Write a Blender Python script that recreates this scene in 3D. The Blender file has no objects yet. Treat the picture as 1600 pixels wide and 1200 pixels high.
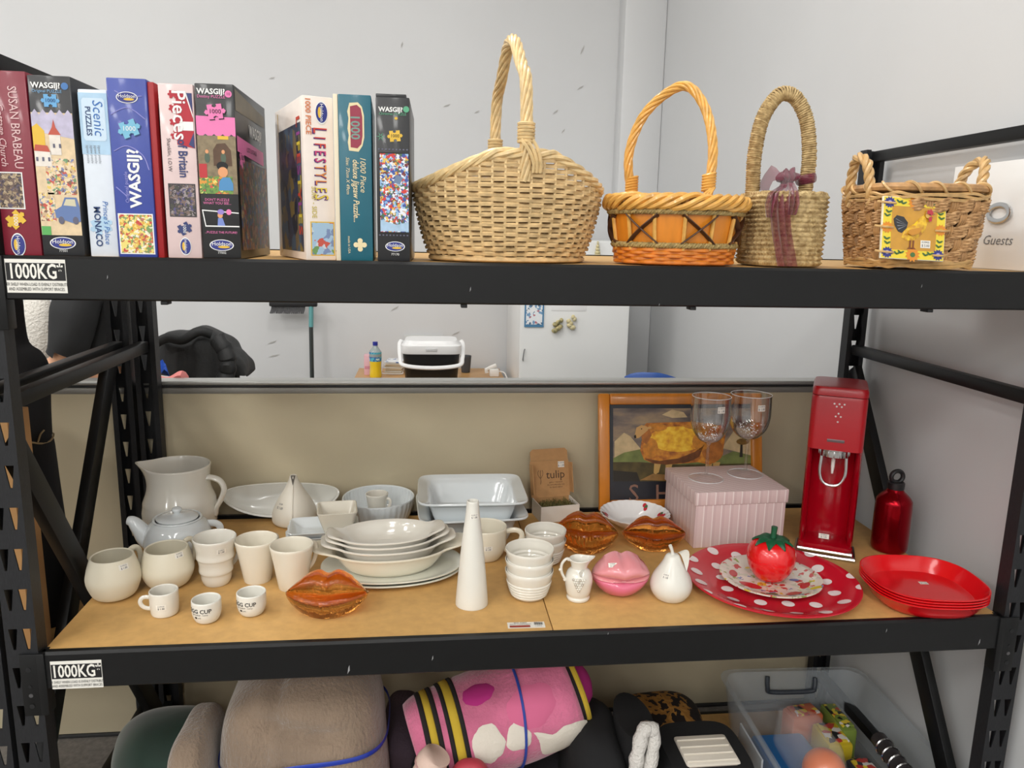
import bpy, bmesh, math, random
from mathutils import Vector, Matrix, noise
sin, cos, pi, radians = math.sin, math.cos, math.pi, math.radians
rnd = random.Random(7)
scene = bpy.context.scene
COL = scene.collection

# ------------------------------------------------------------------ camera
FPX = 1202.8                      # focal length in pixels of the 1600x1200 frame
PITCH, YAW, ROLL = 0.193275, 0.113639, 0.020855
CAM = Vector((0, 0, 1.57))
_f = Vector((sin(YAW) * cos(PITCH), cos(YAW) * cos(PITCH), -sin(PITCH)))
_r = Vector((cos(YAW), -sin(YAW), 0)); _u = _r.cross(_f)
CR = _r * cos(ROLL) + _u * sin(ROLL); CU = -_r * sin(ROLL) + _u * cos(ROLL); CF = _f
cam = bpy.data.cameras.new('camera'); camo = bpy.data.objects.new('camera', cam); COL.objects.link(camo)
camo.matrix_world = Matrix(((CR.x, CU.x, -CF.x, CAM.x), (CR.y, CU.y, -CF.y, CAM.y), (CR.z, CU.z, -CF.z, CAM.z), (0, 0, 0, 1)))
cam.sensor_width = 36; cam.lens = FPX / 1600 * 36; cam.clip_start = 0.05
scene.camera = camo

# ------------------------------------------------------------------ light
scene.view_settings.view_transform = 'Standard'
scene.view_settings.look = 'None'
scene.view_settings.exposure = 0.0
scene.view_settings.gamma = 1
scene.view_settings.use_curve_mapping = False
world = bpy.data.worlds.new('world'); scene.world = world; world.use_nodes = True
world.node_tree.nodes['Background'].inputs[0].default_value = (0.8, 0.88, 1, 1)
world.node_tree.nodes['Background'].inputs[1].default_value = 0.15
def area(x, y, w, h, power, z=4.17, col=(1, .985, .955)):
    l = bpy.data.lights.new('ceiling_troffer_light', 'AREA'); l.shape = 'RECTANGLE'; l.size = w; l.size_y = h
    l.energy = power; l.color = col
    o = bpy.data.objects.new('ceiling_troffer_light', l); COL.objects.link(o); o.location = (x, y, z)
for _x in (-4.9, -2.5, -.1):
    for _y, _p in ((-6.2, 62), (-4.2, 62), (-2.0, 52), (.0, 20), (2.1, 50)): area(_x, _y, .6, 1.2, _p * (1.3 if _x < -4 else 1 if _x < -2 else .8))

# ------------------------------------------------------------------ pixel <-> place
def ray(px, py): return CR * ((px - 800) / FPX) - CU * ((py - 600) / FPX) + CF
def OZ(px, py, z): r = ray(px, py); return CAM + r * ((z - CAM.z) / r.z)
def OY(px, py, y): r = ray(px, py); return CAM + r * ((y - CAM.y) / r.y)
def OX(px, py, x): r = ray(px, py); return CAM + r * ((x - CAM.x) / r.x)
def PR(p):
    d = Vector(p) - CAM; c = d.dot(CF); return 800 + FPX * d.dot(CR) / c, 600 - FPX * d.dot(CU) / c
def zat(p, py):                   # height of the point above/below p whose picture row is py
    lo, hi = p.z - 1, p.z + 2
    for _ in range(40):
        m = (lo + hi) / 2
        if PR((p.x, p.y, m))[1] > py: lo = m
        else: hi = m
    return (lo + hi) / 2
def scx(p):                       # metres per pixel across, at p
    a = PR(p); b = PR((p[0] + .01, p[1], p[2])); return .01 / (b[0] - a[0])
def mpp(p, dx, dy):               # metres per pixel along a horizontal direction, at p
    a = PR(p); b = PR((p[0] + dx * .01, p[1] + dy * .01, p[2])); return .01 / math.hypot(b[0] - a[0], b[1] - a[1])
ZD, ZU, ZB = 0.748, 1.512, 0.045   # lower deck, upper deck, bottom deck

# ------------------------------------------------------------------ materials
def lin(c):
    return tuple((v / 12.92 if v <= .04045 else ((v + .055) / 1.055) ** 2.4) for v in (x / 255 for x in c))
MATS = {}
def mat(name, rgb, rough=.5, metal=0, trans=0, ior=1.5, coat=0, bump=0, bscale=200, var=0, vscale=20, sheen=0, alpha=1, emit=0, spec=.5, var2=None, bdist=.002, stretch=None, thin=None):
    if name in MATS: return MATS[name]
    m = bpy.data.materials.new(name); m.use_nodes = True; nt = m.node_tree; N = nt.nodes; L = nt.links
    b = N['Principled BSDF']; col = lin(rgb) + (1,)
    b.inputs['Base Color'].default_value = col; b.inputs['Roughness'].default_value = rough
    b.inputs['Metallic'].default_value = metal; b.inputs['Transmission Weight'].default_value = trans
    b.inputs['IOR'].default_value = ior; b.inputs['Coat Weight'].default_value = coat; b.inputs['Coat Roughness'].default_value = .08
    b.inputs['Sheen Weight'].default_value = sheen; b.inputs['Alpha'].default_value = alpha; b.inputs['Specular IOR Level'].default_value = spec
    if emit: b.inputs['Emission Color'].default_value = col; b.inputs['Emission Strength'].default_value = emit
    tc = N.new('ShaderNodeTexCoord'); vec = tc.outputs['Object']
    if stretch:
        mp = N.new('ShaderNodeMapping'); mp.inputs['Scale'].default_value = stretch; L.new(vec, mp.inputs['Vector']); vec = mp.outputs[0]
    if var:
        n = N.new('ShaderNodeTexNoise'); n.inputs['Scale'].default_value = vscale; n.inputs['Detail'].default_value = 5; L.new(vec, n.inputs['Vector'])
        r = N.new('ShaderNodeValToRGB'); c2 = lin(var2) if var2 else tuple(v * (1 - var) for v in col[:3])
        r.color_ramp.elements[0].position = .3; r.color_ramp.elements[1].position = .7
        r.color_ramp.elements[0].color = tuple(c2) + (1,); r.color_ramp.elements[1].color = tuple(min(1, v * (1 + var * .5)) for v in col[:3]) + (1,)
        L.new(n.outputs['Fac'], r.inputs[0]); L.new(r.outputs[0], b.inputs['Base Color'])
    if bump:
        n = N.new('ShaderNodeTexNoise'); n.inputs['Scale'].default_value = bscale; n.inputs['Detail'].default_value = 3; L.new(vec, n.inputs['Vector'])
        bp = N.new('ShaderNodeBump'); bp.inputs['Strength'].default_value = bump; bp.inputs['Distance'].default_value = bdist
        L.new(n.outputs['Fac'], bp.inputs['Height']); L.new(bp.outputs[0], b.inputs['Normal'])
    MATS[name] = m; return m
def ramp_mat(name, kind, scale, stops, rough=.5, stretch=(1, 1, 1), const=True, coat=0, distort=0.0, bump=0, glossy=None):
    """flat print: colours picked out of a ramp by voronoi cells / noise / waves in the thing's own coordinates"""
    if name in MATS: return MATS[name]
    m = bpy.data.materials.new(name); m.use_nodes = True; nt = m.node_tree; N = nt.nodes; L = nt.links; b = N['Principled BSDF']
    b.inputs['Roughness'].default_value = rough; b.inputs['Coat Weight'].default_value = coat
    tc = N.new('ShaderNodeTexCoord'); mp = N.new('ShaderNodeMapping'); mp.inputs['Scale'].default_value = stretch; L.new(tc.outputs['Object'], mp.inputs['Vector']); vec = mp.outputs[0]
    if distort:
        n = N.new('ShaderNodeTexNoise'); n.inputs['Scale'].default_value = scale * .8; L.new(vec, n.inputs['Vector'])
        mx = N.new('ShaderNodeMixRGB'); mx.blend_type = 'LINEAR_LIGHT'; mx.inputs[0].default_value = distort; L.new(vec, mx.inputs[1]); L.new(n.outputs['Color'], mx.inputs[2]); vec = mx.outputs[0]
    if kind == 'voronoi':
        t = N.new('ShaderNodeTexVoronoi'); t.inputs['Scale'].default_value = scale; L.new(vec, t.inputs['Vector'])
        sp = N.new('ShaderNodeSeparateColor'); L.new(t.outputs['Color'], sp.inputs[0]); fac = sp.outputs[0]
    elif kind == 'wave':
        t = N.new('ShaderNodeTexWave'); t.inputs['Scale'].default_value = scale; L.new(vec, t.inputs['Vector']); fac = t.outputs['Fac']
    else:
        t = N.new('ShaderNodeTexNoise'); t.inputs['Scale'].default_value = scale; t.inputs['Detail'].default_value = 4; L.new(vec, t.inputs['Vector']); fac = t.outputs['Fac']
    r = N.new('ShaderNodeValToRGB'); r.color_ramp.interpolation = 'CONSTANT' if const else 'LINEAR'
    while len(r.color_ramp.elements) < len(stops): r.color_ramp.elements.new(.5)
    for e, (p, c) in zip(r.color_ramp.elements, stops): e.position = p; e.color = lin(c) + (1,)
    L.new(fac, r.inputs[0]); L.new(r.outputs[0], b.inputs['Base Color'])
    if bump:
        bp = N.new('ShaderNodeBump'); bp.inputs['Strength'].default_value = bump; bp.inputs['Distance'].default_value = .001
        L.new(fac, bp.inputs['Height']); L.new(bp.outputs[0], b.inputs['Normal'])
    MATS[name] = m; return m

# ------------------------------------------------------------------ mesh builder
class B:
    def __init__(s): s.v = []; s.f = []
    def add(s, vs, fs, M=None):
        o = len(s.v)
        s.v += [tuple(M @ Vector(p)) for p in vs] if M else [tuple(p) for p in vs]
        s.f += [tuple(i + o for i in f) for f in fs]; return s
    def box(s, x0, x1, y0, y1, z0, z1, M=None):
        return s.add([(x0, y0, z0), (x1, y0, z0), (x1, y1, z0), (x0, y1, z0), (x0, y0, z1), (x1, y0, z1), (x1, y1, z1), (x0, y1, z1)],
                     [(0, 3, 2, 1), (4, 5, 6, 7), (0, 1, 5, 4), (1, 2, 6, 5), (2, 3, 7, 6), (3, 0, 4, 7)], M)
    def bbox(s, x0, x1, y0, y1, z0, z1, r=.003, M=None):        # bevelled box
        bm = bmesh.new(); bmesh.ops.create_cube(bm, size=1)
        for v in bm.verts: v.co = Vector(((x0 + x1) / 2 + v.co.x * (x1 - x0), (y0 + y1) / 2 + v.co.y * (y1 - y0), (z0 + z1) / 2 + v.co.z * (z1 - z0)))
        r = min(r, (x1 - x0) * .49, (y1 - y0) * .49, (z1 - z0) * .49)
        bmesh.ops.bevel(bm, geom=bm.edges[:], offset=r, segments=2, affect='EDGES', profile=.5)
        bm.verts.ensure_lookup_table(); s.add([v.co.copy() for v in bm.verts], [[v.index for v in f.verts] for f in bm.faces], M); bm.free(); return s
    def loft(s, rings, cap0=True, cap1=True, closed=True, M=None):
        n = len(rings[0]); vs = [p for r in rings for p in r]; fs = []
        for i in range(len(rings) - 1):
            for j in range(n if closed else n - 1):
                k = (j + 1) % n; fs.append((i * n + j, i * n + k, (i + 1) * n + k, (i + 1) * n + j))
        if cap0: fs.append(tuple(range(n - 1, -1, -1)))
        if cap1: fs.append(tuple((len(rings) - 1) * n + j for j in range(n)))
        return s.add(vs, fs, M)
    def lathe(s, prof, seg=40, fn=None, M=None):                # prof [(r,z)], first/last r may be 0
        rings = []
        for r, z in prof:
            ring = [(max(r, 1e-5) * cos(2 * pi * j / seg), max(r, 1e-5) * sin(2 * pi * j / seg), z) for j in range(seg)]
            rings.append([fn(*p) for p in ring] if fn else ring)
        return s.loft(rings, M=M)
    def tube(s, path, rad, seg=8, closed=False, M=None, flat=None, up=None):
        P = [Vector(p) for p in path]; n = len(P); rings = []; R = rad if hasattr(rad, '__len__') else [rad] * n
        t0 = (P[1] - P[0]).normalized(); a = Vector(up) if up else (Vector((0, 0, 1)) if abs(t0.z) < .9 else Vector((1, 0, 0)))
        nrm = (a - t0 * a.dot(t0)).normalized()
        for i in range(n):
            t = (P[(i + 1) % n] - P[i - 1]) if closed else (P[min(i + 1, n - 1)] - P[max(i - 1, 0)])
            if t.length < 1e-9: t = t0
            t.normalize(); nrm = nrm - t * nrm.dot(t)
            nrm = nrm.normalized() if nrm.length > 1e-6 else t.orthogonal().normalized(); bi = t.cross(nrm)
            fa, fb = flat if flat else (1, 1)
            rings.append([P[i] + nrm * (R[i] * fa * cos(2 * pi * j / seg)) + bi * (R[i] * fb * sin(2 * pi * j / seg)) for j in range(seg)])
        if closed: rings.append(rings[0])
        return s.loft(rings, cap0=not closed, cap1=not closed, M=M)
    def prism(s, pts, z0, z1, M=None):                          # 2-D outline extruded along z
        n = len(pts)
        return s.add([(x, y, z0) for x, y in pts] + [(x, y, z1) for x, y in pts],
                     [tuple(range(n - 1, -1, -1)), tuple(range(n, 2 * n))] + [(i, (i + 1) % n, n + (i + 1) % n, n + i) for i in range(n)], M)
    def ball(s, c, r, seg=14, rings=8, M=None):
        rr = r if hasattr(r, '__len__') else (r, r, r)
        R = [[(c[0] + rr[0] * sin(pi * i / rings) * cos(2 * pi * j / seg), c[1] + rr[1] * sin(pi * i / rings) * sin(2 * pi * j / seg), c[2] - rr[2] * cos(pi * i / rings)) for j in range(seg)] for i in range(rings + 1)]
        R[0] = [(c[0] + 1e-6 * cos(j), c[1] + 1e-6 * sin(j), c[2] - rr[2]) for j in range(seg)]; R[-1] = [(c[0] + 1e-6 * cos(j), c[1] + 1e-6 * sin(j), c[2] + rr[2]) for j in range(seg)]
        return s.loft(R, M=M)
    def mesh(s, name='mesh', smooth=40):
        me = bpy.data.meshes.new(name); me.from_pydata(s.v, [], s.f)
        bm = bmesh.new(); bm.from_mesh(me); bmesh.ops.recalc_face_normals(bm, faces=bm.faces[:]); bm.to_mesh(me); bm.free()
        if smooth:
            me.polygons.foreach_set('use_smooth', [True] * len(me.polygons)); me.set_sharp_from_angle(angle=radians(smooth))
        return me
    def obj(s, name, m, parent=None, loc=(0, 0, 0), rot=None, smooth=40):
        return mk(name, s.mesh(name, smooth), m, parent, loc, rot)
def mk(name, me, m, parent=None, loc=(0, 0, 0), rot=None):
    o = bpy.data.objects.new(name, me); COL.objects.link(o); o.location = loc
    if rot is not None: o.rotation_euler = rot
    if m is not None and not me.materials: me.materials.append(m)
    o.parent = parent; return o
def tag(o, label, cat, group=None, kind=None):
    if label: o['label'] = label
    if cat: o['category'] = cat
    if group: o['group'] = group
    if kind: o['kind'] = kind
    return o
def thing(name, label, cat, loc=(0, 0, 0), rz=0, group=None):
    o = bpy.data.objects.new(name, None); COL.objects.link(o); o.empty_display_size = .05
    o.location = loc; o.rotation_euler = (0, 0, rz); return tag(o, label, cat, group)
def stuff(o): o['kind'] = 'stuff'; return o
def struct(o): o['kind'] = 'structure'; return o
def copy_tree(o, parent=None):
    c = o.copy(); COL.objects.link(c)
    if parent is not None: c.parent = parent
    for ch in list(o.children): copy_tree(ch, c)
    return c
def bez(p0, p1, p2, p3, n=14):
    p0, p1, p2, p3 = map(Vector, (p0, p1, p2, p3))
    return [p0 * (1 - t) ** 3 + p1 * 3 * t * (1 - t) ** 2 + p2 * 3 * t * t * (1 - t) + p3 * t ** 3 for t in (i / n for i in range(n + 1))]
def smoothpath(pts, n=6):
    P = [Vector(p) for p in pts]; out = []
    for i in range(len(P) - 1):
        a = P[max(i - 1, 0)]; b = P[i]; c = P[i + 1]; d = P[min(i + 2, len(P) - 1)]
        for k in range(n):
            t = k / n; out.append(.5 * ((2 * b) + (c - a) * t + (2 * a - 5 * b + 4 * c - d) * t * t + (3 * b - a - 3 * c + d) * t ** 3))
    return out + [P[-1]]
def sup(a, b, n, z, seg=48, cx=0, cy=0):                         # superellipse ring
    out = []
    for j in range(seg):
        t = 2 * pi * j / seg; c, s_ = cos(t), sin(t)
        out.append((cx + a * math.copysign(abs(c) ** (2 / n), c), cy + b * math.copysign(abs(s_) ** (2 / n), s_), z))
    return out
# ------------------------------------------------------------------ lettering
_fonts = {}
def letters(s, size=1, xs=1, align='CENTER', shear=0, bold=0, space=1, res=2):
    c = bpy.data.curves.new('t', 'FONT'); c.body = s; c.size = size; c.align_x = align; c.align_y = 'CENTER'; c.shear = shear; c.offset = bold * size; c.space_character = space; c.resolution_u = res
    o = bpy.data.objects.new('t', c); COL.objects.link(o); bpy.context.view_layer.update()
    me = bpy.data.meshes.new_from_object(o.evaluated_get(bpy.context.evaluated_depsgraph_get()))
    vs = [(v.co.x * xs, v.co.y) for v in me.vertices]; fs = [tuple(p.vertices) for p in me.polygons]
    bpy.data.objects.remove(o); bpy.data.curves.remove(c); bpy.data.meshes.remove(me); return vs, fs
def text(s, size, m, parent, fn, name='lettering', **k):          # fn maps (u, v) of the lettering onto the surface
    vs, fs = letters(s, size, **k)
    b = B(); b.add([fn(u, v) for u, v in vs], fs)
    me = bpy.data.meshes.new(name); me.from_pydata(b.v, [], b.f)
    return mk(name, me, m, parent)
def flat(o, ux, uy, lift=.0006):                                  # plane placement for text / print
    o = Vector(o); ux = Vector(ux).normalized(); uy = Vector(uy).normalized(); n = ux.cross(uy) * lift
    return lambda u, v: tuple(o + ux * u + uy * v + n)
def decal(name, pts, m, parent, fn, t=.0003):                     # thin printed patch with real thickness; pts in (u,v)
    n = len(pts); b = B(); b.add([fn(u, v) for u, v in pts], [tuple(range(n))])
    me = bpy.data.meshes.new(name); me.from_pydata(b.v, [], b.f); o = mk(name, me, m, parent); return o
def rect(cu, cv, w, h): return [(cu - w / 2, cv - h / 2), (cu + w / 2, cv - h / 2), (cu + w / 2, cv + h / 2), (cu - w / 2, cv + h / 2)]
def ell(cu, cv, a, b, n=20, rot=0):
    return [(cu + a * cos(t) * cos(rot) - b * sin(t) * sin(rot), cv + a * cos(t) * sin(rot) + b * sin(t) * cos(rot)) for t in (2 * pi * i / n for i in range(n))]
def jigsaw(cu, cv, s, rot=0):                                     # outline of a jigsaw piece, knobs left/right, sockets top/bottom
    q = []
    side = [(-1, -1), (-.25, -1), (-.32, -.72), (0, -.55), (.32, -.72), (.25, -1), (1, -1), (1, -.25), (1.25, -.35), (1.5, 0), (1.25, .35), (1, .25), (1, 1), (.25, 1), (.32, .72), (0, .55), (-.32, .72), (-.25, 1), (-1, 1), (-1, .25), (-1.25, .35), (-1.5, 0), (-1.25, -.35), (-1, -.25)]
    return [(cu + s * (x * cos(rot) - y * sin(rot)), cv + s * (x * sin(rot) + y * cos(rot))) for x, y in side]
WHITE = lambda: mat('white_print', (240, 240, 238), .6)
BLACK = lambda: mat('black_print', (18, 18, 20), .6)
# ================================================================== the room
wallm = mat('painted_wall', (209, 210, 211), .42, var=.03, vscale=1.5, bump=.06, bscale=60)
def slab(name, x0, x1, y0, y1, z0, z1, m): return struct(B().box(x0, x1, y0, y1, z0, z1).obj(name, m))
slab('floor', -7, 1.5, -7, 4.9, -.1, 0, mat('carpet_floor', (128, 124, 120), .95, var=.25, vscale=60, bump=.3, bscale=400))
slab('ceiling', -7, 1.5, -7, 4.9, 4.2, 4.3, mat('ceiling_tile', (225, 225, 222), .9))
wb = slab('wall_back', -7, 1.5, 4.75, 4.9, 0, 4.2, wallm)
wr = slab('wall_right', 1.375, 1.5, -7, 4.75, 0, 4.2, wallm)
slab('wall_left', -7.15, -7, -7, 4.9, 0, 4.2, wallm)
slab('wall_front', -7, 1.5, -7.15, -7, 0, 4.2, wallm)
# pilaster at the corner seen between the two round handles
pil = B().bbox(1.13, 1.375, 4.60, 4.75, 0, 4.2, .01).obj('trim_1', wallm); struct(pil)
# scuffs and plaster nicks on the painted wall
scm = mat('plaster_scuff', (178, 176, 173), .8)
for px, py, l, a in ((628, 70, .03, 1.2), (425, 122, .03, .2), (698, 165, .04, .3), (910, 78, .05, 1.1), (907, 137, .04, .5), (868, 175, .035, .6), (766, 215, .012, 0), (487, 565, .02, 1), (425, 535, .05, .3), (428, 556, .06, .2), (617, 482, .05, .5), (712, 521, .05, .4), (745, 175, .03, .4), (880, 205, .03, .8)):
    p = OY(px, py, 4.748); fn = flat(p, (cos(a), 0, sin(a)), (-sin(a), 0, cos(a)), .001)
    decal('scuff', [(-l * .6, -.002), (l * .2, -.004), (l * .6, .003), (-l * .1, .004)], scm, wb, fn)

# ================================================================== steel storage racks
steel = mat('black_powder_coat', (15, 16, 17), .42, spec=.35, bump=.15, bscale=900, bdist=.0006, var=.12, vscale=40)
steel2 = mat('black_powder_coat_textured', (31, 32, 35), .5, spec=.4, bump=.35, bscale=260, bdist=.001, var=.35, vscale=140, stretch=(3, 3, .5))
deckm = mat('particle_board', (206, 163, 100), .55, var=.10, vscale=45, bump=.05, bscale=500)
def post_mesh(w, d, h, zpitch=.08):
    """folded upright: front face w wide pierced by two columns of teardrop slots, two side flanges d deep, all 3 mm sheet"""
    b = B(); t = .003; nz = int(h / zpitch); hw = .0085
    cols = [w * .28, w * .72]
    xs = [0, cols[0] - hw, cols[0] + hw, cols[1] - hw, cols[1] + hw, w]
    for k in range(nz):
        z0 = k * zpitch; z1 = h if k == nz - 1 else z0 + zpitch; za, zb = z0 + .02, z0 + .063
        for i in range(5):
            if i in (1, 3):
                b.box(xs[i], xs[i + 1], 0, t, z0, za); b.box(xs[i], xs[i + 1], 0, t, zb, z1)
                a, c = xs[i], xs[i + 1]; m = hw * .72; s = 1 if i == 1 else -1     # slanted cheeks narrow the slot downwards
                b.add([(a, 0, za), (a + m, 0, za), (a, 0, zb), (a, t, za), (a + m, t, za), (a, t, zb)], [(0, 1, 2), (3, 5, 4), (1, 4, 5, 2)])
                b.add([(c, 0, za), (c, 0, zb), (c - m, 0, za), (c, t, za), (c, t, zb), (c - m, t, za)], [(0, 1, 2), (3, 5, 4), (1, 2, 5, 4)])
            else: b.box(xs[i], xs[i + 1], 0, t, z0, z1)
    for x in (0, w - t): b.box(x, x + t, t, d, 0, h)
    b.box(t, .014, d - t, d, 0, h); b.box(w - .014, w - t, d - t, d, 0, h)
    return b.mesh('upright', 0)
PW, PD, HT = .058, .036, 1.832
YF, YR, YD = 1.46, 2.255, 2.17
UP = post_mesh(PW, PD, HT)
SIDEUP = post_mesh(.045, PW, HT)
def side_frame(rack, x, brace, HT=HT):
    """two uprights at x .. x+PW, three rails and a diagonal brace between them"""
    for o in (mk('upright', UP, steel2, rack, (x, YF, 0)), mk('upright', UP, steel, rack, (x + PW, YR, 0), (0, 0, pi))): o.scale = (1, 1, HT / 1.832)
    b = B()                                                              # pierced web between the rear upright's flanges, slots seen edge-on
    xm = x + PW / 2
    for z in (HT - .035, 1.225, .12):
        B().bbox(xm - .014, xm + .014, YF + PD, YR - PD, z, z + .03, .003).obj('side_rail', steel, rack)
    (y0, z0), (y1, z1) = brace
    d = Vector((0, y1 - y0, z1 - z0)); L = d.length; d.normalize(); n = Vector((0, -d.z, d.y))
    M = Matrix(((1, 0, 0, xm), (0, d.y, n.y, y0), (0, d.z, n.z, z0), (0, 0, 0, 1)))
    B().bbox(-.012, .012, 0, L, -.027, .027, .002, M).obj('brace', steel, rack)
rack = thing('storage_rack', 'black steel storage rack with particle board decks holding the goods', 'rack', (0, 0, 0))
XL, XR = -.75, 1.287
side_frame(rack, XL - PW, ((1.5, 1.16), (2.2, .03)), 1.876)
side_frame(rack, XR, ((2.215, 1.18), (1.5, .10)))
def beam(z, y, rear=False):
    """one front or rear beam: stepped box section, end plates hooked over the uprights"""
    s = -1 if not rear else 1
    b = B(); y0, y1 = (y - .002, y + .036)
    prof = [(y0, z - .076), (y1, z - .076), (y1, z - .001), (y1 - .022, z - .001), (y1 - .022, z - .013), (y1 - .03, z - .001 + .004), (y0 + .004, z + .004), (y0, z)]
    prof = [(y0, z - .073), (y0 + .003, z - .076), (y1, z - .076), (y1, z - .012), (y0 + .016, z - .012), (y0 + .016, z + .002), (y0 + .005, z + .002), (y0, z - .003)]
    if rear: prof = [(2 * y + .034 - a, c) for a, c in prof]
    b.loft([[(x, a, c) for a, c in prof] for x in (XL + .004, XR - .004)])
    o = b.obj('beam', steel, rack, smooth=25)
    for x, sx in ((XL, -1), (XR, 1)):
        ya, yb = (YF - .006, YF - .002) if not rear else (YR - PD - .006, YR - PD - .002)
        e = B().bbox(x - .004 if sx < 0 else x - .012, x + .012 if sx < 0 else x + .004, ya, ya + .03 if not rear else yb, z - .13, z + .002, .002)
        e.bbox(x - .034 if sx < 0 else x + .002, x - .002 if sx < 0 else x + .034, ya, yb, z - .13, z + .002, .002)
        pl = e.obj('end_plate', steel, o)
        for dz, r in ((-.03, .005), (-.066, .003), (-.085, .004), (-.108, .005)):
            B().lathe([(0, 0), (r, 0), (r, .0012), (0, .0012)], 10, M=Matrix.Translation((x + sx * .018, ya - .0012 if not rear else yb, z + dz)) @ Matrix.Rotation(-pi / 2, 4, 'X')).obj('rivet', mat('zinc_rivet', (110, 110, 112), .4, .8) if dz == -.085 else BLACK(), pl)
    return o
beams = {}
for z in (ZU, ZD, ZB):
    if z != ZB: beams[z] = beam(z, YF); beam(z, YD + .002, True)
    else:
        for y_ in (YF + .002, YD + .004): B().bbox(XL + .004, XR - .004, y_, y_ + .012, 0, z - .001, .001).obj('bottom_rail', steel, rack)
    for x0, x1 in ((XL + .004, .2665), (.2685, XR - .004)):
        B().bbox(x0, x1, YF + .0145, YD, z - .0115, z + .0, .0015).obj('deck_board', deckm, rack)
    if z != ZB:
        for k in range(4):
            x = XL + .35 + k * .47
            B().bbox(x - .012, x + .012, YF + .03, YD - .005, z - .04, z - .013, .002).obj('support_bar', steel, rack)
for px in (258, 725, 1082, 1452):                                            # little clips poking out under the upper beam
    p = OY(px, 478, YF + .01); B().bbox(p.x - .006, p.x + .006, YF + .004, YF + .03, ZU - .083, ZU - .0765, .001).obj('clip', BLACK(), rack)
# load stickers
def load_sticker(z, xa, xb, za, zb):
    bm_ = beams[z]; y = YF - .002
    st = B().box(xa, xb, y - .0005, y, za, zb).obj('load_sticker', mat('sticker_paper', (232, 230, 222), .6), bm_)
    w, h = xb - xa, zb - za; cx = (xa + xb) / 2
    fn = flat((cx, y - .0005, za), (1, 0, 0), (0, 0, 1), .0006)
    decal('black_band', rect(0, h * .63, w * .98, h * .52), BLACK(), st, fn)
    fn2 = flat((cx, y - .0005, za), (1, 0, 0), (0, 0, 1), .0011)
    text('1000KG*', h * .62, mat('sticker_paper', (232, 230, 222)), st, fn2 if 0 else (lambda u, v: fn2(u, v + h * .62)), xs=.66, bold=.02)
    text('* PER SHELF WHEN LOAD IS EVENLY DISTRIBUTED', h * .135, BLACK(), st, lambda u, v: fn2(u, v + h * .25), xs=.62)
    text('AND ASSEMBLED WITH SUPPORT BRACES.', h * .135, BLACK(), st, lambda u, v: fn2(u, v + h * .11), xs=.62)
a, c = OY(8, 408, YF), OY(107, 458, YF); load_sticker(ZU, a.x, c.x, c.z, ZU - .004)
a, c = OY(77, 1033, YF), OY(163, 1077, YF); load_sticker(ZD, a.x + .002, c.x, ZD - .0755, a.z)
# barcode label stuck to the deck board
p = OZ(822, 976, ZD); lb = B().box(-.040, .040, -.0125, .0125, 0, .0004).obj('barcode_label', mat('sticker_paper', (232, 230, 222)), rack, (p.x, p.y - .002, ZD), (0, 0, -.02))
fn = flat((0, 0, .0004), (1, 0, 0), (0, 1, 0), .0005)
decal('red_band', rect(-.014, -.006, .044, .008), mat('label_red', (150, 40, 25)), lb, fn)
fn1 = flat((0, 0, .0004), (1, 0, 0), (0, 1, 0), .0009)
text('BRD 37847', .006, BLACK(), lb, lambda u, v: fn1(u - .012, v + .008)); text('RACK COMPONENT', .005, BLACK(), lb, lambda u, v: fn1(u - .012, v + .002))
for k in range(13): decal('bar', rect(.0175 + k * .0015, .004, .0009 if k % 3 else .0005, .011), BLACK(), lb, fn1)
text('9 323847', .004, BLACK(), lb, lambda u, v: fn1(u + .026, v - .007))

# neighbouring rack, only its end frame next to ours
rack2 = thing('storage_rack', 'end frame of the next black rack, behind the left uprights', 'rack', (0, 0, 0))
_r1 = rack; 
side_frame(rack2, XL - PW * 2 - .01, ((2.17, 1.235), (1.5, .2)), 1.86)
for z in (1.512, .60): B().bbox(-1.7, XL - PW * 2 - .012, YF, YF + .035, z - .075, z, .002).obj('beam', steel, rack2)
for z in (1.512, .60): B().bbox(-1.7, XL - PW * 2 - .012, YF + .036, YR - .04, z - .012, z, .002).obj('deck_board', deckm, rack2)
crate = thing('added_shade_crate', 'unseen tall black crate added at far left to block light', 'crate', (-1.47, 1.85, .601)); cm_ = mat('crate_black', (20, 20, 22), .6)  # out of view, added to keep light off the left end
B().bbox(-.2, .2, -.3, .3, 0, .55, .012).obj('shade_crate_body', cm_, crate); B().bbox(-.21, .21, -.31, .31, .551, .58, .008).obj('shade_crate_lid', cm_, crate)

# ================================================================== office partition behind the rack
part = thing('office_partition', 'low beige fabric office partition with aluminium top rail behind the rack', 'partition', (0, 0, 0))
YP = 2.275; ZP = zat(Vector((.2, YP, 1)), 606)
B().bbox(-2.2, 1.37, YP, YP + .045, .012, ZP, .004).obj('fabric_panel', mat('partition_fabric', (210, 198, 168), .9, bump=.15, bscale=700, var=.05, vscale=5), part)
alu = mat('brushed_aluminium', (190, 190, 186), .35, .7)
B().bbox(-2.2, 1.37, YP - .006, YP + .051, ZP + .010, ZP + .022, .003).obj('top_rail', alu, part)
B().bbox(-2.2, 1.37, YP + .002, YP + .043, ZP + .002, ZP + .010, .001).obj('rail_groove', mat('dark_groove', (50, 50, 50), .6), part)
B().bbox(-2.2, 1.37, YP - .004, YP + .049, ZP - .016, ZP + .002, .003).obj('lower_rail', mat('grey_rail', (150, 148, 142), .45, .3), part)
B().bbox(-2.2, 1.37, YP - .004, YP + .049, .0, .012, .003).obj('kick_rail', mat('dark_groove', (50, 50, 50)), part)

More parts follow.
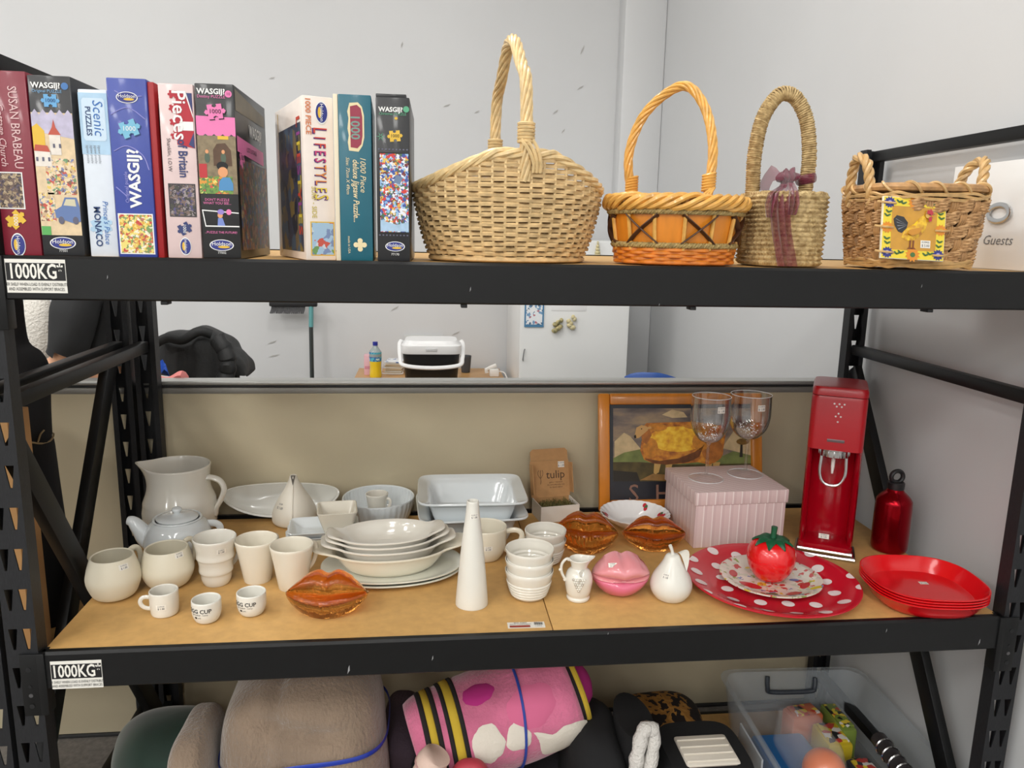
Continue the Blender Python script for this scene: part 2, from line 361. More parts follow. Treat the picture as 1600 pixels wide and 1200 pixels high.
for px, py, z, l in ((545, 1046, ZD, .010), (676, 1028, ZD, .006), (1385, 985, ZD, .005), (950, 990, ZD, .003), (1530, 1003, ZD, .008), (168, 433, ZU, .004), (735, 452, ZU, .005), (1030, 476, ZU, .003), (1440, 447, ZU, .004)):
    p = OY(px, py, YF - .002); decal('paint_chip', [(-l * .3, -l), (l * .2, -l * .2), (l * .15, l), (-l * .1, l * .4)], mat('chip_grey', (150, 150, 152), .6), beams[z], flat((p.x, YF - .002, p.z), (1, 0, 0), (0, 0, 1), .0006))
# ================================================================== ceramics on the lower deck
glaze = mat('white_glaze', (230, 226, 215), .12, coat=.6)
cream = mat('cream_glaze', (234, 227, 208), .16, coat=.4)
cool = mat('cool_white_glaze', (226, 232, 234), .1, coat=.6)
matte = mat('matt_white_ceramic', (231, 224, 203), .45)
satin = mat('satin_white_ceramic', (228, 226, 217), .3, coat=.2)
sticker_m = mat('price_sticker', (240, 236, 226), .55); ink = mat('sticker_ink', (60, 60, 75), .7)
def at(px, py, z=ZD): p = OZ(px, py, z); p.z += .0007; return p
def prof_px(P, rows):
    """[(row of the ring's centre, half width in px)] -> [(radius, height above base)]"""
    out = []
    for i, (y, hw) in enumerate(rows):
        z = P.z if i == 0 else zat(P, y)
        out.append((hw * scx((P.x, P.y, z)), z - P.z))
    return out
def smooth2(pr, n=5):
    return [(max(p.x, 0), p.y) for p in smoothpath([(r, z, 0) for r, z in pr], n)]
def interp(pr):
    def f(z):
        for (r0, z0), (r1, z1) in zip(pr, pr[1:]):
            if z0 <= z <= z1: return r0 + (r1 - r0) * (z - z0) / max(z1 - z0, 1e-9)
        return pr[-1][0] if z > pr[-1][1] else pr[0][0]
    return f
def vessel(outer, t=.003, floor=None, seg=48, fn=None):
    b = B(); r0, z0 = outer[0]; fl = floor if floor is not None else t * 1.3
    p = [(0, z0 + .0012), (r0 * .86, z0 + .0012), (r0 * .9, z0), (r0 * .97, z0)] + [(r0, z0 + min(.0015, (outer[1][1] - z0) * .5))] + outer[1:]
    R, Z = outer[-1]; p += [(R - t * .18, Z + t * .35), (R - t * .5, Z + t * .5), (R - t * .82, Z + t * .35)]
    f = interp(outer); n = 14
    for i in range(n + 1):
        z = Z - (Z - z0 - fl) * i / n; p.append((max(f(z) - t, .001), z))
    zi = z0 + fl; p.append((p[-1][0] * .7, zi - .0003)); p.append((0, zi - .0004))
    b.lathe(p, seg, fn); return b
def handle(parent, m, phi, r0, z0, r1, z1, out, rad, fl=(1, 1.5), up=.3, dn=.1, name='handle'):
    d = Vector((cos(phi), sin(phi), 0)); zz = Vector((0, 0, 1)); h = z0 - z1
    pts = bez(d * r0 + zz * z0, d * (r0 + out * 1.3) + zz * (z0 + h * up), d * (r1 + out * 1.35) + zz * (z1 + h * dn), d * r1 + zz * z1, 18)
    return B().tube(pts, rad, 10, flat=fl, up=(-d.y, d.x, 0)).obj(name, m, parent)
def camphi(P): return math.atan2(-P[1], -P[0])
def on_lathe(f, phi, z, lift=.0004):
    def g(u, v):
        r = f(z + v) + lift; a = phi + u / max(r, .004); return (r * cos(a), r * sin(a), z + v)
    return g
def sticker(parent, f, phi, z, w=.021, h=.012, a='01/09/25', c='$ 1.00', ms=None, flip=False):
    b = B(); n = 6; g = on_lathe(f, phi, z, .0003)
    vs = [g(w * (i / n - .5), h * (j / 2 - .5)) for j in range(3) for i in range(n + 1)]
    b.add(vs, [(j * (n + 1) + i, j * (n + 1) + i + 1, (j + 1) * (n + 1) + i + 1, (j + 1) * (n + 1) + i) for j in range(2) for i in range(n)])
    me = bpy.data.meshes.new('price_sticker'); me.from_pydata(b.v, [], b.f); st = mk('price_sticker', me, ms or sticker_m, parent)
    s = -1 if flip else 1; g2 = on_lathe(f, phi, z, .0006)
    text(a, h * .36, ink, st, lambda u, v: g2(s * u, s * (v + h * .25)), xs=.9); text(c, h * .5, ink, st, lambda u, v: g2(s * u, s * (v - h * .2)), xs=.9, bold=.01)
    return st
def flat_sticker(parent, fn0, fn1, cu, cv, w=.021, h=.013, a='01/09/25', c='$ 1.00'):
    st = decal('price_sticker', rect(cu, cv, w, h), sticker_m, parent, fn0)
    text(a, h * .34, ink, st, lambda u, v: fn1(u + cu, v + cv + h * .25), xs=.9); text(c, h * .48, ink, st, lambda u, v: fn1(u + cu, v + cv - h * .2), xs=.9)
    return st
def pot(name, label, cat, px, py, rows, m, t=.003, group=None, seg=48, body='body', fn=None, sm=5, floor=None, z=ZD):
    P = at(px, py, z); pr = prof_px(P, rows); outer = smooth2(pr, sm) if sm else pr
    T = thing(name, label, cat, P, 0, group); vessel(outer, t, floor, seg, fn).obj(body, m, T)
    return T, P, interp(outer), outer
MUGS = 'white mugs and cups at the left end of the lower deck'
# --- round belly mugs
T, P, f, o = pot('mug', 'matt white round-bellied mug at the far left deck edge', 'mug', 180, 931, [(931, 22), (925, 33), (905, 41.5), (889, 40), (869, 33.5)], matte, .004, MUGS)
handle(T, matte, radians(66), f(.085), .088, f(.03), .03, .03, .0045); sticker(T, f, camphi(P) + .45, .083)
T, P, f, o = pot('mug', 'matt white round-bellied mug in front of the teapot', 'mug', 264, 913, [(913, 22), (907, 32), (890, 40.5), (874, 38.5), (856, 33.5)], matte, .004, MUGS)
handle(T, matte, radians(55), f(.085), .088, f(.03), .03, .026, .0045); sticker(T, f, camphi(P) + .55, .085)
# --- stepped mug
T, P, f, o = pot('mug', 'white tapered mug with three stepped bands', 'mug', 339, 910, [(910, 20), (902, 23), (893, 24.5), (889, 26.5), (880, 26), (871, 28), (868, 29.5), (860, 29), (851, 31), (839, 34)], glaze, .0035, MUGS, sm=3)
handle(T, glaze, radians(48), f(.075), .075, f(.03), .03, .022, .004); sticker(T, f, camphi(P) + .3, .092)
# --- two plain tapered mugs
for lab, cx, cy, rw, ph in (('plain white flared mug behind the egg cups, left of its twin', 403, 905, [(905, 20), (903, 21.5), (870, 28), (842, 34)], 55),
                           ('plain white flared mug standing right behind the amber lips dish', 458, 916, [(916, 21), (914, 22.5), (880, 28.5), (851, 34.5)], 42)):
    T, P, f, o = pot('mug', lab, 'mug', cx, cy, rw, mat('ivory_glaze', (234, 227, 210), .22, coat=.3), .0035, MUGS)
    handle(T, MATS['ivory_glaze'], radians(ph), f(.085), .088, f(.03), .03, .024, .004)
# --- espresso cup
T, P, f, o = pot('espresso_cup', 'small white espresso cup with its handle to the left', 'cup', 258, 958, [(958, 18), (955, 21), (940, 22.5), (922, 22.5)], glaze, .003, MUGS)
handle(T, glaze, radians(190), f(.04), .04, f(.012), .014, .018, .003); sticker(T, f, camphi(P) - .25, .026)
# --- egg cups
for lab, cx, cy, k in (('small white egg cup at the front edge beside the espresso cup', 324, 969, 0), ('small white egg cup between mugs and amber lips dish', 394, 958, 1)):
    T, P, f, o = pot('egg_cup', lab, 'egg cup', cx, cy, [(cy, 13), (cy - 3, 18), (cy - 14, 22.5), (cy - 33, 23)], satin, .003, 'white egg cups printed with lettering')
    for s_, sz, dz, bd in (('EGG CUP', .0125, .033, .02), ('soft boiled . runny', .005, .0255, 0), ('yolk', .0045, .0185, 0)):
        g = on_lathe(f, camphi(P) - .55, dz, .0004); text(s_, sz, BLACK(), T, lambda u, v: g(u, v), bold=bd)
    g = on_lathe(f, camphi(P) - .55, .0185, .0004); decal('egg_print', ell(-.008, 0, .003, .0025, 10), BLACK(), T, g)
# --- big jug
P = at(284, 827)
rows = [(827, 49), (822, 52), (811, 56), (796, 57.5), (785, 56), (778, 55), (765, 50), (752, 48), (738, 49), (725, 51)]
pr = prof_px(P, rows); H = pr[-1][1]; outer = smooth2(pr, 4)
def spout(x, y, z):
    k = max(0, (z - H * .72) / (H * .28)); a = math.atan2(y, x); d = abs(abs(a) - pi); s_ = k * k * math.exp(-(d / .34) ** 2)
    return (x - .024 * s_, y * (1 - .2 * s_), z + .004 * s_ - .003 * k * k * (1 - math.exp(-(d / 1.2) ** 2)))
T = thing('pitcher', 'large glossy white ceramic pitcher with wavy body and curled handle', 'pitcher', P)
vessel(outer, .005, seg=64, fn=spout).obj('body', glaze, T)
hp = smoothpath([(.076, -.01, .128), (.07, -.012, .140), (.075, -.012, .150), (.09, -.012, .152), (.112, -.012, .142), (.122, -.012, .118), (.112, -.012, .088), (.1, -.012, .066), (.096, -.01, .048), (.094, -.01, .044)], 5)
B().tube(hp, [.0065 + .002 * sin(pi * i / len(hp)) for i in range(len(hp))], 10, flat=(1.3, .9), up=(0, 1, 0)).obj('handle', glaze, T)
# --- teapot
T, P, f, o = pot('teapot', 'glossy white teapot in front of the large pitcher', 'teapot', 281, 868, [(868, 36), (862, 46), (845, 53), (830, 50), (818, 45), (812, 38), (810, 36)], cool, .004, sm=4)
hz = o[-1][1]
B().lathe([(0, hz - .004), (o[-1][0] - .006, hz - .004), (o[-1][0] - .0035, hz + .002), (o[-1][0] * .9, hz + .0045), (o[-1][0] * .6, hz + .008), (.012, hz + .0105), (.008, hz + .013), (.009, hz + .016), (.0125, hz + .021), (.0115, hz + .026), (.006, hz + .029), (0, hz + .0295)], 40, lambda x, y, z: (x * .96, y * .96, z + .0015)).obj('lid', cool, T)
B().tube([((o[-1][0] + .0005) * cos(a), (o[-1][0] + .0005) * sin(a), hz + .001) for a in (2 * pi * i / 48 for i in range(48))], .0028, 8, closed=True).obj('collar', cool, T)
sp = smoothpath([(-.05, 0, .035), (-.075, -.002, .05), (-.09, -.004, .074), (-.105, -.005, .094), (-.118, -.005, .098)], 5)
n = len(sp); B().tube(sp, [.021 * (1 - i / n) + .009 for i in range(n)], 12).obj('spout', cool, T)
handle(T, cool, radians(18), .055, .075, .055, .03, .045, .006)
# --- teardrop bud vase with a slit
T, P, f, o = pot('bud_vase', 'white teardrop bud vase with a vertical seam and slit mouth', 'vase', 461, 815, [(815, 31), (810, 35), (797, 34), (780, 26), (765, 16), (752, 9), (743, 5.5)], mat('bisque_white', (226, 220, 206), .4), .0035,
    fn=lambda x, y, z: (x * (1 + .0) , y, z + (.012 * (abs(x) / .012) ** 1.2 if False else 0)), sm=4)
hz = o[-1][1]; ph = camphi(P) - .12
sm_ = [(f(z) + .0006) for z in (0, 0)]
B().tube([((f(z) + .0008) * cos(ph), (f(z) + .0008) * sin(ph), z) for z in [hz * i / 24 for i in range(1, 25)]], .0022, 6).obj('seam', MATS['bisque_white'], T)
B().add([((f(z) + .003) * cos(ph + s_ * w), (f(z) + .003) * sin(ph + s_ * w), z) for z, w in ((hz + .003, .55), (hz - .022, .02)) for s_ in (-1, 1)], [(0, 1, 3, 2)]).obj('slit', mat('slit_shadow', (95, 90, 82), .8), T, smooth=0)
g = on_lathe(f, ph - .75, .055); text('$ 1.00', .009, ink, T, g); text('01/09', .006, ink, T, lambda u, v: g(u, v + .01))
# --- large boat platter behind it
P = at(445, 800); P.y = 2.212; T = thing('platter', 'long pale oval platter half hidden behind the teardrop vase', 'platter', P, 0)
def boat(a, b_, h, t, m, parent, name='dish', n=2.0, e=.03, base=.55):
    R = []
    for k in range(9):
        q = k / 8; s_ = base + (1 - base) * q ** .7; R.append([(x, y, h * q + e * q * (abs(x) / a) ** 2.5) for x, y, _ in sup(a * s_, b_ * s_, n, 0, 56)])
    for k in range(9):
        q = 1 - k / 8; s_ = base + (1 - base) * q ** .7; R.append([(x, y, max(h * q, 0) + t * (1 - q * .5) + e * q * (abs(x) / a) ** 2.5) for x, y, _ in sup((a * s_ - t), (b_ * s_ - t), n, 0, 56)])
    return B().loft(R).obj(name, m, parent)
_pb = boat(.165, .06, .034, .005, mat('grey_white_glaze', (214, 214, 208), .2, coat=.4), T, 'body', 2.0, .03)
_M = Matrix.Rotation(radians(38), 4, 'X'); _pb.data.transform(_M); _z0 = min(v.co.z for v in _pb.data.vertices); _pb.data.transform(Matrix.Translation((0, 0, -_z0)))
# --- round fluted bowl with a small creamer inside
def flute(k, amp):
    return lambda x, y, z: ((x * (1 + amp * cos(k * math.atan2(y, x))), y * (1 + amp * cos(k * math.atan2(y, x))), z))
T, P, f, o = pot('fluted_bowl', 'round white fluted souffle bowl against the partition', 'bowl', 592, 808, [(808, 45), (805, 48), (792, 53), (784, 55.5), (776, 56.5)], cool, .005, sm=4, seg=144, fn=lambda x, y, z: flute(36, .011 if .012 < z < .062 else 0)(x, y, z))
fl = Vector((P.x - .005, P.y, ZD + .0066))
q = at(584, 798, ZD + .04); zc = P.z + .0065
pr = [(.016, 0), (.0185, .006), (.02, .025), (.0235, .046)]
T2 = thing('creamer_cup', 'tiny white creamer sitting inside the fluted bowl', 'cup', (P.x - .004, P.y - .012, zc)); vessel(smooth2([(r * 1.38, z * 1.5) for r, z in pr], 4), .0035).obj('body', glaze, T2)
handle(T2, glaze, radians(-20), .029, .056, .025, .025, .014, .0028)
# --- three rectangular sauce plates and a square bowl on top
def rect_dish(a, b_, h, t, n=7, base=.62, lip=.0, seg=64):
    R = [sup(a * base, b_ * base, n, .0, seg), sup(a * (base + .03), b_ * (base + .03), n, .0015, seg)]
    for k in range(1, 6): q = k / 5; s_ = base + (1 - base) * q; R.append(sup(a * s_, b_ * s_, n, h * q ** 1.1, seg))
    R.append(sup(a - t * .4, b_ - t * .4, n, h + t * .35, seg))
    for k in range(6): q = 1 - k / 5; s_ = base + (1 - base) * q; R.append(sup(a * s_ - t, b_ * s_ - t, n, max(h * q ** 1.1, 0) + t * (.2 + .8 * (1 - q)), seg))
    return B().loft(R)
P = at(516, 845)
sd = rect_dish(.09, .062, .024, .0035, 9, .66)
me = sd.mesh('sauce_plate'); 
P = at(507, 849)
for k in range(3):
    T = mk('sauce_plate', me, cool, None, (P.x - .004 * (2 - k), P.y, ZD + .0007 + k * .0142), (0, 0, radians(12 - 3 * k)))
    tag(T, ('lowest', 'middle', 'topmost')[k] + ' of the three stacked white rectangular sauce plates', 'plate', 'stacked rectangular sauce plates')
zt = ZD + .028 + .0042; q = Vector((P.x + .035, P.y + .004, zt))
R_ = rect_dish(.052, .052, .066, .004, 9, .6)
tag(R_.obj('square_bowl', mat('warm_white_glaze', (236, 230, 214), .2, coat=.4), None, (q.x, q.y + .0, zt), (0, 0, radians(7))), 'flared square white bowl standing on the sauce plates', 'bowl')
# --- small square dish with sticker
P = at(607, 841); T = thing('square_dish', 'small square dipping dish with a price sticker inside', 'dish', P, radians(2))
rect_dish(.05, .038, .022, .003, 9, .45).obj('body', cool, T)
fnA = flat((.008, .0265, .0135), (1, 0, 0), (0, .69, .72), .0022); fnB = flat((.008, .0265, .0135), (1, 0, 0), (0, .69, .72), .0028)
flat_sticker(T, fnA, fnB, 0, 0, .026, .016)
# --- two big square baking dishes
P = at(731, 826); P.y = 2.045; bd = B().loft([sup(.148 * k, .128 * k, n_, z_, 72) for k, n_, z_ in ((.64, 9, 0), (.67, 9, .0015), (.74, 9, .03), (.80, 9, .058), (.84, 9, .064), (1.0, 8, .072), (1.005, 8, .075), (.99, 8, .0775), (.86, 9, .071), (.80, 9, .066), (.76, 9, .055), (.70, 9, .026), (.64, 9, .007), (.6, 9, .006))]).mesh('baking_dish', 50)
for k, lab in enumerate(('lower white square baking dish under its twin', 'upper white square baking dish stacked at the back')):
    o = mk('baking_dish', bd, cool, None, (P.x + .006 + .002 * k, P.y, ZD + .0007 + k * .046), (0, 0, radians(3 - 3 * k)))
    tag(o, lab, 'baking dish', 'stacked square baking dishes')
# --- big cappuccino cup
T, P, f, o = pot('cappuccino_cup', 'wide cream cappuccino cup behind the cone vase', 'cup', 758, 871, [(871, 17), (869, 23), (855, 31), (838, 33), (822, 33.5)], cream, .004, sm=4)
handle(T, cream, radians(-5), f(.075), .072, f(.022), .022, .042, .005, (1, 1.4), .35, .25); sticker(T, f, camphi(P) + .15, .045)
# --- cone vase
T, P, f, o = pot('cone_vase', 'tall white tapering cone bud vase at the deck centre', 'vase', 737, 943, [(943, 24.5), (938, 25.2), (900, 22), (850, 17), (800, 10.8), (783, 9.5)], satin, .003, sm=4)
sticker(T, f, camphi(P) + .25, o[-1][1] - .03, .018, .012)
# --- ribbed bowls, a stack of three and a stack of two
rb = [(.034, 0), (.040, .004)]
for i in range(5):
    z = .007 + i * .0075; r = .042 + .0095 * (i / 4) ** .8; rb += [(r, z), (r + .0022, z + .002), (r + .0024, z + .0042), (r + .0006, z + .0062)]
rb += [(.0535, .047), (.0545, .053), (.0572, .062), (.0575, .068)]
bowl_me = vessel(rb, .002, .005).mesh('ribbed_bowl')
names = ('bottom', 'second', 'top')
for (px, py, n, s_, where) in ((826, 931, 3, .97, 'front'), (851, 878, 2, .92, 'rear')):
    P = at(px, py)
    for k in range(n):
        o = mk('ribbed_bowl', bowl_me, cool if k == n - 1 else glaze, None, (P.x, P.y, ZD + .0007 + k * .0265 * s_)); o.scale = (s_, s_, s_)
        tag(o, f'{"top" if k == n - 1 else names[k]} ribbed white bowl of the {where} stack {"of three beside the small jug" if n == 3 else "of two by the amber lips"}', 'bowl', 'stacked ribbed bowls')
# --- gratin dishes on oval plates
def gratin(a, b_, h, lug, t=.0035):
    R = []
    def ring(s_, z, ext):
        out = []
        for j in range(72):
            th = 2 * pi * j / 72; c, q = cos(th), sin(th); k = max(0, (abs(c) - .86) / .14); k = k * k * (3 - 2 * k)
            x = (a * s_ + lug * k * ext) * math.copysign(abs(c) ** .95, c); y = b_ * s_ * math.copysign(abs(q) ** (1 - .35 * ext * k), q)
            fl_ = 1 + .006 * cos(48 * th) * (1 - ext) if .02 < z < h * .8 else 1
            out.append((x * fl_, y * fl_, z + ext * (.009 * k)))
        return out
    for s_, z, e in ((.62, 0, 0), (.66, .001, 0), (.74, h * .2, 0), (.82, h * .5, 0), (.88, h * .8, 0), (.91, h * .94, .1), (1.0, h, 1), (1.0, h + t * .6, 1), (.965, h + t, .95), (.90, h * .97, .1), (.86, h * .8, 0), (.79, h * .5, 0), (.70, h * .25, 0), (.6, t, 0)): R.append(ring(s_, z, e))
    return B().loft(R)
P = at(613, 893)
for k in range(2):
    R = []
    for s_, z in ((.7, 0), (.74, .001), (.86, .004), (1, .013), (1, .0155), (.975, .016), (.85, .0075), (.72, .0045)): R.append(sup(.172 * s_, .118 * s_, 2.1, z, 64))
    o = B().loft(R).obj('oval_plate', mat('celadon_white_glaze', (230, 232, 220), .1, coat=.6), None, (P.x + .001 * k, P.y + .001 * k, ZD + .0007 + k * .0085), (0, 0, radians(4)))
    tag(o, ('lower', 'upper')[k] + ' white oval serving plate under the gratin dishes', 'plate', 'oval plates under the gratin dishes')
zz = ZD + .0135 + .0005
for k, (a, b_, h, lug, m) in enumerate(((.150, .100, .052, .036, cream), (.136, .092, .046, .026, glaze), (.127, .086, .044, .022, glaze), (.122, .081, .042, .020, glaze))):
    o = gratin(a, b_, h, lug).obj('gratin_dish', m, None, (P.x - .004 - .003 * k, P.y + .002, zz), (0, 0, radians(5 + k)))
    tag(o, ('largest and lowest', 'second from bottom', 'third from bottom', 'smallest and topmost')[k] + ' of the nested white oval gratin dishes', 'gratin dish', 'nested oval gratin dishes')
    zz += (.021, .0135, .012, 0)[k]
# --- small jug with grapes
P = at(903, 935); T = thing('small_jug', 'small white jug with a raised bunch of grapes', 'jug', P)
pr = prof_px(P, [(935, 17), (931, 18), (928, 16.5), (922, 19), (905, 21.5), (893, 18.5), (887, 13), (884, 12.5), (878, 14), (873, 16)]); H2 = pr[-1][1]
def spout2(x, y, z):
    k = max(0, (z - H2 * .8) / (H2 * .2)); d = abs(math.atan2(y, x)); s_ = k * k * math.exp(-(d / .6) ** 2); return (x + .012 * s_, y * (1 - .2 * s_), z + .0035 * s_)
outer = smooth2(pr, 4); vessel(outer, .003, fn=spout2).obj('body', glaze, T); f = interp(outer)
hp = smoothpath([(-.018, -.004, H2 - .004), (-.03, -.006, H2 + .004), (-.041, -.006, H2 - .008), (-.042, -.006, H2 - .026), (-.034, -.005, H2 - .044), (-.028, -.003, H2 - .05)], 5)
hb = B().tube(hp, .0032, 8)
for i in (3, 14, 22): hb.ball(hp[min(i, len(hp) - 1)] + Vector((-.002, 0, 0)), .0042, 8, 6)
hb.obj('handle', glaze, T)
gold = mat('worn_silver_lustre', (206, 200, 188), .2, .3); g = on_lathe(f, camphi(P), .048, .001)
for k in range(22):
    row = int((-1 + math.sqrt(1 + 8 * k)) / 2); c_ = k - row * (row + 1) // 2
    u = (c_ - row / 2) * .0052 + .001; v = -.022 + row * .0052 + .006; 
    if row < 6: B().ball(g(u, v), .0031, 8, 6).obj('grape', glaze if k % 3 else gold, T)
decal('grape_leaf', [(.002, .018), (.008, .016), (.012, .021), (.010, .026), (.014, .03), (.006, .03), (.003, .027), (-.001, .024)], gold, T, on_lathe(f, camphi(P), .048, .0012))
# --- pear
T, P, f, o = pot('ceramic_pear', 'white ceramic pear with stem and leaf beside the polka dot plate', 'pear', 1047, 934, [(934, 16), (932, 22), (922, 29.5), (911, 31.5), (899, 28), (887, 20.5), (877, 14.5), (869, 11), (866, 8), (865, 3)], satin, .003, sm=4)
hz = o[-1][1]
B().tube(smoothpath([(0, 0, hz - .004), (-.003, -.002, hz + .008), (-.009, -.003, hz + .022)], 5), [.0045] * 3 + [.0036] * 4 + [.004] * 4, 8).obj('stem', satin, T)
lf = B(); L0 = []
for i in range(9):
    q = i / 8; w = .0125 * sin(pi * min(1, q * .96 + .03)) ** .8; c0 = Vector((.006 + .022 * q + .006 * sin(pi * q), -.008 - .012 * q, hz + .004 + .012 * sin(pi * q) - .038 * q * q)); L0.append((c0, w))
R = [[c0 + Vector((.5 * w, -.6 * w, .62 * w)) * s_ + Vector((.0015, -.0015, .001)) * u for s_, u in ((-1, 0), (0, .6), (1, 0), (0, -.6))] for c0, w in L0]
lf.loft(R).obj('leaf', satin, T); sticker(T, f, camphi(P) - .35, .066, .017, .011)
# --- floral scalloped bowl
T, P, f, o = pot('scalloped_bowl', 'white scalloped bowl with red flowers on the rim', 'bowl', 991, 821, [(821, 24), (819, 27), (811, 40), (803, 50), (800, 53)], mat('opal_glass_white', (244, 245, 246), .15, coat=.5), .0025, sm=4, seg=168,
    fn=lambda x, y, z: flute(28, .018 * max(0, (z - .02) / .03))(x, y, z))
redf = mat('flower_red', (196, 30, 50), .4); grn = mat('leaf_green_print', (70, 110, 70), .5)
def rimpt(phi, rr):                                # on the sloping inside wall
    pts = [(r_ - .0025, z_) for r_, z_ in o]; ff = None
    rs = sorted(pts)
    for (r0, z0), (r1, z1) in zip(rs, rs[1:]):
        if r0 <= rr <= r1: ff = z0 + (z1 - z0) * (rr - r0) / max(r1 - r0, 1e-9)
    return Vector((rr * cos(phi), rr * sin(phi), (ff if ff is not None else rs[-1][1]) + .0022))
for ph0, n in ((radians(8), 6), (radians(172), 6), (radians(60), 3)):
    for k in range(n):
        ph_ = ph0 + rnd.uniform(-.2, .2); rr = o[-1][0] * rnd.uniform(.78, .9); c0 = rimpt(ph_, rr); 
        pts = [rimpt(ph_ + .07 * cos(t), rr + .006 * sin(t)) for t in (2 * pi * i / 8 for i in range(8))]
        me = bpy.data.meshes.new('flower_print'); me.from_pydata([tuple(p) for p in pts], [], [tuple(range(8))]); mk('flower_print', me, redf if k != 2 else grn, T)
# ================================================================== coloured goods on the lower deck
def lips_mesh(w, h, d, back=.5, open_=0, nu=44, ridge=.0, up=.5, dip=.2, dipw=.16, crease=.34, ex=.9):
    """closed pair of lips: width w, height h, bulging d towards -y; returns builder, crease at z=0"""
    rings = []; hu, hl = h * up, h * (1 - up)
    for i in range(nu + 1):
        u = -1 + 2 * i / nu; e = max(1 - abs(u) ** 2.0, 0.0004)
        zt = hu * (e ** ex) * (1 - dip * math.exp(-(u / dipw) ** 2)) * (1.06 if abs(u) < .6 else 1); zb = -hl * e ** .72; zm = h * .03 * math.sin(u * pi * 1.5) * 0 - h * .035 * math.exp(-(u / .2) ** 2) + h * .05 * u * u
        D = d * e ** .55; ring = []; n1 = 12
        for k in range(n1):
            t = k / n1; s_ = sin(pi * min(1, t * .93 + .0)) ** .75; yy = -D * (s_ * .92 + crease * .82 * t) ; ring.append((u * w / 2, yy, zt + (zm - zt) * t))
        ring.append((u * w / 2, -D * crease, zm))
        for k in range(1, n1):
            t = k / n1; s_ = sin(pi * (.07 + .93 * t)) ** .7 if t < 1 else 0; r_ = 1 + ridge * sin(u * 60) * sin(pi * t); ring.append((u * w / 2, -D * (s_ * 1.12 * (1 - max(0, crease - .4)) + crease * (1 - t) ** 1.5 * .6) * r_, zm + (zb - zm) * t))
        nb = 9
        for k in range(nb):
            t = k / nb; ring.append((u * w / 2, d * back * e ** .5 * sin(pi * t), zb + (zt - zb) * t))
        rings.append(ring)
    return B().loft(rings)
amber = mat('amber_glass', (252, 168, 78), .03, trans=1, bump=.55, bscale=38, bdist=.004, stretch=(2.2, 1, .8), ior=1.45)
pinkl = mat('pink_glaze_pale', (232, 150, 156), .18, coat=.6); pinkd = mat('pink_glaze_deep', (222, 112, 140), .2, coat=.5)
AM = 'amber glass lips dishes'
def amber_lips(px, py, w, h, d, tilt, rz, label):
    P = at(px, py); b = lips_mesh(w, h, d, .45, ridge=.04)
    M = Matrix.Rotation(rz, 4, 'Z') @ Matrix.Rotation(-tilt, 4, 'X'); b.v = [tuple(M @ Vector(v)) for v in b.v]
    z0 = min(v[2] for v in b.v)
    o = b.obj('lips_dish', amber, None, (P.x, P.y, ZD + .0006 - z0), smooth=60); return tag(o, label, 'lips ornament', AM)
amber_lips(512, 958, .178, .106, .034, radians(32), radians(-3), 'amber glass lips dish at the front edge of the deck')
amber_lips(914, 858, .172, .118, .05, radians(38), radians(-14), 'larger darker amber glass lips behind the ribbed bowls')
amber_lips(1020, 857, .170, .098, .04, radians(32), radians(-8), 'amber glass lips dish leaning below the pink striped box')
# --- pink lips jar
P = at(968, 926); T = thing('lips_jar', 'pink ceramic lips shaped jar with a paler lid', 'lips jar', P)
b = lips_mesh(.138, .108, .05, .95, up=.5, dip=.12, dipw=.13, crease=.72, ex=.62); b.v = [(x, y, max(z, -.046)) for x, y, z in b.v]
M = Matrix.Rotation(radians(-4), 4, 'Z') @ Matrix.Rotation(radians(-8), 4, 'X'); b.v = [tuple(M @ Vector(v)) for v in b.v]
z0 = min(v[2] for v in b.v); me0 = b.mesh('lips')
def halve(me, zc, keep_top, mat_, name):
    bm = bmesh.new(); bm.from_mesh(me); 
    r = bmesh.ops.bisect_plane(bm, geom=bm.verts[:] + bm.edges[:] + bm.faces[:], plane_co=(0, 0, zc), plane_no=(0, 0, 1), clear_inner=keep_top, clear_outer=not keep_top)
    ed = [e for e in r['geom_cut'] if isinstance(e, bmesh.types.BMEdge)]
    bmesh.ops.holes_fill(bm, edges=ed, sides=0)
    m2 = bpy.data.meshes.new(name); bm.to_mesh(m2); bm.free(); o = mk(name, m2, mat_, T, (0, 0, -z0)); return o
halve(me0, -.002, True, pinkl, 'lid'); halve(me0, -.0034, False, pinkd, 'base')
fnA = flat((-.03, -.034, -z0 + .037), (1, 0, 0), (0, .6, .8), .0075); fnB = flat((-.03, -.034, -z0 + .037), (1, 0, 0), (0, .6, .8), .0082); flat_sticker(T, fnA, fnB, 0, 0, .02, .01)

# --- gift box with open kraft lid
FL, FR = at(845, 818), at(906, 812); wv = FR - FL; wv.z = 0; W = .118; rz = math.atan2(wv.y, wv.x) - .02
T = thing('gift_box', 'small open kraft card box with printed upright lid', 'box', FL, rz)
kraft = mat('kraft_card', (186, 142, 94), .8, var=.08, vscale=60, bump=.1, bscale=400); whitec = mat('white_card', (222, 218, 210), .7)
D_, H_ = .085, .048; t = .002
B().box(0, W, 0, t, 0, H_).obj('front_panel', whitec, T); B().box(0, t, t, D_, 0, H_).obj('side_panel', whitec, T); B().box(W - t, W, t, D_, 0, H_).obj('side_panel', whitec, T); B().box(t, W - t, D_ - t, D_, 0, H_).obj('back_panel', kraft, T); B().box(t, W - t, t, D_ - t, 0, t).obj('bottom_panel', kraft, T)
th = radians(14); M = Matrix.Translation((0, D_, H_)) @ Matrix.Rotation(-th, 4, 'X')
lid = B().box(-.002, W + .002, 0, t, 0, .108, M).obj('lid', kraft, T)
out = [(-.002 + (W + .004) * .02, .1085)] + [(x, y) for x, y in [(.000, .135), (.008, .143), (W - .008, .143), (W, .135)]] + [(W + .0, .1085)]
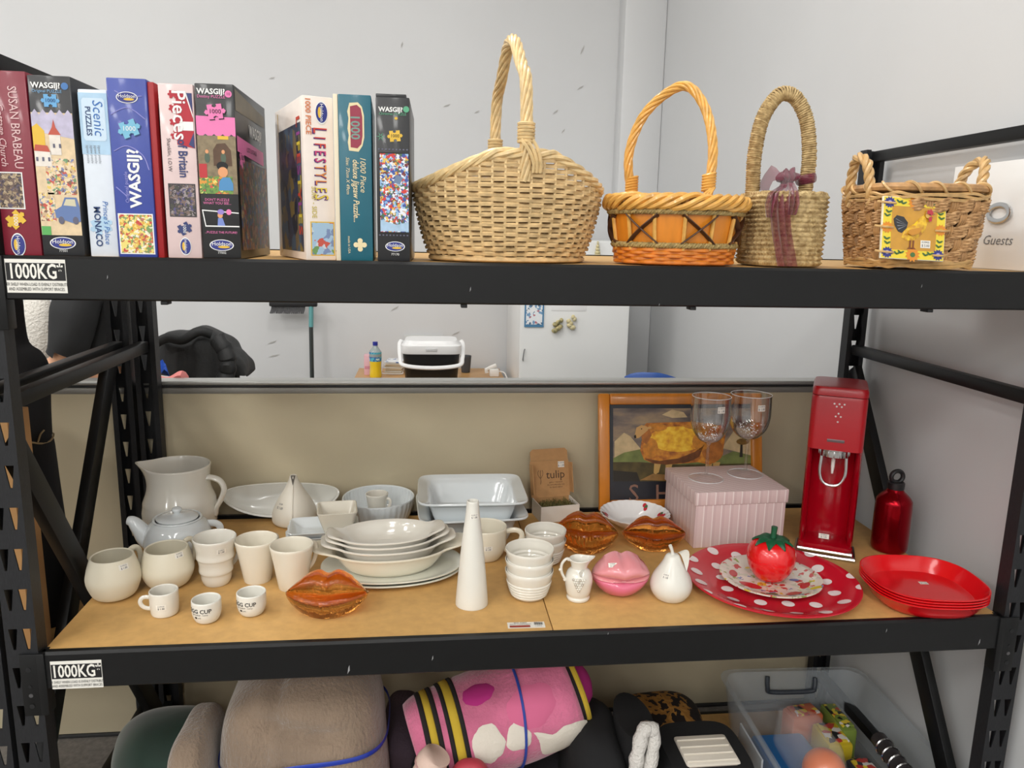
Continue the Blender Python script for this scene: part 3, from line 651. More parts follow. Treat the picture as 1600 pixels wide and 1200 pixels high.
B().prism(out, 0, t, M @ Matrix.Translation((0, t, 0)) @ Matrix.Rotation(pi / 2, 4, 'X')).obj('tuck_flap', kraft, lid)
for s_ in (0, 1):                                       # dust flaps folded out at the lid sides
    B().box(-.004 if s_ == 0 else W + .002, -.002 if s_ == 0 else W + .004, -.03, 0, .01, .1, M).obj('side_flap', kraft, lid)
o_ = M @ Vector((W * .55, 0, .06)); uy = M.to_3x3() @ Vector((0, 0, 1)); fn1 = flat(o_, (1, 0, 0), uy, .0006); fn0 = fn1; brown = mat('brown_ink', (78, 58, 42), .8)
text('tulip', .034, brown, lid, lambda u, v: fn1(u + .012, v + .004), name='logo_lettering')
for k, s_ in enumerate(('gather + bouquet', 'the everyday tulip vase', 'for flower stems')): text(s_, .006, brown, lid, lambda u, v: fn1(u + .012, v - .018 - k * .0075))
tul = B()
for s_ in (-1, 0, 1): tul.tube([M @ Vector((W * .55 - .036 + x * .75 + s_ * .0035 * (1 - abs(y - .01) / .025), -.0006, .06 + y)) for x, y in ((0, -.004), (s_ * .006, .006), (s_ * .007, .014), (s_ * .004 + .002, .02))], .0006, 5)
tul.tube([M @ Vector((W * .55 - .036 + x, -.0006, .06 + y)) for x, y in ((0, -.004), (.001, -.014), (-.001, -.022))], .0006, 5)
tul.obj('tulip_print', brown, lid)
q0 = M @ Vector((W - .022, 0, .094)); flat_sticker(lid, flat(q0, (1, 0, 0), uy, .0006), flat(q0, (1, 0, 0), uy, .0011), 0, 0, .02, .018)
gr = B()
for k in range(260):
    x = rnd.uniform(.008, W - .008); y = rnd.uniform(.01, D_ - .012); a = rnd.uniform(0, 6.28); l = rnd.uniform(.012, .03)
    gr.tube([(x, y, .022), (min(max(x + cos(a) * l * .5, .005), W - .005), min(max(y + sin(a) * l * .4, .006), D_ - .006), .036 + rnd.uniform(0, .012)), (min(max(x + cos(a) * l, .005), W - .005), min(max(y + sin(a) * l, .006), D_ - .006), .03)], .0007, 3)
gr.obj('shredded_filler', mat('olive_shred', (120, 112, 60), .8, var=.5, vscale=80), T); MATS['olive_shred']; stuff(T.children[-1])
B().ball((W / 2, D_ / 2, .02), (.042, .034, .018), 16, 8).obj('green_bundle', mat('dark_green_wrap', (60, 72, 44), .7, var=.4, vscale=60), T)

# --- framed painting of a sheep
a, c = OY(938, 800, 2.165), OY(1190, 800, 2.165); Wf = c.x - a.x; LEAN = radians(12); _n0 = Vector((0, -cos(LEAN), sin(LEAN))); _v0 = Vector((0, sin(LEAN), cos(LEAN)))
FO = Vector(((a.x + c.x) / 2, 2.165, ZD + .0028))
def PX(px, py):                                         # the painting's own coordinates of a picture point
    r = ray(px, py); k = (FO - CAM).dot(_n0) / r.dot(_n0); d = CAM + r * k - FO; return (d.x, d.dot(_v0))
Hf = PX(935, 615)[1]; Wf = PX(1189, 615)[0] - PX(935, 615)[0]; FO.x += (PX(935, 700)[0] + PX(1189, 700)[0]) / 2
T = thing('framed_painting', 'wooden framed painting of a fat woolly sheep leaning on the partition', 'painting', FO); T.rotation_euler = (-LEAN, 0, 0)
wood = mat('honey_pine_frame', (208, 128, 34), .35, coat=.4, var=.25, vscale=12, stretch=(2, 2, .4))
fw = .034
for x0, x1, z0, z1 in ((-Wf / 2, -Wf / 2 + fw, 0, Hf), (Wf / 2 - fw, Wf / 2, 0, Hf), (-Wf / 2 + fw, Wf / 2 - fw, 0, fw), (-Wf / 2 + fw, Wf / 2 - fw, Hf - fw, Hf)):
    B().bbox(x0, x1, -.012, .01, z0, z1, .006).obj('frame_moulding', wood, T)
B().box(-Wf / 2 + fw, Wf / 2 - fw, 0, .006, fw, Hf - fw).obj('backing_board', mat('painting_black', (26, 30, 40), .35), T)
fz = lambda l: flat((0, 0, 0), (1, 0, 0), (0, 0, 1), l)
iw = Wf - 2 * fw; x0, x1 = -Wf / 2 + fw + .018, Wf / 2 - fw - .012; zt, zb = Hf - fw - .016, Hf * .37
def art(name, pts, m, l): return decal(name, [PX(*p) for p in pts], m, T, fz(l))
art('sky', [(958, 638), (1175, 638), (1175, 752), (958, 752)], ramp_mat('painted_sky', 'noise', 9, [(.34, (84, 76, 76)), (.5, (124, 110, 100)), (.66, (168, 144, 110))], .5, (1, 1, 3), False), .0005)
art('cloud', [(960, 690), (975, 676), (985, 682), (1000, 700), (1010, 712), (960, 716)], mat('cloud_cream', (208, 184, 140), .6, var=.2, vscale=40), .0008)
art('cloud', [(1034, 648), (1050, 640), (1068, 644), (1074, 652), (1050, 653)], MATS['cloud_cream'], .0008)
art('cloud', [(1128, 700), (1150, 668), (1175, 672), (1175, 712)], MATS['cloud_cream'], .0008)
art('hill', [(958, 716), (975, 707), (1000, 702), (1020, 708), (1060, 712), (1130, 712), (1145, 705), (1175, 712), (1175, 735), (958, 735)], mat('painted_meadow', (120, 130, 70), .6, var=.35, vscale=25), .0011)
art('ground', [(958, 722), (1000, 722), (1060, 726), (1175, 724), (1175, 752), (958, 752)], mat('painted_earth', (84, 72, 34), .6, var=.5, vscale=30), .0014)
art('path', [(1000, 750), (1020, 740), (1070, 744), (1080, 752)], mat('painted_path', (150, 112, 60), .6, var=.3, vscale=40), .0017)
art('shadow_band', [(958, 735), (995, 738), (1000, 752), (958, 752)], mat('painted_umber', (38, 32, 22), .6), .0017)
woolm = ramp_mat('painted_wool', 'noise', 40, [(.32, (130, 70, 20)), (.48, (190, 112, 30)), (.62, (216, 146, 40))], .45, (1, 1, 1.2), False)
art('tree_trunk', [(1155, 714), (1157, 690), (1160, 690), (1160, 714)], MATS['painted_umber'], .0018); art('tree_crown', ell(1160, 690, 10, 5, 12), mat('painted_autumn', (130, 96, 36), .6, var=.4, vscale=80), .002)
for lx in (1028, 1046, 1108, 1120): art('sheep_leg', [(lx - 6, 722), (lx + 5, 722), (lx + 1, 738), (lx - 4, 741), (lx - 7, 739)], mat('painted_ochre', (196, 158, 92), .6), .0021)
art('sheep_body', [(1003, 668), (1010, 661), (1040, 660), (1080, 659), (1110, 662), (1128, 666), (1133, 680), (1130, 700), (1118, 722), (1108, 726), (1090, 722), (1070, 724), (1040, 726), (1020, 724), (1006, 718), (1000, 704), (1002, 690), (1005, 680)], woolm, .0023)
art('wool_highlight', ell(1058, 686, 44, 20, 24), ramp_mat('painted_wool_light', 'noise', 40, [(.34, (216, 140, 26)), (.5, (240, 184, 34)), (.62, (250, 206, 60))], .45, (1, 1, 1.2), False), .0024)
for _x, _y, _a, _b in ((1016, 700, 12, 16), (1026, 668, 16, 6), (1090, 666, 22, 5), (1095, 690, 14, 14)): art('wool_tuft', ell(_x, _y, _a, _b, 14), mat('painted_wool_mid', (206, 132, 34), .5, var=.3, vscale=70), .0025)
art('belly_shade', [(1006, 716), (1030, 720), (1060, 716), (1085, 706), (1100, 695), (1092, 714), (1075, 722), (1040, 726), (1020, 724)], mat('painted_sienna', (112, 62, 22), .6, var=.4, vscale=50), .0025)
art('haunch', ell(1113, 704, 17, 18, 18), mat('painted_rust', (178, 106, 34), .5, var=.3, vscale=60), .0024)
art('sheep_neck', [(1003, 690), (1001, 676), (1012, 664), (1018, 680), (1010, 694)], MATS['painted_rust'], .0026)
art('sheep_head', [(991, 682), (994, 668), (1002, 664), (1010, 666), (1012, 672), (1004, 679), (998, 684), (993, 685)], mat('painted_fawn', (206, 160, 96), .5), .0029)
art('sheep_ear', [(1009, 668), (1016, 666), (1018, 669), (1011, 671)], MATS['painted_fawn'], .0031); art('sheep_eye', ell(1002, 670, 1.2, .9, 8), BLACK(), .0032); art('sheep_nose', [(990, 681), (993, 679), (994, 684), (991, 685)], MATS['painted_umber'], .0032)
for _k, (ch, px_) in enumerate(zip('SHEEP', (990, 1036, 1078, 1112, 1150))):
    u0, v0 = PX(px_, 772); text(ch, .076, mat('painting_brown_letters', (136, 100, 84), .5), T, lambda u, v: fz(.0022)(u + u0, v + v0), name='painted_letter')

# --- pink striped gift box
FL, FR = at(1083, 857), at(1222, 850); rz = math.atan2(FR.y - FL.y, FR.x - FL.x); Wb = (FR - FL).length
ztop = zat(FL, 770); zl = zat(FL, 789); BL = OZ(1054, 731, ztop); Db = min((BL - OZ(1087, 770, ztop)).length, .24); Db = min(Db, 2.15 - FL.y)
T = thing('gift_box', 'pale pink striped gift box with a lid carrying two wine glasses', 'box', FL, rz)
stripe = bpy.data.materials.new('pink_stripe_paper'); stripe.use_nodes = True
_n = stripe.node_tree; _b = _n.nodes['Principled BSDF']; _tc = _n.nodes.new('ShaderNodeTexCoord'); _s = _n.nodes.new('ShaderNodeSeparateXYZ'); _n.links.new(_tc.outputs['Object'], _s.inputs[0])
_ad = _n.nodes.new('ShaderNodeMath'); _ad.operation = 'ADD'; _n.links.new(_s.outputs[0], _ad.inputs[0]); _n.links.new(_s.outputs[1], _ad.inputs[1])
_mu = _n.nodes.new('ShaderNodeMath'); _mu.operation = 'MULTIPLY'; _mu.inputs[1].default_value = 40; _n.links.new(_ad.outputs[0], _mu.inputs[0])
_fr = _n.nodes.new('ShaderNodeMath'); _fr.operation = 'FRACT'; _n.links.new(_mu.outputs[0], _fr.inputs[0])
_rp = _n.nodes.new('ShaderNodeValToRGB'); _rp.color_ramp.interpolation = 'CONSTANT'; _rp.color_ramp.elements.new(.86)
for e, (p_, c_) in zip(_rp.color_ramp.elements, ((0, (212, 186, 185)), (.3, (220, 196, 194)), (.86, (238, 224, 221)))): e.position = p_; e.color = lin(c_) + (1,)
_n.links.new(_fr.outputs[0], _rp.inputs[0]); _n.links.new(_rp.outputs[0], _b.inputs['Base Color']); _b.inputs['Roughness'].default_value = .55
hl = ztop - ZD
B().bbox(0, Wb, 0, Db, 0, hl - .004, .001).obj('box_body', stripe, T); B().bbox(-.004, Wb + .004, -.004, Db + .004, hl - .036, hl, .0015).obj('lid', stripe, T)
ZT = ztop
# --- wine glasses
def thin_glass(name, power, mult, base):
    g = bpy.data.materials.new(name); g.use_nodes = True; n = g.node_tree; n.nodes.remove(n.nodes['Principled BSDF']); L = n.links.new
    tr = n.nodes.new('ShaderNodeBsdfTransparent'); tr.inputs[0].default_value = (.985, .988, .988, 1); gl = n.nodes.new('ShaderNodeBsdfGlossy'); gl.inputs['Roughness'].default_value = .03
    lw = n.nodes.new('ShaderNodeLayerWeight'); lw.inputs[0].default_value = .4; pw = n.nodes.new('ShaderNodeMath'); pw.operation = 'POWER'; pw.inputs[1].default_value = power; L(lw.outputs['Facing'], pw.inputs[0])
    ma = n.nodes.new('ShaderNodeMath'); ma.operation = 'MULTIPLY_ADD'; ma.inputs[1].default_value = mult; ma.inputs[2].default_value = base; L(pw.outputs[0], ma.inputs[0])
    mx = n.nodes.new('ShaderNodeMixShader'); L(ma.outputs[0], mx.inputs[0]); L(tr.outputs[0], mx.inputs[1]); L(gl.outputs[0], mx.inputs[2]); L(mx.outputs[0], n.nodes['Material Output'].inputs[0]); return g
glass = thin_glass('clear_glass', 1.5, .95, .07); foot_glass = thin_glass('foot_glass', 4, .5, .02); glint_bead_white = mat('glint_and_bead_white', (236, 240, 242), .08, coat=.6)
def wine(px, py, label, hw, hyr, rim_hw):
    P = OZ(px, py, ZT); P.z = ZT + .0004; H3 = zat(P, hyr) - P.z; s_ = scx(P); rr = rim_hw * scx((P.x, P.y, P.z + H3)); br = hw * s_
    zb_ = H3 * .46
    outer = [(0, .0005), (br, .0005), (br, .0018), (br * .6, .004), (br * .2, .008), (.0052, .015), (.0044, H3 * .2), (.0046, H3 * .36), (.0065, H3 * .43)]
    bowl = [(rr * .55, zb_ + .006), (rr * .86, zb_ + .028), (rr * 1.0, zb_ + .055), (rr * 1.02, zb_ + .085), (rr * 1.0, H3)]
    p = smooth2(outer[4:] + bowl, 4); p = outer[:4] + p
    t = .0013; inner = [(r - t, z) for r, z in reversed(smooth2(bowl, 4))]; inner[0] = (rr - t * .8, H3 + .0004)
    T = thing('wine_glass', label, 'wine glass', P, 0, 'wine glasses on the pink box')
    k0 = max(i for i, (r, z) in enumerate(p) if z < .016)
    B().lathe(p[k0:] + inner + [(rr * .3, zb_ + .004), (0, zb_ + .002)], 48).obj('bowl_and_stem', glass, T, smooth=60)
    B().lathe(p[:k0 + 1] + [(0, p[k0][1])], 48).obj('foot', foot_glass, T, smooth=60)
    for r_, z_, w_ in ((rr - .0006, H3 + .0003, .0010), (br - .0008, .0014, .0009)): B().tube([(r_ * cos(a), r_ * sin(a), z_) for a in (2 * pi * i / 48 for i in range(48))], w_, 6, closed=True).obj('painted_edge_glint', glint_bead_white, T)  # opaque white rings put the glint of rim and foot into the colour
    f = interp(smooth2(bowl, 4)); st = B()
    sticker(T, f, camphi(P) + .55, H3 - .028, .022, .017)
    bb = B()
    for k in range(46):
        a = camphi(P) + rnd.uniform(-.45, .5); z = zb_ + rnd.uniform(.012, .06); r = f(z) + .0012; bb.ball((r * cos(a), r * sin(a), z), rnd.uniform(.0010, .0018), 6, 4)
    stuff(bb.obj('bubble_beads', glint_bead_white, T)); return T
wine(1103, 748, 'left tall wine glass standing on the pink striped box', 26, 619, 29)
wine(1164, 741, 'right tall wine glass standing on the pink striped box', 26, 616, 30)

# --- soda machine
P = at(1288, 852); Hs = zat(P, 600) - ZD; RZ = radians(-29); Wm = 86 * mpp((P.x, P.y, ZD + .3), cos(RZ), sin(RZ)); Dm = .17
T = thing('soda_machine', 'tall glossy red soda maker with a steel nozzle and wire foot', 'soda maker', P, RZ)
red = mat('gloss_red_plastic', (172, 4, 22), .32, coat=.15); dred = mat('dark_red_plastic', (168, 4, 26), .2, coat=.4)
steelm = mat('polished_steel', (200, 200, 200), .22, 1)
w2 = Wm / 2; zh = Hs * .62
def rr_ring(x0, x1, y0, y1, z, r=.018, seg=8):
    out = []
    for cx_, cy_, a0 in ((x1 - r, y1 - r, 0), (x0 + r, y1 - r, 90), (x0 + r, y0 + r, 180), (x1 - r, y0 + r, 270)):
        for k in range(seg + 1): a = radians(a0 + 90 * k / seg); out.append((cx_ + r * cos(a), cy_ + r * sin(a), z))
    return out
hd = B(); y0_, y1_ = -Dm * .38, Dm * .62
hd.loft([rr_ring(-w2, w2, y0_, y1_, zh + .004, .02), rr_ring(-w2, w2, y0_, y1_, Hs - .034, .02), rr_ring(-w2 + .001, w2 - .001, y0_ + .002, y1_, Hs - .026, .02)]); hd.obj('head', red, T)
rr_cap = B().loft([rr_ring(-w2, w2, y0_, y1_, Hs - .024, .02), rr_ring(-w2, w2, y0_, y1_, Hs - .01, .02), rr_ring(-w2 + .004, w2 - .004, y0_ + .004, y1_ - .004, Hs - .002, .018), rr_ring(-w2 + .014, w2 - .014, y0_ + .014, y1_ - .014, Hs, .012)]); rr_cap.obj('press_block', red, T)
# hollow lower body: back wall, two cheeks and a concave floor
lo = B(); N_ = 18
sec = [(-w2, y0_ + .03), (-w2 + .005, y0_ + .02), (-w2 + .012, y0_ + .028)] 
for k in range(N_ + 1):
    a = pi * k / N_; sec.append(((-w2 + .014) * cos(a), y0_ + .045 + .062 * sin(a) ** .6))
sec += [(w2 - .012, y0_ + .028), (w2 - .005, y0_ + .02), (w2, y0_ + .03), (w2, y1_ - .02), (w2 - .02, y1_), (-w2 + .02, y1_), (-w2, y1_ - .02)]
lo.loft([[(x, y, z) for x, y in sec] for z in (.02, .05, zh * .5, zh + .004)]); lo.obj('hollow_body', dred, T, smooth=50)
lip_ = B().loft([rr_ring(-w2, w2, y0_ - .0, y1_, .006, .02), rr_ring(-w2, w2, y0_ - .0, y1_, .016, .02), rr_ring(-w2 + .006, w2 - .006, y0_ + .004, y1_ - .01, .0205, .018)]); lip_.obj('drip_tray', dred, T)
nz = B().lathe([(0, zh - .022), (.032, zh - .022), (.037, zh - .018), (.037, zh - .002), (.041, zh), (.041, zh + .01), (0, zh + .01)], 40, lambda x, y, z: (x, y + y0_ + .045, z))
nz.obj('nozzle_collar', steelm, T)
for k in range(16): a = 2 * pi * k / 16; B().bbox(-.002, .002, -.0015, .0015, zh - .018, zh - .003, .0006, Matrix.Translation((.037 * cos(a), y0_ + .045 + .037 * sin(a), 0)) @ Matrix.Rotation(a + pi / 2, 4, 'Z')).obj('collar_rib', steelm, T)
B().tube([(0, y0_ + .045, zh - .02), (0, y0_ + .045, zh - .05), (0, y0_ + .045, zh - .07)], [.0055, .005, .0028], 12).obj('carbonating_tube', mat('clear_white_plastic', (236, 232, 228), .2), T)
lp = smoothpath([(-.03, y0_ + .01, zh - .015), (-.031, y0_ + .008, zh - .06), (-.02, y0_ + .008, zh - .086), (0, y0_ + .008, zh - .093), (.02, y0_ + .008, zh - .086), (.031, y0_ + .008, zh - .06), (.03, y0_ + .01, zh - .015)], 6)
B().tube(lp, .0042, 8).obj('bottle_yoke', steelm, T)
ft = B(); yf = y0_ - .028
ft.tube([(-w2 - .004, yf + .05, .004), (-w2 - .004, yf, .004), (w2 + .004, yf, .004), (w2 + .004, yf + .05, .004)] and smoothpath([(-w2 - .002, yf + .09, .0042), (-w2 - .003, yf + .01, .0042), (-w2 + .006, yf, .0042), (w2 - .006, yf, .0042), (w2 + .003, yf + .01, .0042), (w2 + .002, yf + .09, .0042)], 5), .0055, 8)
ft.tube([(-w2, yf + .03, .0055), (w2, yf + .03, .0055)], .0055, 8); ft.obj('wire_foot', steelm, T)
silver = mat('silver_print', (214, 206, 206), .3, .5)
fy = flat((0, y0_, 0), (1, 0, 0), (0, 0, 1), .0006)
for u, v in ((-.012, .083), (0, .083), (.012, .083), (-.006, .076), (.006, .076), (0, .058), (-.006, .05), (.006, .05), (0, .036)): decal('indicator_dot', ell(u, zh + v + .045, .0024, .0024, 10), silver, T, fy)
B().bbox(-.021, .021, y0_ - .001, y0_ + .001, zh + .026, zh + .034, .0006).obj('badge', mat('badge_grey', (120, 104, 106), .3, .6), T)
flat_sticker(T, flat((-.004, y0_ + .05, .0285), (1, 0, 0), (0, .7, .7), .002), flat((-.004, y0_ + .05, .0285), (1, 0, 0), (0, .7, .7), .0026), 0, 0, .026, .014)
T.location.z = ZD + .0018

# --- red aluminium bottle
T, P, f, o = pot('drink_bottle', 'red metallic aluminium bottle with a black loop cap', 'bottle', 1388, 858, [(858, 22), (855, 24), (845, 25), (790, 25), (779, 23.5), (771, 17), (766, 11.5), (762, 11)], mat('red_anodised', (150, 6, 24), .22, .85), .002, sm=4)
hz = o[-1][1]; bk = mat('black_plastic', (24, 24, 26), .4)
cp = thing.__name__ and B().lathe([(0, hz - .002), (.021, hz - .002), (.0215, hz + .014), (.019, hz + .017), (0, hz + .017)], 28); capo = cp.obj('cap', bk, T)
B().tube([(.0165 * cos(a), 0, hz + .031 + .0155 * sin(a)) for a in (2 * pi * i / 20 for i in range(20))], .006, 8, closed=True).obj('cap_loop', bk, capo)

# --- polka dot plate, floral plate and tomato
P = at(1204, 915); Rp = 125 * scx(P)
T = thing('polka_plate', 'large round red plate with white polka dots', 'plate', P, radians(-10))
pp = [(.62, 0), (.66, .0015), (.74, .006), (.9, .017), (1, .021), (1.0, .0235), (.985, .024), (.9, .0195), (.76, .0085), (.68, .004), (.5, .0035), (0, .0035)]
B().lathe([(0, .001), (.3 * Rp, .001)] + [(r * Rp, z) for r, z in pp], 72).obj('body', mat('red_melamine', (204, 22, 44), .22, coat=.4), T)
B().lathe([(.997 * Rp, .0205), (1.003 * Rp, .021), (1.003 * Rp, .0238), (.985 * Rp, .0246), (.984 * Rp, .0238), (.997 * Rp, .0232)], 72).obj('white_rim', mat('plate_rim_white', (235, 222, 220), .3), T) if False else None
top = sorted([(r * Rp, z) for r, z in pp[6:]]); fz_ = lambda r: next((z0 + (z1 - z0) * (r - r0) / max(r1 - r0, 1e-9) for (r0, z0), (r1, z1) in zip(top, top[1:]) if r0 <= r <= r1), top[-1][1])
dotm = mat('polka_white', (242, 232, 232), .25, coat=.4); sp_ = .062; dn = 0
for i in range(-4, 5):
    for j in range(-4, 5):
        x, y = (i + .2) * sp_, (j + .35) * sp_; R0 = .0145
        if math.hypot(x, y) > Rp + .006: continue
        pts = []
        for k in range(16):
            u, v = x + R0 * cos(2 * pi * k / 16), y + R0 * sin(2 * pi * k / 16); r = math.hypot(u, v)
            if r > Rp * .985: u, v = u * Rp * .985 / r, v * Rp * .985 / r; r = Rp * .985
            pts.append((u, v, fz_(r) + .0012))
        c_ = (x * min(1, Rp * .97 / max(math.hypot(x, y), 1e-6)), y * min(1, Rp * .97 / max(math.hypot(x, y), 1e-6)))
        pts.append((c_[0], c_[1], fz_(math.hypot(*c_)) + .0013))
        me = bpy.data.meshes.new('polka_dot'); me.from_pydata(pts, [], [(k, (k + 1) % 16, 16) for k in range(16)]); mk('polka_dot', me, dotm, T)
P2 = OZ(1203, 908, ZD + .0045); P2.z = ZD + .0052; R2 = 74 * scx(P2)
T = thing('floral_plate', 'small glass plate with fruit and flower print on the polka plate', 'plate', P2, radians(-8))
p2 = [(.6, 0), (.68, .002), (.85, .009), (1, .014), (1, .016), (.985, .0165), (.85, .0115), (.66, .004), (0, .0035)]
B().lathe([(0, .0005)] + [(r * R2, z) for r, z in p2], 56).obj('body', ramp_mat('floral_print', 'voronoi', 85, [(0, (226, 222, 208)), (.3, (200, 206, 186)), (.42, (224, 216, 206)), (.56, (196, 62, 60)), (.66, (226, 222, 208)), (.76, (150, 168, 88)), (.83, (226, 220, 206)), (.93, (120, 132, 176)), (.96, (222, 196, 60))], .12, coat=.7, distort=.012), T)
fpl = lambda u, v: (u, v, next((z0 + (z1 - z0) * (math.hypot(u, v) - r0) / max(r1 - r0, 1e-9) for (r0, z0), (r1, z1) in zip(sorted((r * R2, z) for r, z in p2[5:]), sorted((r * R2, z) for r, z in p2[5:])[1:]) if r0 <= math.hypot(u, v) <= r1), .0165) + .0006)
for (u, v, s_, rr_, mm) in ((.03, -.075, .024, .5, 'slice_red'), (-.055, -.035, .028, -.6, 'slice_red'), (.07, -.03, .02, .9, 'slice_red'), (.085, -.055, .015, .2, 'print_yellow'), (.055, .0, .012, 0, 'print_blue'), (-.08, .02, .02, 1.2, 'slice_red'), (-.02, -.08, .017, .3, 'print_green'), (.02, .08, .02, 0, 'slice_red')):
    col = dict(slice_red=(190, 44, 50), print_yellow=(216, 200, 50), print_blue=(118, 134, 186), print_green=(90, 130, 70))[mm]
    decal('fruit_print', [p_ for p_ in ell(u * R2 / .115, v * R2 / .115, s_, s_ * .5, 14, rr_)], mat(mm, col, .2, coat=.5), T, fpl)
P3 = OZ(1202, 903, ZD + .009); P3.z = ZD + .0093; s_ = scx(P3)
T = thing('plastic_tomato', 'shiny red plastic tomato with a green stalk on the plates', 'tomato', P3)
rt = 35 * s_; tb = B().lathe(smooth2([(0, .006), (.25 * rt, .002), (.55 * rt, .004), (.85 * rt, .026), (1.0 * rt, .058), (.95 * rt, .085), (.78 * rt, .104), (.5 * rt, .114), (.25 * rt, .112), (0, .108)], 4), 60, lambda x, y, z: (x * (1 + .022 * cos(5 * math.atan2(y, x) + .6)), y * (1 + .022 * cos(5 * math.atan2(y, x) + .6)), z * .88 - .0016)); tb.obj('body', mat('tomato_red', (226, 20, 26), .25, coat=.6), T)
gg = mat('tomato_leaf_green', (14, 84, 52), .4)
for k in range(8):
    a = 2 * pi * k / 8 + .2; R = []
    for i in range(7):
        q = i / 6; r = .004 + .044 * q; w = .0135 * sin(pi * min(.95, .25 + q * .72)); zz_ = .1015 + .005 * sin(pi * q) - .011 * q * q
        R.append([(r * cos(a) - s2 * w * sin(a), r * sin(a) + s2 * w * cos(a), zz_ + u) for s2, u in ((-1, -.001), (0, .003), (1, -.001), (0, -.003))])
    B().loft(R).obj('sepal', gg, T)
B().tube([(0, 0, .098), (.001, 0, .112), (.002, 0, .132)], [.009, .0065, .0075], 12).obj('stalk', gg, T)

# --- stacked red trays
P = at(1440, 938); redt = mat('red_tray_plastic', (222, 18, 26), .2, coat=.5)
a = 80 * scx(P)
R = []
for s_, z in ((.80, 0), (.82, .001), (.88, .012), (.975, .031), (1.0, .033), (1.0, .035), (.98, .0355), (.962, .0335), (.868, .014), (.8, .0035)): R.append(sup(a * s_, a * .96 * s_, 2.7, z, 72))
tm = B().loft(R).mesh('tray')
for k in range(4):
    o = mk('tray', tm, redt, None, (P.x, P.y + .006, ZD + .0033 + k * .0064), (0, 0, radians(-7)))
    tag(o, ('lowest', 'second', 'third', 'topmost')[k] + ' red rounded square tray in the stack at the right', 'tray', 'stacked red trays')
    if k == 3: flat_sticker(o, flat((.02, .03, .0035), (1, 0, 0), (0, 1, 0), .0008), flat((.02, .03, .0035), (1, 0, 0), (0, 1, 0), .0013), 0, 0, .02, .014)
# ================================================================== jigsaw boxes on the upper deck
def jbox(label, xl, xr, ztop, col, rz=0, y=1.478, depth=.25, sides=None, liner=None, group='jigsaw puzzle boxes standing in a row'):
    """a lidded jigsaw box standing on end; local x across the spine, z up, spine at y=0. returns (thing, w, h, front map, front map above)"""
    w = xr - xl; h = ztop - ZU
    T = thing('puzzle_box', label, 'puzzle box', (xl, y, ZU + .0015), rz, group)
    cm = mat('card_%d_%d_%d' % col, col, .42, coat=.25, var=.05, vscale=30)
    # lid wraps spine and one broad side, tray shows as a step at the back
    B().bbox(0, w, 0, depth, 0, h, .002).obj('lid', cm, T)
    if liner:
        for n_, x_ in (('tray_edge', w + .0002),): B().bbox(w - .001, w + .0035, .006, depth - .01, .004, h - .004, .001).obj(n_, mat('tray_%d_%d_%d' % liner, liner, .6), T)
    return T, w, h, (lambda l: flat((w / 2, 0, 0), (1, 0, 0), (0, 0, 1), l)), (lambda l: flat((w, depth / 2, 0), (0, 1, 0), (0, 0, 1), l))
bx = lambda px: OY(px, 400, 1.478).x
zt_ = lambda px, py: OY(px, py, 1.478).z
def picture(T, fn, cu, cv, w, h, m, frame=None, name='picture'):
    if frame: decal('picture_border', rect(cu, cv, w + .004, h + .004), frame, T, fn(.0005))
    return decal(name, rect(cu, cv, w, h), m, T, fn(.0008))
def vtext(T, fn, s, size, m, cu, cv, l=.0012, **k):            # lettering that reads downwards
    return text(s, size, m, T, lambda u, v: fn(l)(cu + v, cv - u), **k)
def htext(T, fn, s, size, m, cu, cv, l=.0012, rot=0, **k):
    c_, s_ = cos(rot), sin(rot); return text(s, size, m, T, lambda u, v: fn(l)(cu + u * c_ - v * s_, cv + u * s_ + v * c_), **k)
blue_o = mat('oval_blue', (44, 52, 130), .4); yel = mat('print_gold', (226, 184, 60), .4); wht = WHITE()
def maker_oval(T, fn, cu, cv, a, b_, l=.001, vert=False):
    if vert: a, b_ = b_, a
    decal('maker_oval_edge', ell(cu, cv, a * 1.1, b_ * 1.14, 24), wht, T, fn(l)); decal('maker_oval', ell(cu, cv, a, b_, 24), blue_o, T, fn(l + .0003))
    (vtext if vert else htext)(T, fn, 'Holdson', (a if not vert else b_) * .52, wht, cu, cv + (b_ * .25 if not vert else 0), l + .0007)
    decal('jigsaw_swoosh', ell(cu + (a * .2 if not vert else -a * .35), cv - (b_ * .35 if not vert else 0), (a * .55 if not vert else a * .3), (b_ * .25 if not vert else b_ * .55), 14), yel, T, fn(l + .0006))
def piece(T, fn, cu, cv, s, m, num='1000', tm=None, rot=0, l=.0012, vert=False, edge=None):
    if edge: decal('piece_shadow', [(u + s * .12, v - s * .12) for u, v in jigsaw(cu, cv, s, rot)], edge, T, fn(l - .0003))
    decal('jigsaw_piece', jigsaw(cu, cv, s, rot), m, T, fn(l))
    (vtext if vert else htext)(T, fn, num, s * .85, tm or BLACK(), cu, cv, l + .0005)
crowdA = ramp_mat('print_village', 'voronoi', 230, [(0, (226, 206, 170)), (.28, (204, 176, 140)), (.4, (120, 128, 168)), (.5, (232, 214, 186)), (.62, (196, 84, 72)), (.72, (226, 196, 96)), (.82, (128, 96, 80)), (.92, (110, 150, 110))], .4, distort=.006)
crowdB = ramp_mat('print_carnival', 'voronoi', 240, [(0, (200, 60, 50)), (.18, (70, 90, 160)), (.34, (226, 190, 90)), (.48, (236, 226, 210)), (.6, (150, 60, 40)), (.72, (80, 130, 80)), (.84, (96, 60, 110)), (.93, (40, 44, 70))], .4, distort=.006)
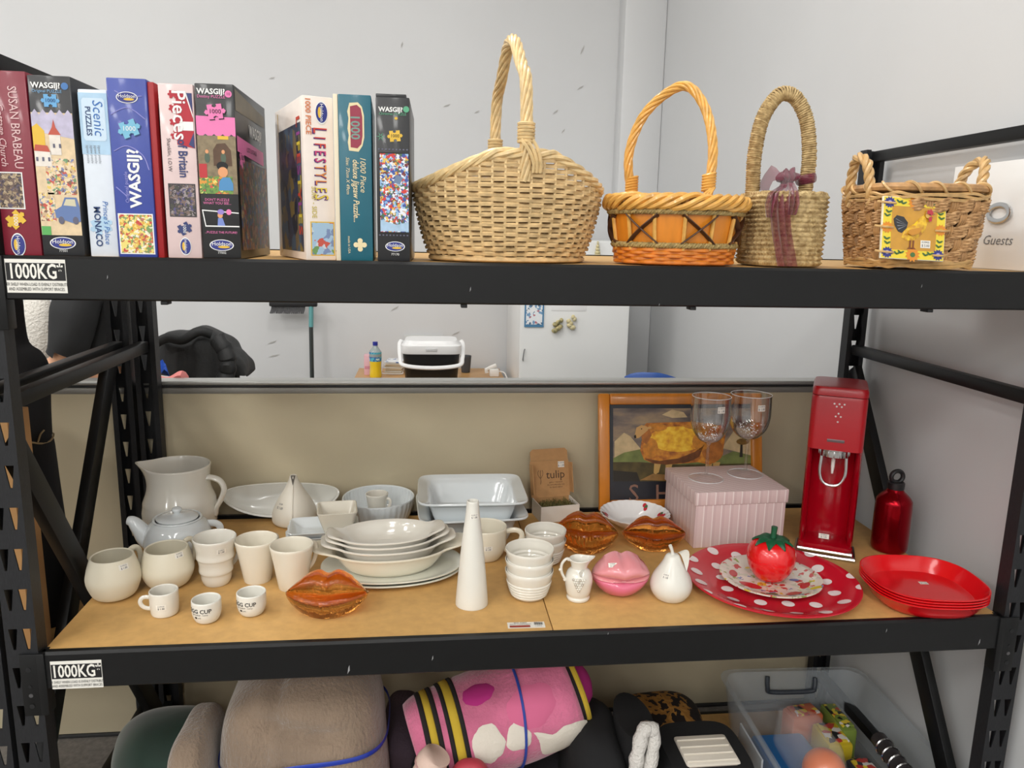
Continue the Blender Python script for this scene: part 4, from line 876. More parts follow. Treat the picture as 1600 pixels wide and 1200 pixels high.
crowdC = ramp_mat('print_antique', 'voronoi', 220, [(0, (110, 90, 80)), (.3, (160, 140, 110)), (.5, (90, 80, 96)), (.65, (190, 170, 140)), (.8, (70, 60, 60))], .4, distort=.008)
crowdD = ramp_mat('print_snow', 'voronoi', 240, [(0, (60, 84, 160)), (.2, (210, 60, 50)), (.34, (230, 232, 240)), (.52, (226, 190, 80)), (.64, (70, 110, 80)), (.76, (150, 190, 226)), (.9, (120, 50, 50))], .4, distort=.006)
skyp = mat('print_lilac', (196, 190, 214), .5, var=.2, vscale=60); sand = mat('print_sand', (226, 202, 164), .5, var=.15, vscale=80); rroof = mat('print_red_roof', (190, 84, 66), .5); carb = mat('print_car_blue', (98, 122, 170), .5); wallp = mat('print_wall_cream', (232, 224, 214), .5, var=.12, vscale=70)
# 1 maroon box
T, w, h, F, S = jbox('maroon jigsaw box at the far left end of the row', bx(67) - .064, bx(67) - .001, zt_(20, 112), (132, 34, 52))
vtext(T, F, 'SUSAN BRABEAU', .021, mat('print_pale_pink', (226, 190, 190)), w * .12, h * .70, xs=.86); vtext(T, F, 'Cottage Church', .016, mat('print_pale_pink', (226, 190, 190)), -w * .24, h * .66, shear=.2)
picture(T, F, -w * .16, h * .36, w * .62, h * .19, crowdC, wht); piece(T, F, -w * .1, h * .2, .0125, yel, '1000', wht, rot=.7, vert=True); maker_oval(T, F, -w * .1, h * .06, .018, .011, vert=True)
F2 = F
# 2 black village box
T, w, h, F, S = jbox('black jigsaw box with a village and blue car picture', bx(68), bx(133), zt_(70, 119), (34, 35, 38), depth=.26)
htext(T, F, 'WASGIJ?', .0128, wht, -w * .08, h * .945, bold=.03); htext(T, F, 'Original PUZZLE', .007, mat('print_sky', (120, 170, 210)), -w * .06, h * .915)
decal('number_disc', ell(w * .36, h * .945, .006, .006, 16), mat('print_mid_blue', (70, 120, 180)), T, F(.001))
piece(T, F, 0, h * .865, .0105, mat('print_sky_piece', (104, 168, 216)), '1000', mat('print_navy', (30, 60, 110)))
picture(T, F, 0, h * .46, w * .96, h * .68, sand)
decal('jigsaw_sky', [(-w * .48, h * .70)] + [(-w * .48 + w * .96 * i / 10, h * (.80 + (.018 if i % 2 else -.012))) for i in range(11)] + [(w * .48, h * .66)], skyp, T, F(.0011))
decal('crowd', rect(w * .1, h * .45, w * .7, h * .2), crowdA, T, F(.0011)); decal('crowd', rect(-w * .28, h * .28, w * .36, h * .16), crowdA, T, F(.0011)); decal('yellow_house', [(-w * .48, h * .6), (-w * .2, h * .62), (-w * .2, h * .7), (-w * .36, h * .74), (-w * .48, h * .72)], yel, T, F(.0012))
decal('tower', rect(w * .03, h * .63, w * .26, h * .12), wallp, T, F(.0013)); decal('spire', [(-w * .12, h * .68), (w * .18, h * .68), (w * .07, h * .72), (w * .03, h * .765), (-w * .02, h * .72)], rroof, T, F(.0015))
decal('house', rect(-w * .28, h * .55, w * .38, h * .09), wallp, T, F(.0013)); decal('roof', [(-w * .48, h * .59), (-w * .44, h * .625), (-w * .16, h * .62), (-w * .1, h * .585)], rroof, T, F(.0015))
for k in range(5): decal('window', rect(-w * .42 + w * .14 * k, h * (.545 if k < 3 else .62), w * .05, h * .022), mat('print_slate', (96, 96, 116)), T, F(.0017))
decal('car_body', [(-w * .1, h * .22), (-w * .12, h * .26), (w * .05, h * .285), (w * .14, h * .335), (w * .42, h * .335), (w * .48, h * .28), (w * .48, h * .2), (w * .3, h * .19)], carb, T, F(.0018)); decal('car_window', [(w * .1, h * .29), (w * .17, h * .325), (w * .38, h * .325), (w * .4, h * .285)], mat('print_glass', (206, 200, 170)), T, F(.002))
for u in (.02, .36): decal('car_wheel', ell(w * u, h * .205, w * .07, h * .022, 14), mat('print_slate', (96, 96, 116)), T, F(.002))
decal('green_bush', rect(-w * .36, h * .145, w * .22, h * .05), mat('print_green2', (90, 170, 90)), T, F(.0014))
maker_oval(T, F, 0, h * .075, .02, .0095); htext(T, F, '77301', .006, wht, 0, h * .03)
# 3 pale blue box
T, w, h, F, S = jbox('narrow pale blue and white jigsaw box', bx(140), bx(184), zt_(140, 140), (222, 230, 240), y=1.484, depth=.24)
decal('blue_wash', rect(0, h * .8, w * .99, h * .36), mat('print_pale_blue', (176, 208, 232), .5, var=.12, vscale=30), T, F(.0004))
decal('badge', [(-.016, h * .7), (-.019, h * .715), (-.019, h * .935), (-.016, h * .95), (.016, h * .95), (.019, h * .935), (.019, h * .715), (.016, h * .7)], mat('print_badge', (204, 224, 240)), T, F(.0008))
vtext(T, F, 'Scenic', .024, mat('print_blue_ink', (54, 110, 180)), w * .14, h * .835, shear=.15); vtext(T, F, 'PUZZLES', .0125, mat('print_navy', (30, 60, 110)), -w * .2, h * .815, bold=.02)
for k in range(4): vtext(T, F, 'jigsaw puzzle', .006, mat('print_grey', (140, 146, 156)), w * .1 - k * .0065, h * .62)
decal('pale_piece', jigsaw(-.002, h * .19, .014, .4), mat('print_pale_blue', (176, 208, 232)), T, F(.0006)); vtext(T, F, "Prince's Palace", .013, mat('print_blue_ink', (54, 110, 180)), w * .15, h * .21, shear=.2); vtext(T, F, 'MONACO', .0155, mat('print_navy', (30, 60, 110)), -w * .16, h * .185, bold=.02)
# 4 royal blue box with red tray
T, w, h, F, S = jbox('royal blue jigsaw box with a red tray edge', bx(186), bx(248) - .002, zt_(165, 122), (54, 72, 158), depth=.26)
B().bbox(w + .0002, w + .011, .004, .25, 0, h - .004, .001).obj('tray', mat('red_card', (160, 24, 30), .5), T)
B().bbox(w + .0112, w + .016, .02, .24, .004, h * .88, .004).obj('tray_insert', mat('dark_card', (40, 34, 36), .6), T)
for pts in ([(-.02, h * .93), (.0, h * .9), (.025, h * .905)], [(-.028, h * .6), (-.005, h * .63), (.02, h * .58), (.029, h * .5)], [(-.029, h * .4), (-.012, h * .35)], [(-.029, h * .8), (.0, h * .84), (.028, h * .78)]):
    B().tube([F(.0004)(u, v) for u, v in [(p.x, p.y) for p in smoothpath([(a, b_, 0) for a, b_ in pts], 5)]], .0009, 5).obj('swirl_print', mat('print_lavender', (150, 150, 214)), T)
maker_oval(T, F, 0, h * .895, .0165, .0085); piece(T, F, 0, h * .725, .0135, mat('print_aqua', (120, 186, 214)), '1000', wht, rot=.35, edge=mat('print_navy', (30, 60, 110)))
text('WASGIJ?', .027, wht, T, lambda u, v: F(.0012)(.004 - v, h * .45 + u), bold=.03); text('Original puzzle', .009, mat('print_lavender', (150, 150, 214)), T, lambda u, v: F(.0012)(-.011 - v, h * .4 + u))
picture(T, F, 0, h * .135, w * .84, h * .22, ramp_mat('print_stalls', 'voronoi', 230, [(0, (232, 214, 120)), (.35, (200, 70, 60)), (.5, (240, 232, 210)), (.64, (120, 150, 90)), (.8, (220, 170, 70)), (.92, (190, 110, 90))], .4, distort=.006), wht)
# 5 pale pink box
T, w, h, F, S = jbox('pale pink jigsaw box with a flag patterned title', bx(263), bx(316), zt_(250, 131), (222, 198, 196), depth=.26)
flag = mat('print_flag_red', (180, 36, 52)); fb = mat('print_flag_blue', (50, 60, 110))
decal('flag', [(-.002, h * .66), (.0, h * .95), (w * .46, h * .95), (w * .47, h * .64)], flag, T, F(.0006)); decal('flag_bar', [(.002, h * .74), (.002, h * .79), (w * .46, h * .79), (w * .46, h * .74)], wht, T, F(.0009)); decal('flag_bar', [(w * .26, h * .95), (w * .3, h * .95), (w * .46, h * .83), (w * .46, h * .81)], wht, T, F(.0009))
decal('flag_corner', [(w * .3, h * .95), (w * .46, h * .95), (w * .46, h * .84)], fb, T, F(.001)); decal('flag_corner', [(w * .3, h * .66), (w * .46, h * .64), (w * .46, h * .73)], fb, T, F(.001))
for k in range(4): piece(T, F, -.004, h * (.94 - .075 * k), .0065, flag, ' ', rot=.3 * k, l=.0011)
vtext(T, F, 'Pieces', .034, wht, .004, h * .825, .0016, bold=.01); vtext(T, F, 'of Britain', .022, fb, .006, h * .58, xs=.8, bold=.02); vtext(T, F, 'Shanklin, I.O.W', .009, mat('print_dark', (60, 56, 60)), -w * .28, h * .6)
picture(T, F, w * .02, h * .34, w * .72, h * .18, ramp_mat('print_cottage', 'voronoi', 220, [(0, (60, 54, 60)), (.25, (120, 100, 92)), (.45, (86, 80, 120)), (.6, (70, 70, 60)), (.8, (150, 140, 140)), (.94, (40, 40, 44))], .4, distort=.008), mat('print_dark', (60, 56, 60)))
piece(T, F, .002, h * .175, .0095, fb, '1000', wht, rot=.5, vert=True); maker_oval(T, F, .002, h * .07, .014, .009, vert=True)
# 6 black and pink box, broad side showing
T, w, h, F, S = jbox('black and pink jigsaw box turned so its broad picture side shows', bx(318), bx(377), zt_(310, 131), (30, 31, 33), depth=.27)
pk = mat('print_hot_pink', (234, 124, 180), .45)
htext(T, F, 'WASGIJ?', .0128, wht, -w * .08, h * .955, bold=.03); htext(T, F, 'Destiny PUZZLE', .007, pk, -w * .08, h * .927); decal('number_disc', ell(w * .36, h * .945, .006, .006, 16), pk, T, F(.001)); htext(T, F, '10', .007, BLACK(), w * .36, h * .945)
decal('pink_sky', [(-w * .5, h * .82), (w * .5, h * .815), (w * .5, h * .71)] + [(w * .5 - w * i / 9, h * (.70 + (.02 if i % 2 else 0))) for i in range(10)], pk, T, F(.0005)); piece(T, F, 0, h * .845, .0125, pk, '1000', BLACK(), rot=.12, l=.0014, edge=BLACK())
picture(T, F, 0, h * .545, w * .99, h * .33, mat('print_stone', (140, 124, 96), .5, var=.3, vscale=90)); decal('arch_door', [(-w * .1, h * .54), (-w * .1, h * .63), (.0, h * .665), (w * .22, h * .67), (w * .36, h * .63), (w * .38, h * .54)], mat('print_brown_door', (92, 66, 46), .5, var=.2, vscale=90), T, F(.0011))
decal('signboard', rect(w * .17, h * .7, w * .28, h * .02), yel, T, F(.0012)); decal('shrubs', rect(-w * .06, h * .43, w * .86, h * .1), ramp_mat('print_garden', 'voronoi', 230, [(0, (110, 150, 70)), (.4, (220, 150, 60)), (.6, (86, 120, 66)), (.8, (230, 220, 120)), (.92, (200, 80, 70))], .4, distort=.006), T, F(.0012))
decal('barrow', rect(-w * .38, h * .51, w * .2, h * .08), mat('print_red', (190, 50, 56)), T, F(.0013))
decal('gardener_shirt', [(w * .0, h * .4), (w * .02, h * .45), (w * .12, h * .475), (w * .3, h * .475), (w * .38, h * .44), (w * .38, h * .4)], mat('print_denim', (78, 140, 190)), T, F(.0015)); decal('gardener_face', ell(w * .13, h * .505, w * .13, h * .03, 14), mat('print_skin', (224, 158, 110)), T, F(.0017)); decal('gardener_hair', ell(w * .12, h * .54, w * .15, h * .025, 14), BLACK(), T, F(.0016))
for u in (-.26, .16): decal('bystander', ell(w * u, h * .585, w * .07, h * .03, 12), mat('print_tweed', (80, 96, 80)), T, F(.0013)); decal('bystander_face', ell(w * u, h * .62, w * .045, h * .012, 10), mat('print_skin', (224, 158, 110)), T, F(.0014))
htext(T, F, "DON'T PUZZLE", .0062, pk, -w * .06, h * .345); htext(T, F, 'WHAT YOU SEE...', .0062, pk, -w * .06, h * .325); decal('white_panel_line', [(-w * .44, h * .28), (-w * .38, h * .195), (w * .49, h * .195), (w * .49, h * .188), (-w * .4, h * .188), (-w * .47, h * .285), (-w * .47, h * .287), (w * .49, h * .273), (w * .49, h * .267)], wht, T, F(.0009))
decal('figure_dress', [(-w * .08, h * .195), (-w * .06, h * .24), (w * .06, h * .24), (w * .12, h * .195)], mat('print_periwinkle', (120, 140, 206)), T, F(.0012)); decal('figure_face', ell(w * .0, h * .255, w * .07, h * .016, 12), mat('print_skin', (224, 158, 110)), T, F(.0013)); decal('figure_hair', ell(w * .02, h * .275, w * .09, h * .016, 12), mat('print_lilac_hair', (150, 130, 206)), T, F(.0014)); decal('bubble', ell(w * .23, h * .275, w * .07, h * .017, 12), pk, T, F(.0012))
htext(T, F, '...PUZZLE THE FUTURE!', .0055, pk, 0, h * .155); maker_oval(T, F, 0, h * .08, .0195, .009); htext(T, F, '77002', .006, wht, 0, h * .035)
for k, (v0, v1, m) in enumerate(((.0, 1, None),)): pass
D2 = .27
decal('side_painted_gloss', [(-D2 * .48, h * .86), (D2 * .44, h * .86), (D2 * .44, h * .93), (-D2 * .48, h * .98)], mat('painted_gloss_umber', (104, 92, 66), .4, var=.3, vscale=20), T, S(.0005)); decal('side_pink_banner', [(-D2 * .48, h * .72), (D2 * .36, h * .69), (D2 * .36, h * .6), (-D2 * .48, h * .63)], pk, T, S(.0008))  # lighter top band paints a gloss into the colour of the black side
decal('side_picture', rect(0, h * .32, D2 * .9, h * .54), ramp_mat('print_dark_crowd', 'voronoi', 110, [(0, (96, 66, 46)), (.25, (50, 60, 50)), (.4, (140, 100, 66)), (.55, (60, 80, 110)), (.7, (126, 50, 40)), (.85, (80, 96, 60)), (.94, (160, 140, 100))], .4, distort=.008), T, S(.0007)); piece(T, S, -D2 * .36, h * .6, .015, pk, '1000', BLACK(), rot=.6, l=.0012); htext(T, S, 'WASGIJ?', .03, wht, D2 * .1, h * .78, bold=.02); htext(T, S, 'LOST LUGGAGE', .012, BLACK(), -D2 * .05, h * .66, .0014)
# 7 white box, rotated so that its left broad side shows
xl7 = bx(476) + .003
T, w, h, F, S = jbox('cream jigsaw box with rainbow title lettering, turned a little right', xl7, xl7 + .056, zt_(462, 149), (238, 226, 216), rz=radians(21), depth=.25)
L7 = lambda l: flat((0, .125, 0), (0, -1, 0), (0, 0, 1), l)
decal('side_picture', rect(.01, h * .45, .2, h * .8), ramp_mat('print_dusk', 'voronoi', 40, [(0, (60, 66, 86)), (.3, (110, 96, 70)), (.5, (40, 44, 56)), (.7, (130, 110, 60)), (.85, (70, 90, 110))], .4, distort=.01), T, L7(.0006)); decal('gold_rule', rect(-.1 + .006, h * .5, .004, h * .95), yel, T, L7(.0009))
for k, ch in enumerate('LIFESTYLES'): htext(T, L7, ch, .04, [mat('rb1', (200, 70, 50)), mat('rb2', (150, 70, 140)), mat('rb3', (214, 190, 60))][k % 3], .09, h * (.86 - .075 * k), .0012, rot=-pi / 2, bold=.02)
vtext(T, F, '1000 PIECE', .0135, mat('print_orange', (214, 128, 80)), -w * .32, h * .88, align='CENTER', bold=.02); maker_oval(T, F, w * .12, h * .905, .0175, .0105, vert=True)
for k, ch in enumerate('LIFESTYLES'):
    m = (mat('rb_red', (210, 70, 50)), mat('rb_pink', (206, 70, 120)), mat('rb_orange', (226, 140, 50)), mat('rb_yel', (224, 200, 60)))[(k * 4) // 10]
    sz = .036 if k in (0, 9) else .029
    vtext(T, F, ch, sz, mat('rb_plum', (96, 44, 110)), .0005, h * (.795 - .045 * k), .0010, bold=.03, xs=.62); vtext(T, F, ch, sz, m, .002, h * (.799 - .045 * k), .0014, xs=.62)
vtext(T, F, 'SURF - SIDE', .0125, mat('print_olive', (200, 184, 90)), -w * .2, h * .36, xs=.9, bold=.01); picture(T, F, w * .06, h * .135, w * .72, h * .2, ramp_mat('print_coast', 'voronoi', 90, [(0, (160, 190, 214)), (.35, (196, 84, 70)), (.5, (120, 140, 180)), (.7, (110, 150, 90)), (.85, (196, 206, 214))], .4, distort=.01), yel)
# 8 teal box
T, w, h, F, S = jbox('teal jigsaw box with a cream edge and maroon number badge', bx(532) + .001, bx(583), zt_(535, 148), (22, 98, 116), rz=radians(2), depth=.25)
B().bbox(-.0085, -.0002, .002, .24, 0, h, .001).obj('tray', mat('cream_card', (230, 218, 192), .6), T)
decal('badge_edge', [(-.011, h * .67), (-.013, h * .72), (-.011, h * .76), (-.013, h * .8), (-.011, h * .86), (-.013, h * .9), (-.009, h * .95), (.006, h * .955), (.013, h * .93), (.0165, h * .88), (.0165, h * .75), (.013, h * .7), (.006, h * .665)], mat('print_cream', (230, 214, 170)), T, F(.0006)); decal('badge', [(-.008, h * .69), (-.008, h * .93), (.004, h * .94), (.011, h * .92), (.0135, h * .87), (.0135, h * .76), (.011, h * .71), (.004, h * .685)], mat('print_maroon', (150, 50, 72)), T, F(.0009))
vtext(T, F, '1000', .023, mat('print_grey_teal', (120, 150, 140)), .0, h * .81, bold=.02, xs=.95)
crm = mat('print_cream', (230, 214, 170)); vtext(T, F, '1000 Piece', .0145, crm, w * .22, h * .53, shear=.25); vtext(T, F, 'deluxe Jigsaw Puzzle...', .0155, crm, w * .0, h * .43, shear=.25, xs=.82, bold=.01); vtext(T, F, 'Size: 72cm X 49cm', .0085, crm, -w * .24, h * .52, shear=.25); vtext(T, F, 'made in USA', .006, crm, -w * .24, h * .1)
for a in range(4): decal('ornament', ell(.006 + .0075 * cos(a * pi / 2), h * .1 + .0075 * sin(a * pi / 2), .0048, .0048, 12), crm, T, F(.0009))
decal('ornament', ell(.006, h * .1, .006, .006, 12), crm, T, F(.001))
# 9 black christmas box
T, w, h, F, S = jbox('black jigsaw box with a snowy street picture next to the wicker basket', bx(590), bx(641), zt_(586, 152), (32, 33, 36), depth=.26, rz=radians(-1))
B().bbox(w * .0, w * .9, .004, .25, h, h + .006, .001).obj('lid_step', mat('card_32_33_36', (32, 33, 36)), T)
htext(T, F, 'WASGIJ?', .0115, wht, -w * .06, h * .925, bold=.03); htext(T, F, 'Christmas PUZZLE', .0062, mat('print_snow_green', (90, 170, 130)), -w * .0, h * .9); decal('wreath', ell(w * .4, h * .93, .0055, .0055, 14), mat('print_snow_green', (90, 170, 130)), T, F(.001)); decal('bell', ell(w * .1, h * .875, .003, .0025, 10), yel, T, F(.001))
piece(T, F, w * .06, h * .77, .0095, yel, '1000', BLACK(), rot=.1); 
for k in range(6): decal('snowflake', [(-w * .36 + .002 * cos(a), h * .765 + .002 * sin(a)) for a in (k * pi / 3 - .4, k * pi / 3 + .4)] + [(-w * .36 + .009 * cos(k * pi / 3), h * .765 + .009 * sin(k * pi / 3))], mat('print_snow_green', (90, 170, 130)), T, F(.0008))
picture(T, F, w * .03, h * .425, w * .86, h * .48, crowdD, BLACK()); decal('snow_ground', [(-w * .4, h * .19), (w * .46, h * .19), (w * .46, h * .25), (w * .1, h * .23), (-w * .4, h * .26)], mat('print_ice', (170, 200, 226), .5, var=.15, vscale=90), T, F(.0011)); decal('awning', [(0, h * .49), (w * .1, h * .54), (w * .3, h * .52), (w * .2, h * .48)], mat('print_steel_blue', (110, 130, 160)), T, F(.0012))
for k in range(9):
    for v in (.69, .165): decal('film_hole', rect(-w * .42 + w * .105 * k, h * v, w * .05, h * .008), mat('print_slate', (96, 96, 116)), T, F(.0008))
maker_oval(T, F, w * .04, h * .095, .0165, .008); htext(T, F, '77170', .006, wht, w * .04, h * .045)
# ================================================================== baskets on the upper deck
def helix(path, R, n, turns, r, b, seg=5, sq=1.0, phase=0):
    """n strands of radius r twisted around a path"""
    P = [Vector(p) for p in path]; m = len(P); fr = []; t0 = (P[1] - P[0]).normalized(); nrm = t0.orthogonal().normalized()
    for i in range(m):
        t = (P[min(i + 1, m - 1)] - P[max(i - 1, 0)]).normalized(); nrm = (nrm - t * nrm.dot(t)).normalized(); fr.append((P[i], nrm.copy(), t.cross(nrm)))
    for k in range(n):
        b.tube([p + (u * cos(a) + v * sin(a)) * R for (p, u, v), a in ((fr[i], phase + 2 * pi * (k / n + turns * i / (m - 1))) for i in range(m))], r, seg)
    return b
def rsmp(path, n):
    P = [Vector(p) for p in path]; L = [0]
    for a, c in zip(P, P[1:]): L.append(L[-1] + (c - a).length)
    out = []; j = 0
    for i in range(n):
        d = L[-1] * i / (n - 1)
        while j < len(L) - 2 and L[j + 1] < d: j += 1
        out.append(P[j].lerp(P[j + 1], (d - L[j]) / max(L[j + 1] - L[j], 1e-9)))
    return out
willow = mat('willow', (222, 190, 138), .45, var=.32, vscale=45, stretch=(1, 1, 2), coat=.15); willow2 = mat('willow_pale', (230, 200, 146), .42, var=.25, vscale=60, coat=.2)
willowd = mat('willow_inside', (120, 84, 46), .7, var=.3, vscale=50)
# ---------------------------------------------------- 1 large oval willow basket
yc = 1.475 + .150; P = Vector((OY(788, 400, yc).x, yc, ZU + .001)); A = 143 * scx((P.x, P.y, ZU + .1)); Bb = .142; P.x += .006; P.z = ZU + .0045
xf, xr_ = OY(818, 250, yc - Bb).x, OY(768, 240, yc + Bb).x; rz = math.atan2(xf - xr_, 2 * Bb) * .9
ze = zat(P, 301) - ZU; zc_ = OY(790, 243, yc - Bb).z - ZU
T = thing('wicker_basket', 'large oval pale willow basket with a tall twisted handle', 'basket', P, rz)
rimz = lambda t: zc_ - (zc_ - ze) * max(0, (abs(cos(t)) - .28) / .72) ** 1.1
sz_ = lambda z: .80 + .20 * min(1, (max(z, 0) / (ze * .85))) ** .65
def wp(t, z, off=0): s_ = sz_(z); return Vector(((A * s_ + off) * cos(t), (Bb * s_ + off) * sin(t), z))
NS = 48; wb_ = B(); rows = int(zc_ / .0092)
for r in range(rows):
    z = .005 + r * .0092; run = []; N = NS * 4
    for i in range(N + 1):
        t = 2 * pi * i / N
        if z < rimz(t) - .006: run.append(wp(t, z + .0007 * sin(5 * t + r), .0036 * cos(NS / 2 * t + pi * r)))
        else:
            if len(run) > 3: wb_.tube(run, .0045, 5, flat=(1, .8))
            run = []
    if len(run) > 3: wb_.tube(run, .0045, 5, flat=(1, .8))
stuff(wb_.obj('weavers', willow, T, smooth=60))
stb = B()
for k in range(NS):
    t = 2 * pi * (k + .5) / NS; zt = rimz(t); stb.tube([wp(t, zt * q, .0) for q in (0, .25, .5, .75, 1)], .0034, 5)
stuff(stb.obj('stakes', willow2, T))
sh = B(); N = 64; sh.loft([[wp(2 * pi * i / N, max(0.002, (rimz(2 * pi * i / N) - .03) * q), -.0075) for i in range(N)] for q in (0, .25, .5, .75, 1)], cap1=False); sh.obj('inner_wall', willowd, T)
rim = B(); N = 200
for k in range(4): rim.tube([wp(t, rimz(t), 0) + Vector((cos(t), sin(t), 0)) * .006 * cos(9 * t + k * pi / 2) + Vector((0, 0, .006 * sin(9 * t + k * pi / 2))) for t in (2 * pi * i / N for i in range(N))], .0052, 6, closed=True)
rim.obj('rim_braid', willow2, T)
bt = B(); bt.tube([wp(t, .003, .004) for t in (2 * pi * i / 90 for i in range(90))], .005, 6, closed=True); bt.obj('base_ring', willow, T)
HT_ = zat(Vector((P.x, yc, ZU)), 66) - ZU
hp = smoothpath([(0, -Bb * .97, zc_ - .05), (0, -Bb * 1.02, zc_ + .03), (0, -Bb * .93, zc_ + .13), (0, -Bb * .62, HT_ - .06), (0, -Bb * .2, HT_ - .008), (0, Bb * .2, HT_ - .008), (0, Bb * .62, HT_ - .06), (0, Bb * .93, zc_ + .13), (0, Bb * 1.02, zc_ + .03), (0, Bb * .97, zc_ - .05)], 6)
hb = helix(rsmp(hp, 260), .0082, 7, 3.6, .0040, B(), 7); hb.obj('handle', willow2, T)
for s_ in (-1, 1):
    wr_ = B()
    for k in range(6): wr_.tube([(.0145 * cos(a), s_ * Bb * 1.0 + .0145 * sin(a), zc_ + .022 + k * .0062) for a in (2 * pi * i / 14 for i in range(14))], .0033, 5, closed=True)
    for k in range(3): wr_.tube(smoothpath([(-.012 + .011 * k, s_ * (Bb + .012), zc_ + .024), (.002 + .009 * k, s_ * (Bb + .018), zc_ + .004), (.012 + .007 * k, s_ * (Bb + .014), zc_ - .018), (.013 + .007 * k, s_ * (Bb + .008), zc_ - .034)], 4), .0034, 5)
    wr_.obj('handle_binding', willow2, T)
# ---------------------------------------------------- 2 orange basket with crosses
yc = 1.475 + .118; P = Vector((OY(1046, 400, yc).x, yc, ZU + .001)); A = 100 * scx((P.x, P.y, ZU + .06)); Bb = .112; P.z = ZU + .004; P.x += .008
T = thing('orange_basket', 'orange wicker basket with brown crossed bands and arched handle', 'basket', P, 0)
zr = lambda py: OY(1046, py, yc - Bb).z - ZU
z1, z2, z3, z4, z5 = zr(391), zr(381), zr(342), zr(330), zr(306)
oran = mat('orange_willow', (222, 130, 40), .38, var=.3, vscale=50, coat=.3); oranl = mat('honey_willow', (228, 172, 84), .36, var=.25, vscale=50, coat=.3); veneer = mat('orange_veneer', (226, 138, 36), .35, var=.15, vscale=18, stretch=(3, 3, .6), coat=.2); ropem = mat('seagrass_rope', (170, 146, 92), .7, var=.4, vscale=120); strap = mat('dark_brown_cane', (70, 42, 28), .45)
sc2 = lambda z: .84 + .14 * min(1, z / z4) ** .8
def w2(t, z, off=0): s_ = sc2(z); return Vector(((A * s_ + off) * cos(t), (Bb * s_ + off) * sin(t), z))
bw = B(); NS = 28
for r in range(5):
    z = .004 + r * (z1 - .004) / 4.6; bw.tube([w2(t, z, .0035 * cos(NS / 2 * t + pi * r) + (.003 if r == 0 else 0)) for t in (2 * pi * i / (NS * 5) for i in range(NS * 5))], .0048, 6, closed=True)
stuff(bw.obj('base_weave', oran, T))
for z in (z1 + .005, z4 - .004):
    rp = B(); N = 260
    for k in range(3): rp.tube([w2(t, z, .003) + Vector((cos(t) * .0032 * cos(44 * t + k * 2.094), sin(t) * .0032 * cos(44 * t + k * 2.094), .0032 * sin(44 * t + k * 2.094))) for t in (2 * pi * i / N for i in range(N))], .0032, 5, closed=True)
    rp.obj('rope_band', ropem, T)
N = 96; B().loft([[w2(2 * pi * i / N, z, o_) for i in range(N)] for z, o_ in ((.002, -.005), (z2, -.002), (z3, -.002), (z4, -.003), (z5 - .01, -.006))], cap1=False).obj('veneer_band', veneer, T)
for k in range(NS // 2):
    t = 2 * pi * (k + .25) / (NS / 2); B().tube([w2(t, z, .0022) for z in (z1 - .004, z2, z3, z4 + .006, z5 - .006)], .0042, 6, flat=(1, .8)).obj('stake', oranl, T)
for k in range(7):
    tc_ = 2 * pi * k / 7 - pi / 2 + .12; dt = .27
    for s_ in (-1, 1):
        B().tube([w2(tc_ + s_ * dt * (q - .5) * 2, z2 - .004 + (z3 - z2 + .008) * q, .0035 + (.003 if s_ > 0 else .0015) * sin(pi * q)) for q in [i / 10 for i in range(11)]], .0062, 6, flat=(.3, 1)).obj('cross_strap', strap, T)
rim = B(); N = 220
for k in range(5):
    rim.tube([w2(t, z5 - .012 - k * .0008, .006) + Vector((cos(t) * .008 * cos(7 * t + k * 1.257), sin(t) * .008 * cos(7 * t + k * 1.257), .0115 * sin(7 * t + k * 1.257))) for t in (2 * pi * i / N for i in range(N))], .0058, 6, closed=True)
rim.obj('rim_braid', oranl, T)
pl_ = OY(986, 308, yc + .06) - P; pr_ = OY(1106, 305, yc - .075) - P; tp = OY(1066, 134, yc) - P
q1 = OY(983, 240, yc + .055) - P; q2 = OY(1010, 175, yc + .04) - P; q3 = OY(1100, 165, yc - .03) - P; q4 = OY(1114, 230, yc - .065) - P
hp = smoothpath([pl_ - Vector((0, 0, .03)), pl_, q1, q2, tp, q3, q4, pr_, pr_ - Vector((.004, 0, .03))], 8)
helix(rsmp(hp, 240), .0064, 6, 4, .0036, B(), 7).obj('handle', oranl, T)
for pp_, s_ in ((pr_, -1), (pl_, 1)):
    wr_ = B()
    for k in range(6): wr_.tube([(pp_.x + (.012) * cos(a), pp_.y + .012 * sin(a), pp_.z + .012 + k * .0055 + .003 * cos(a)) for a in (2 * pi * i / 12 for i in range(12))], .003, 5, closed=True)
    for k in range(3): wr_.tube(smoothpath([(pp_.x + .008, pp_.y + s_ * .01, pp_.z + .014), (pp_.x - .004 - .006 * k, pp_.y + s_ * .022, pp_.z), (pp_.x - .014 - .005 * k, pp_.y + s_ * .024, pp_.z - .02)], 4), .0032, 5)
    wr_.obj('handle_binding', oranl, T)
# ---------------------------------------------------- 3 seagrass basket with ribbon
yc = 1.475 + .140; Bb = .092; _a, _c = OY(1150, 320, yc + Bb * .8).x, OY(1299, 320, yc - Bb * .8).x; P = Vector(((_a + _c) / 2, yc, ZU + .001)); A = (_c - _a) / 2; H_ = OY(1215, 303, yc - Bb).z - ZU
T = thing('seagrass_basket', 'rectangular seagrass basket with arched handle and burgundy ribbon', 'basket', P, radians(-4))
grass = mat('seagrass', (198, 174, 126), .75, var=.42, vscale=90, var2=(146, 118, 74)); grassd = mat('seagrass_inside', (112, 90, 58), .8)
def s3(t, z, off=0):
    n = 3.6; c, s_ = cos(t), sin(t); k = .95 + .05 * z / H_ + .006 * sin(z * 260)
    return Vector(((A * k + off) * math.copysign(abs(c) ** (2 / n), c), (Bb * k + off) * math.copysign(abs(s_) ** (2 / n), s_), z))
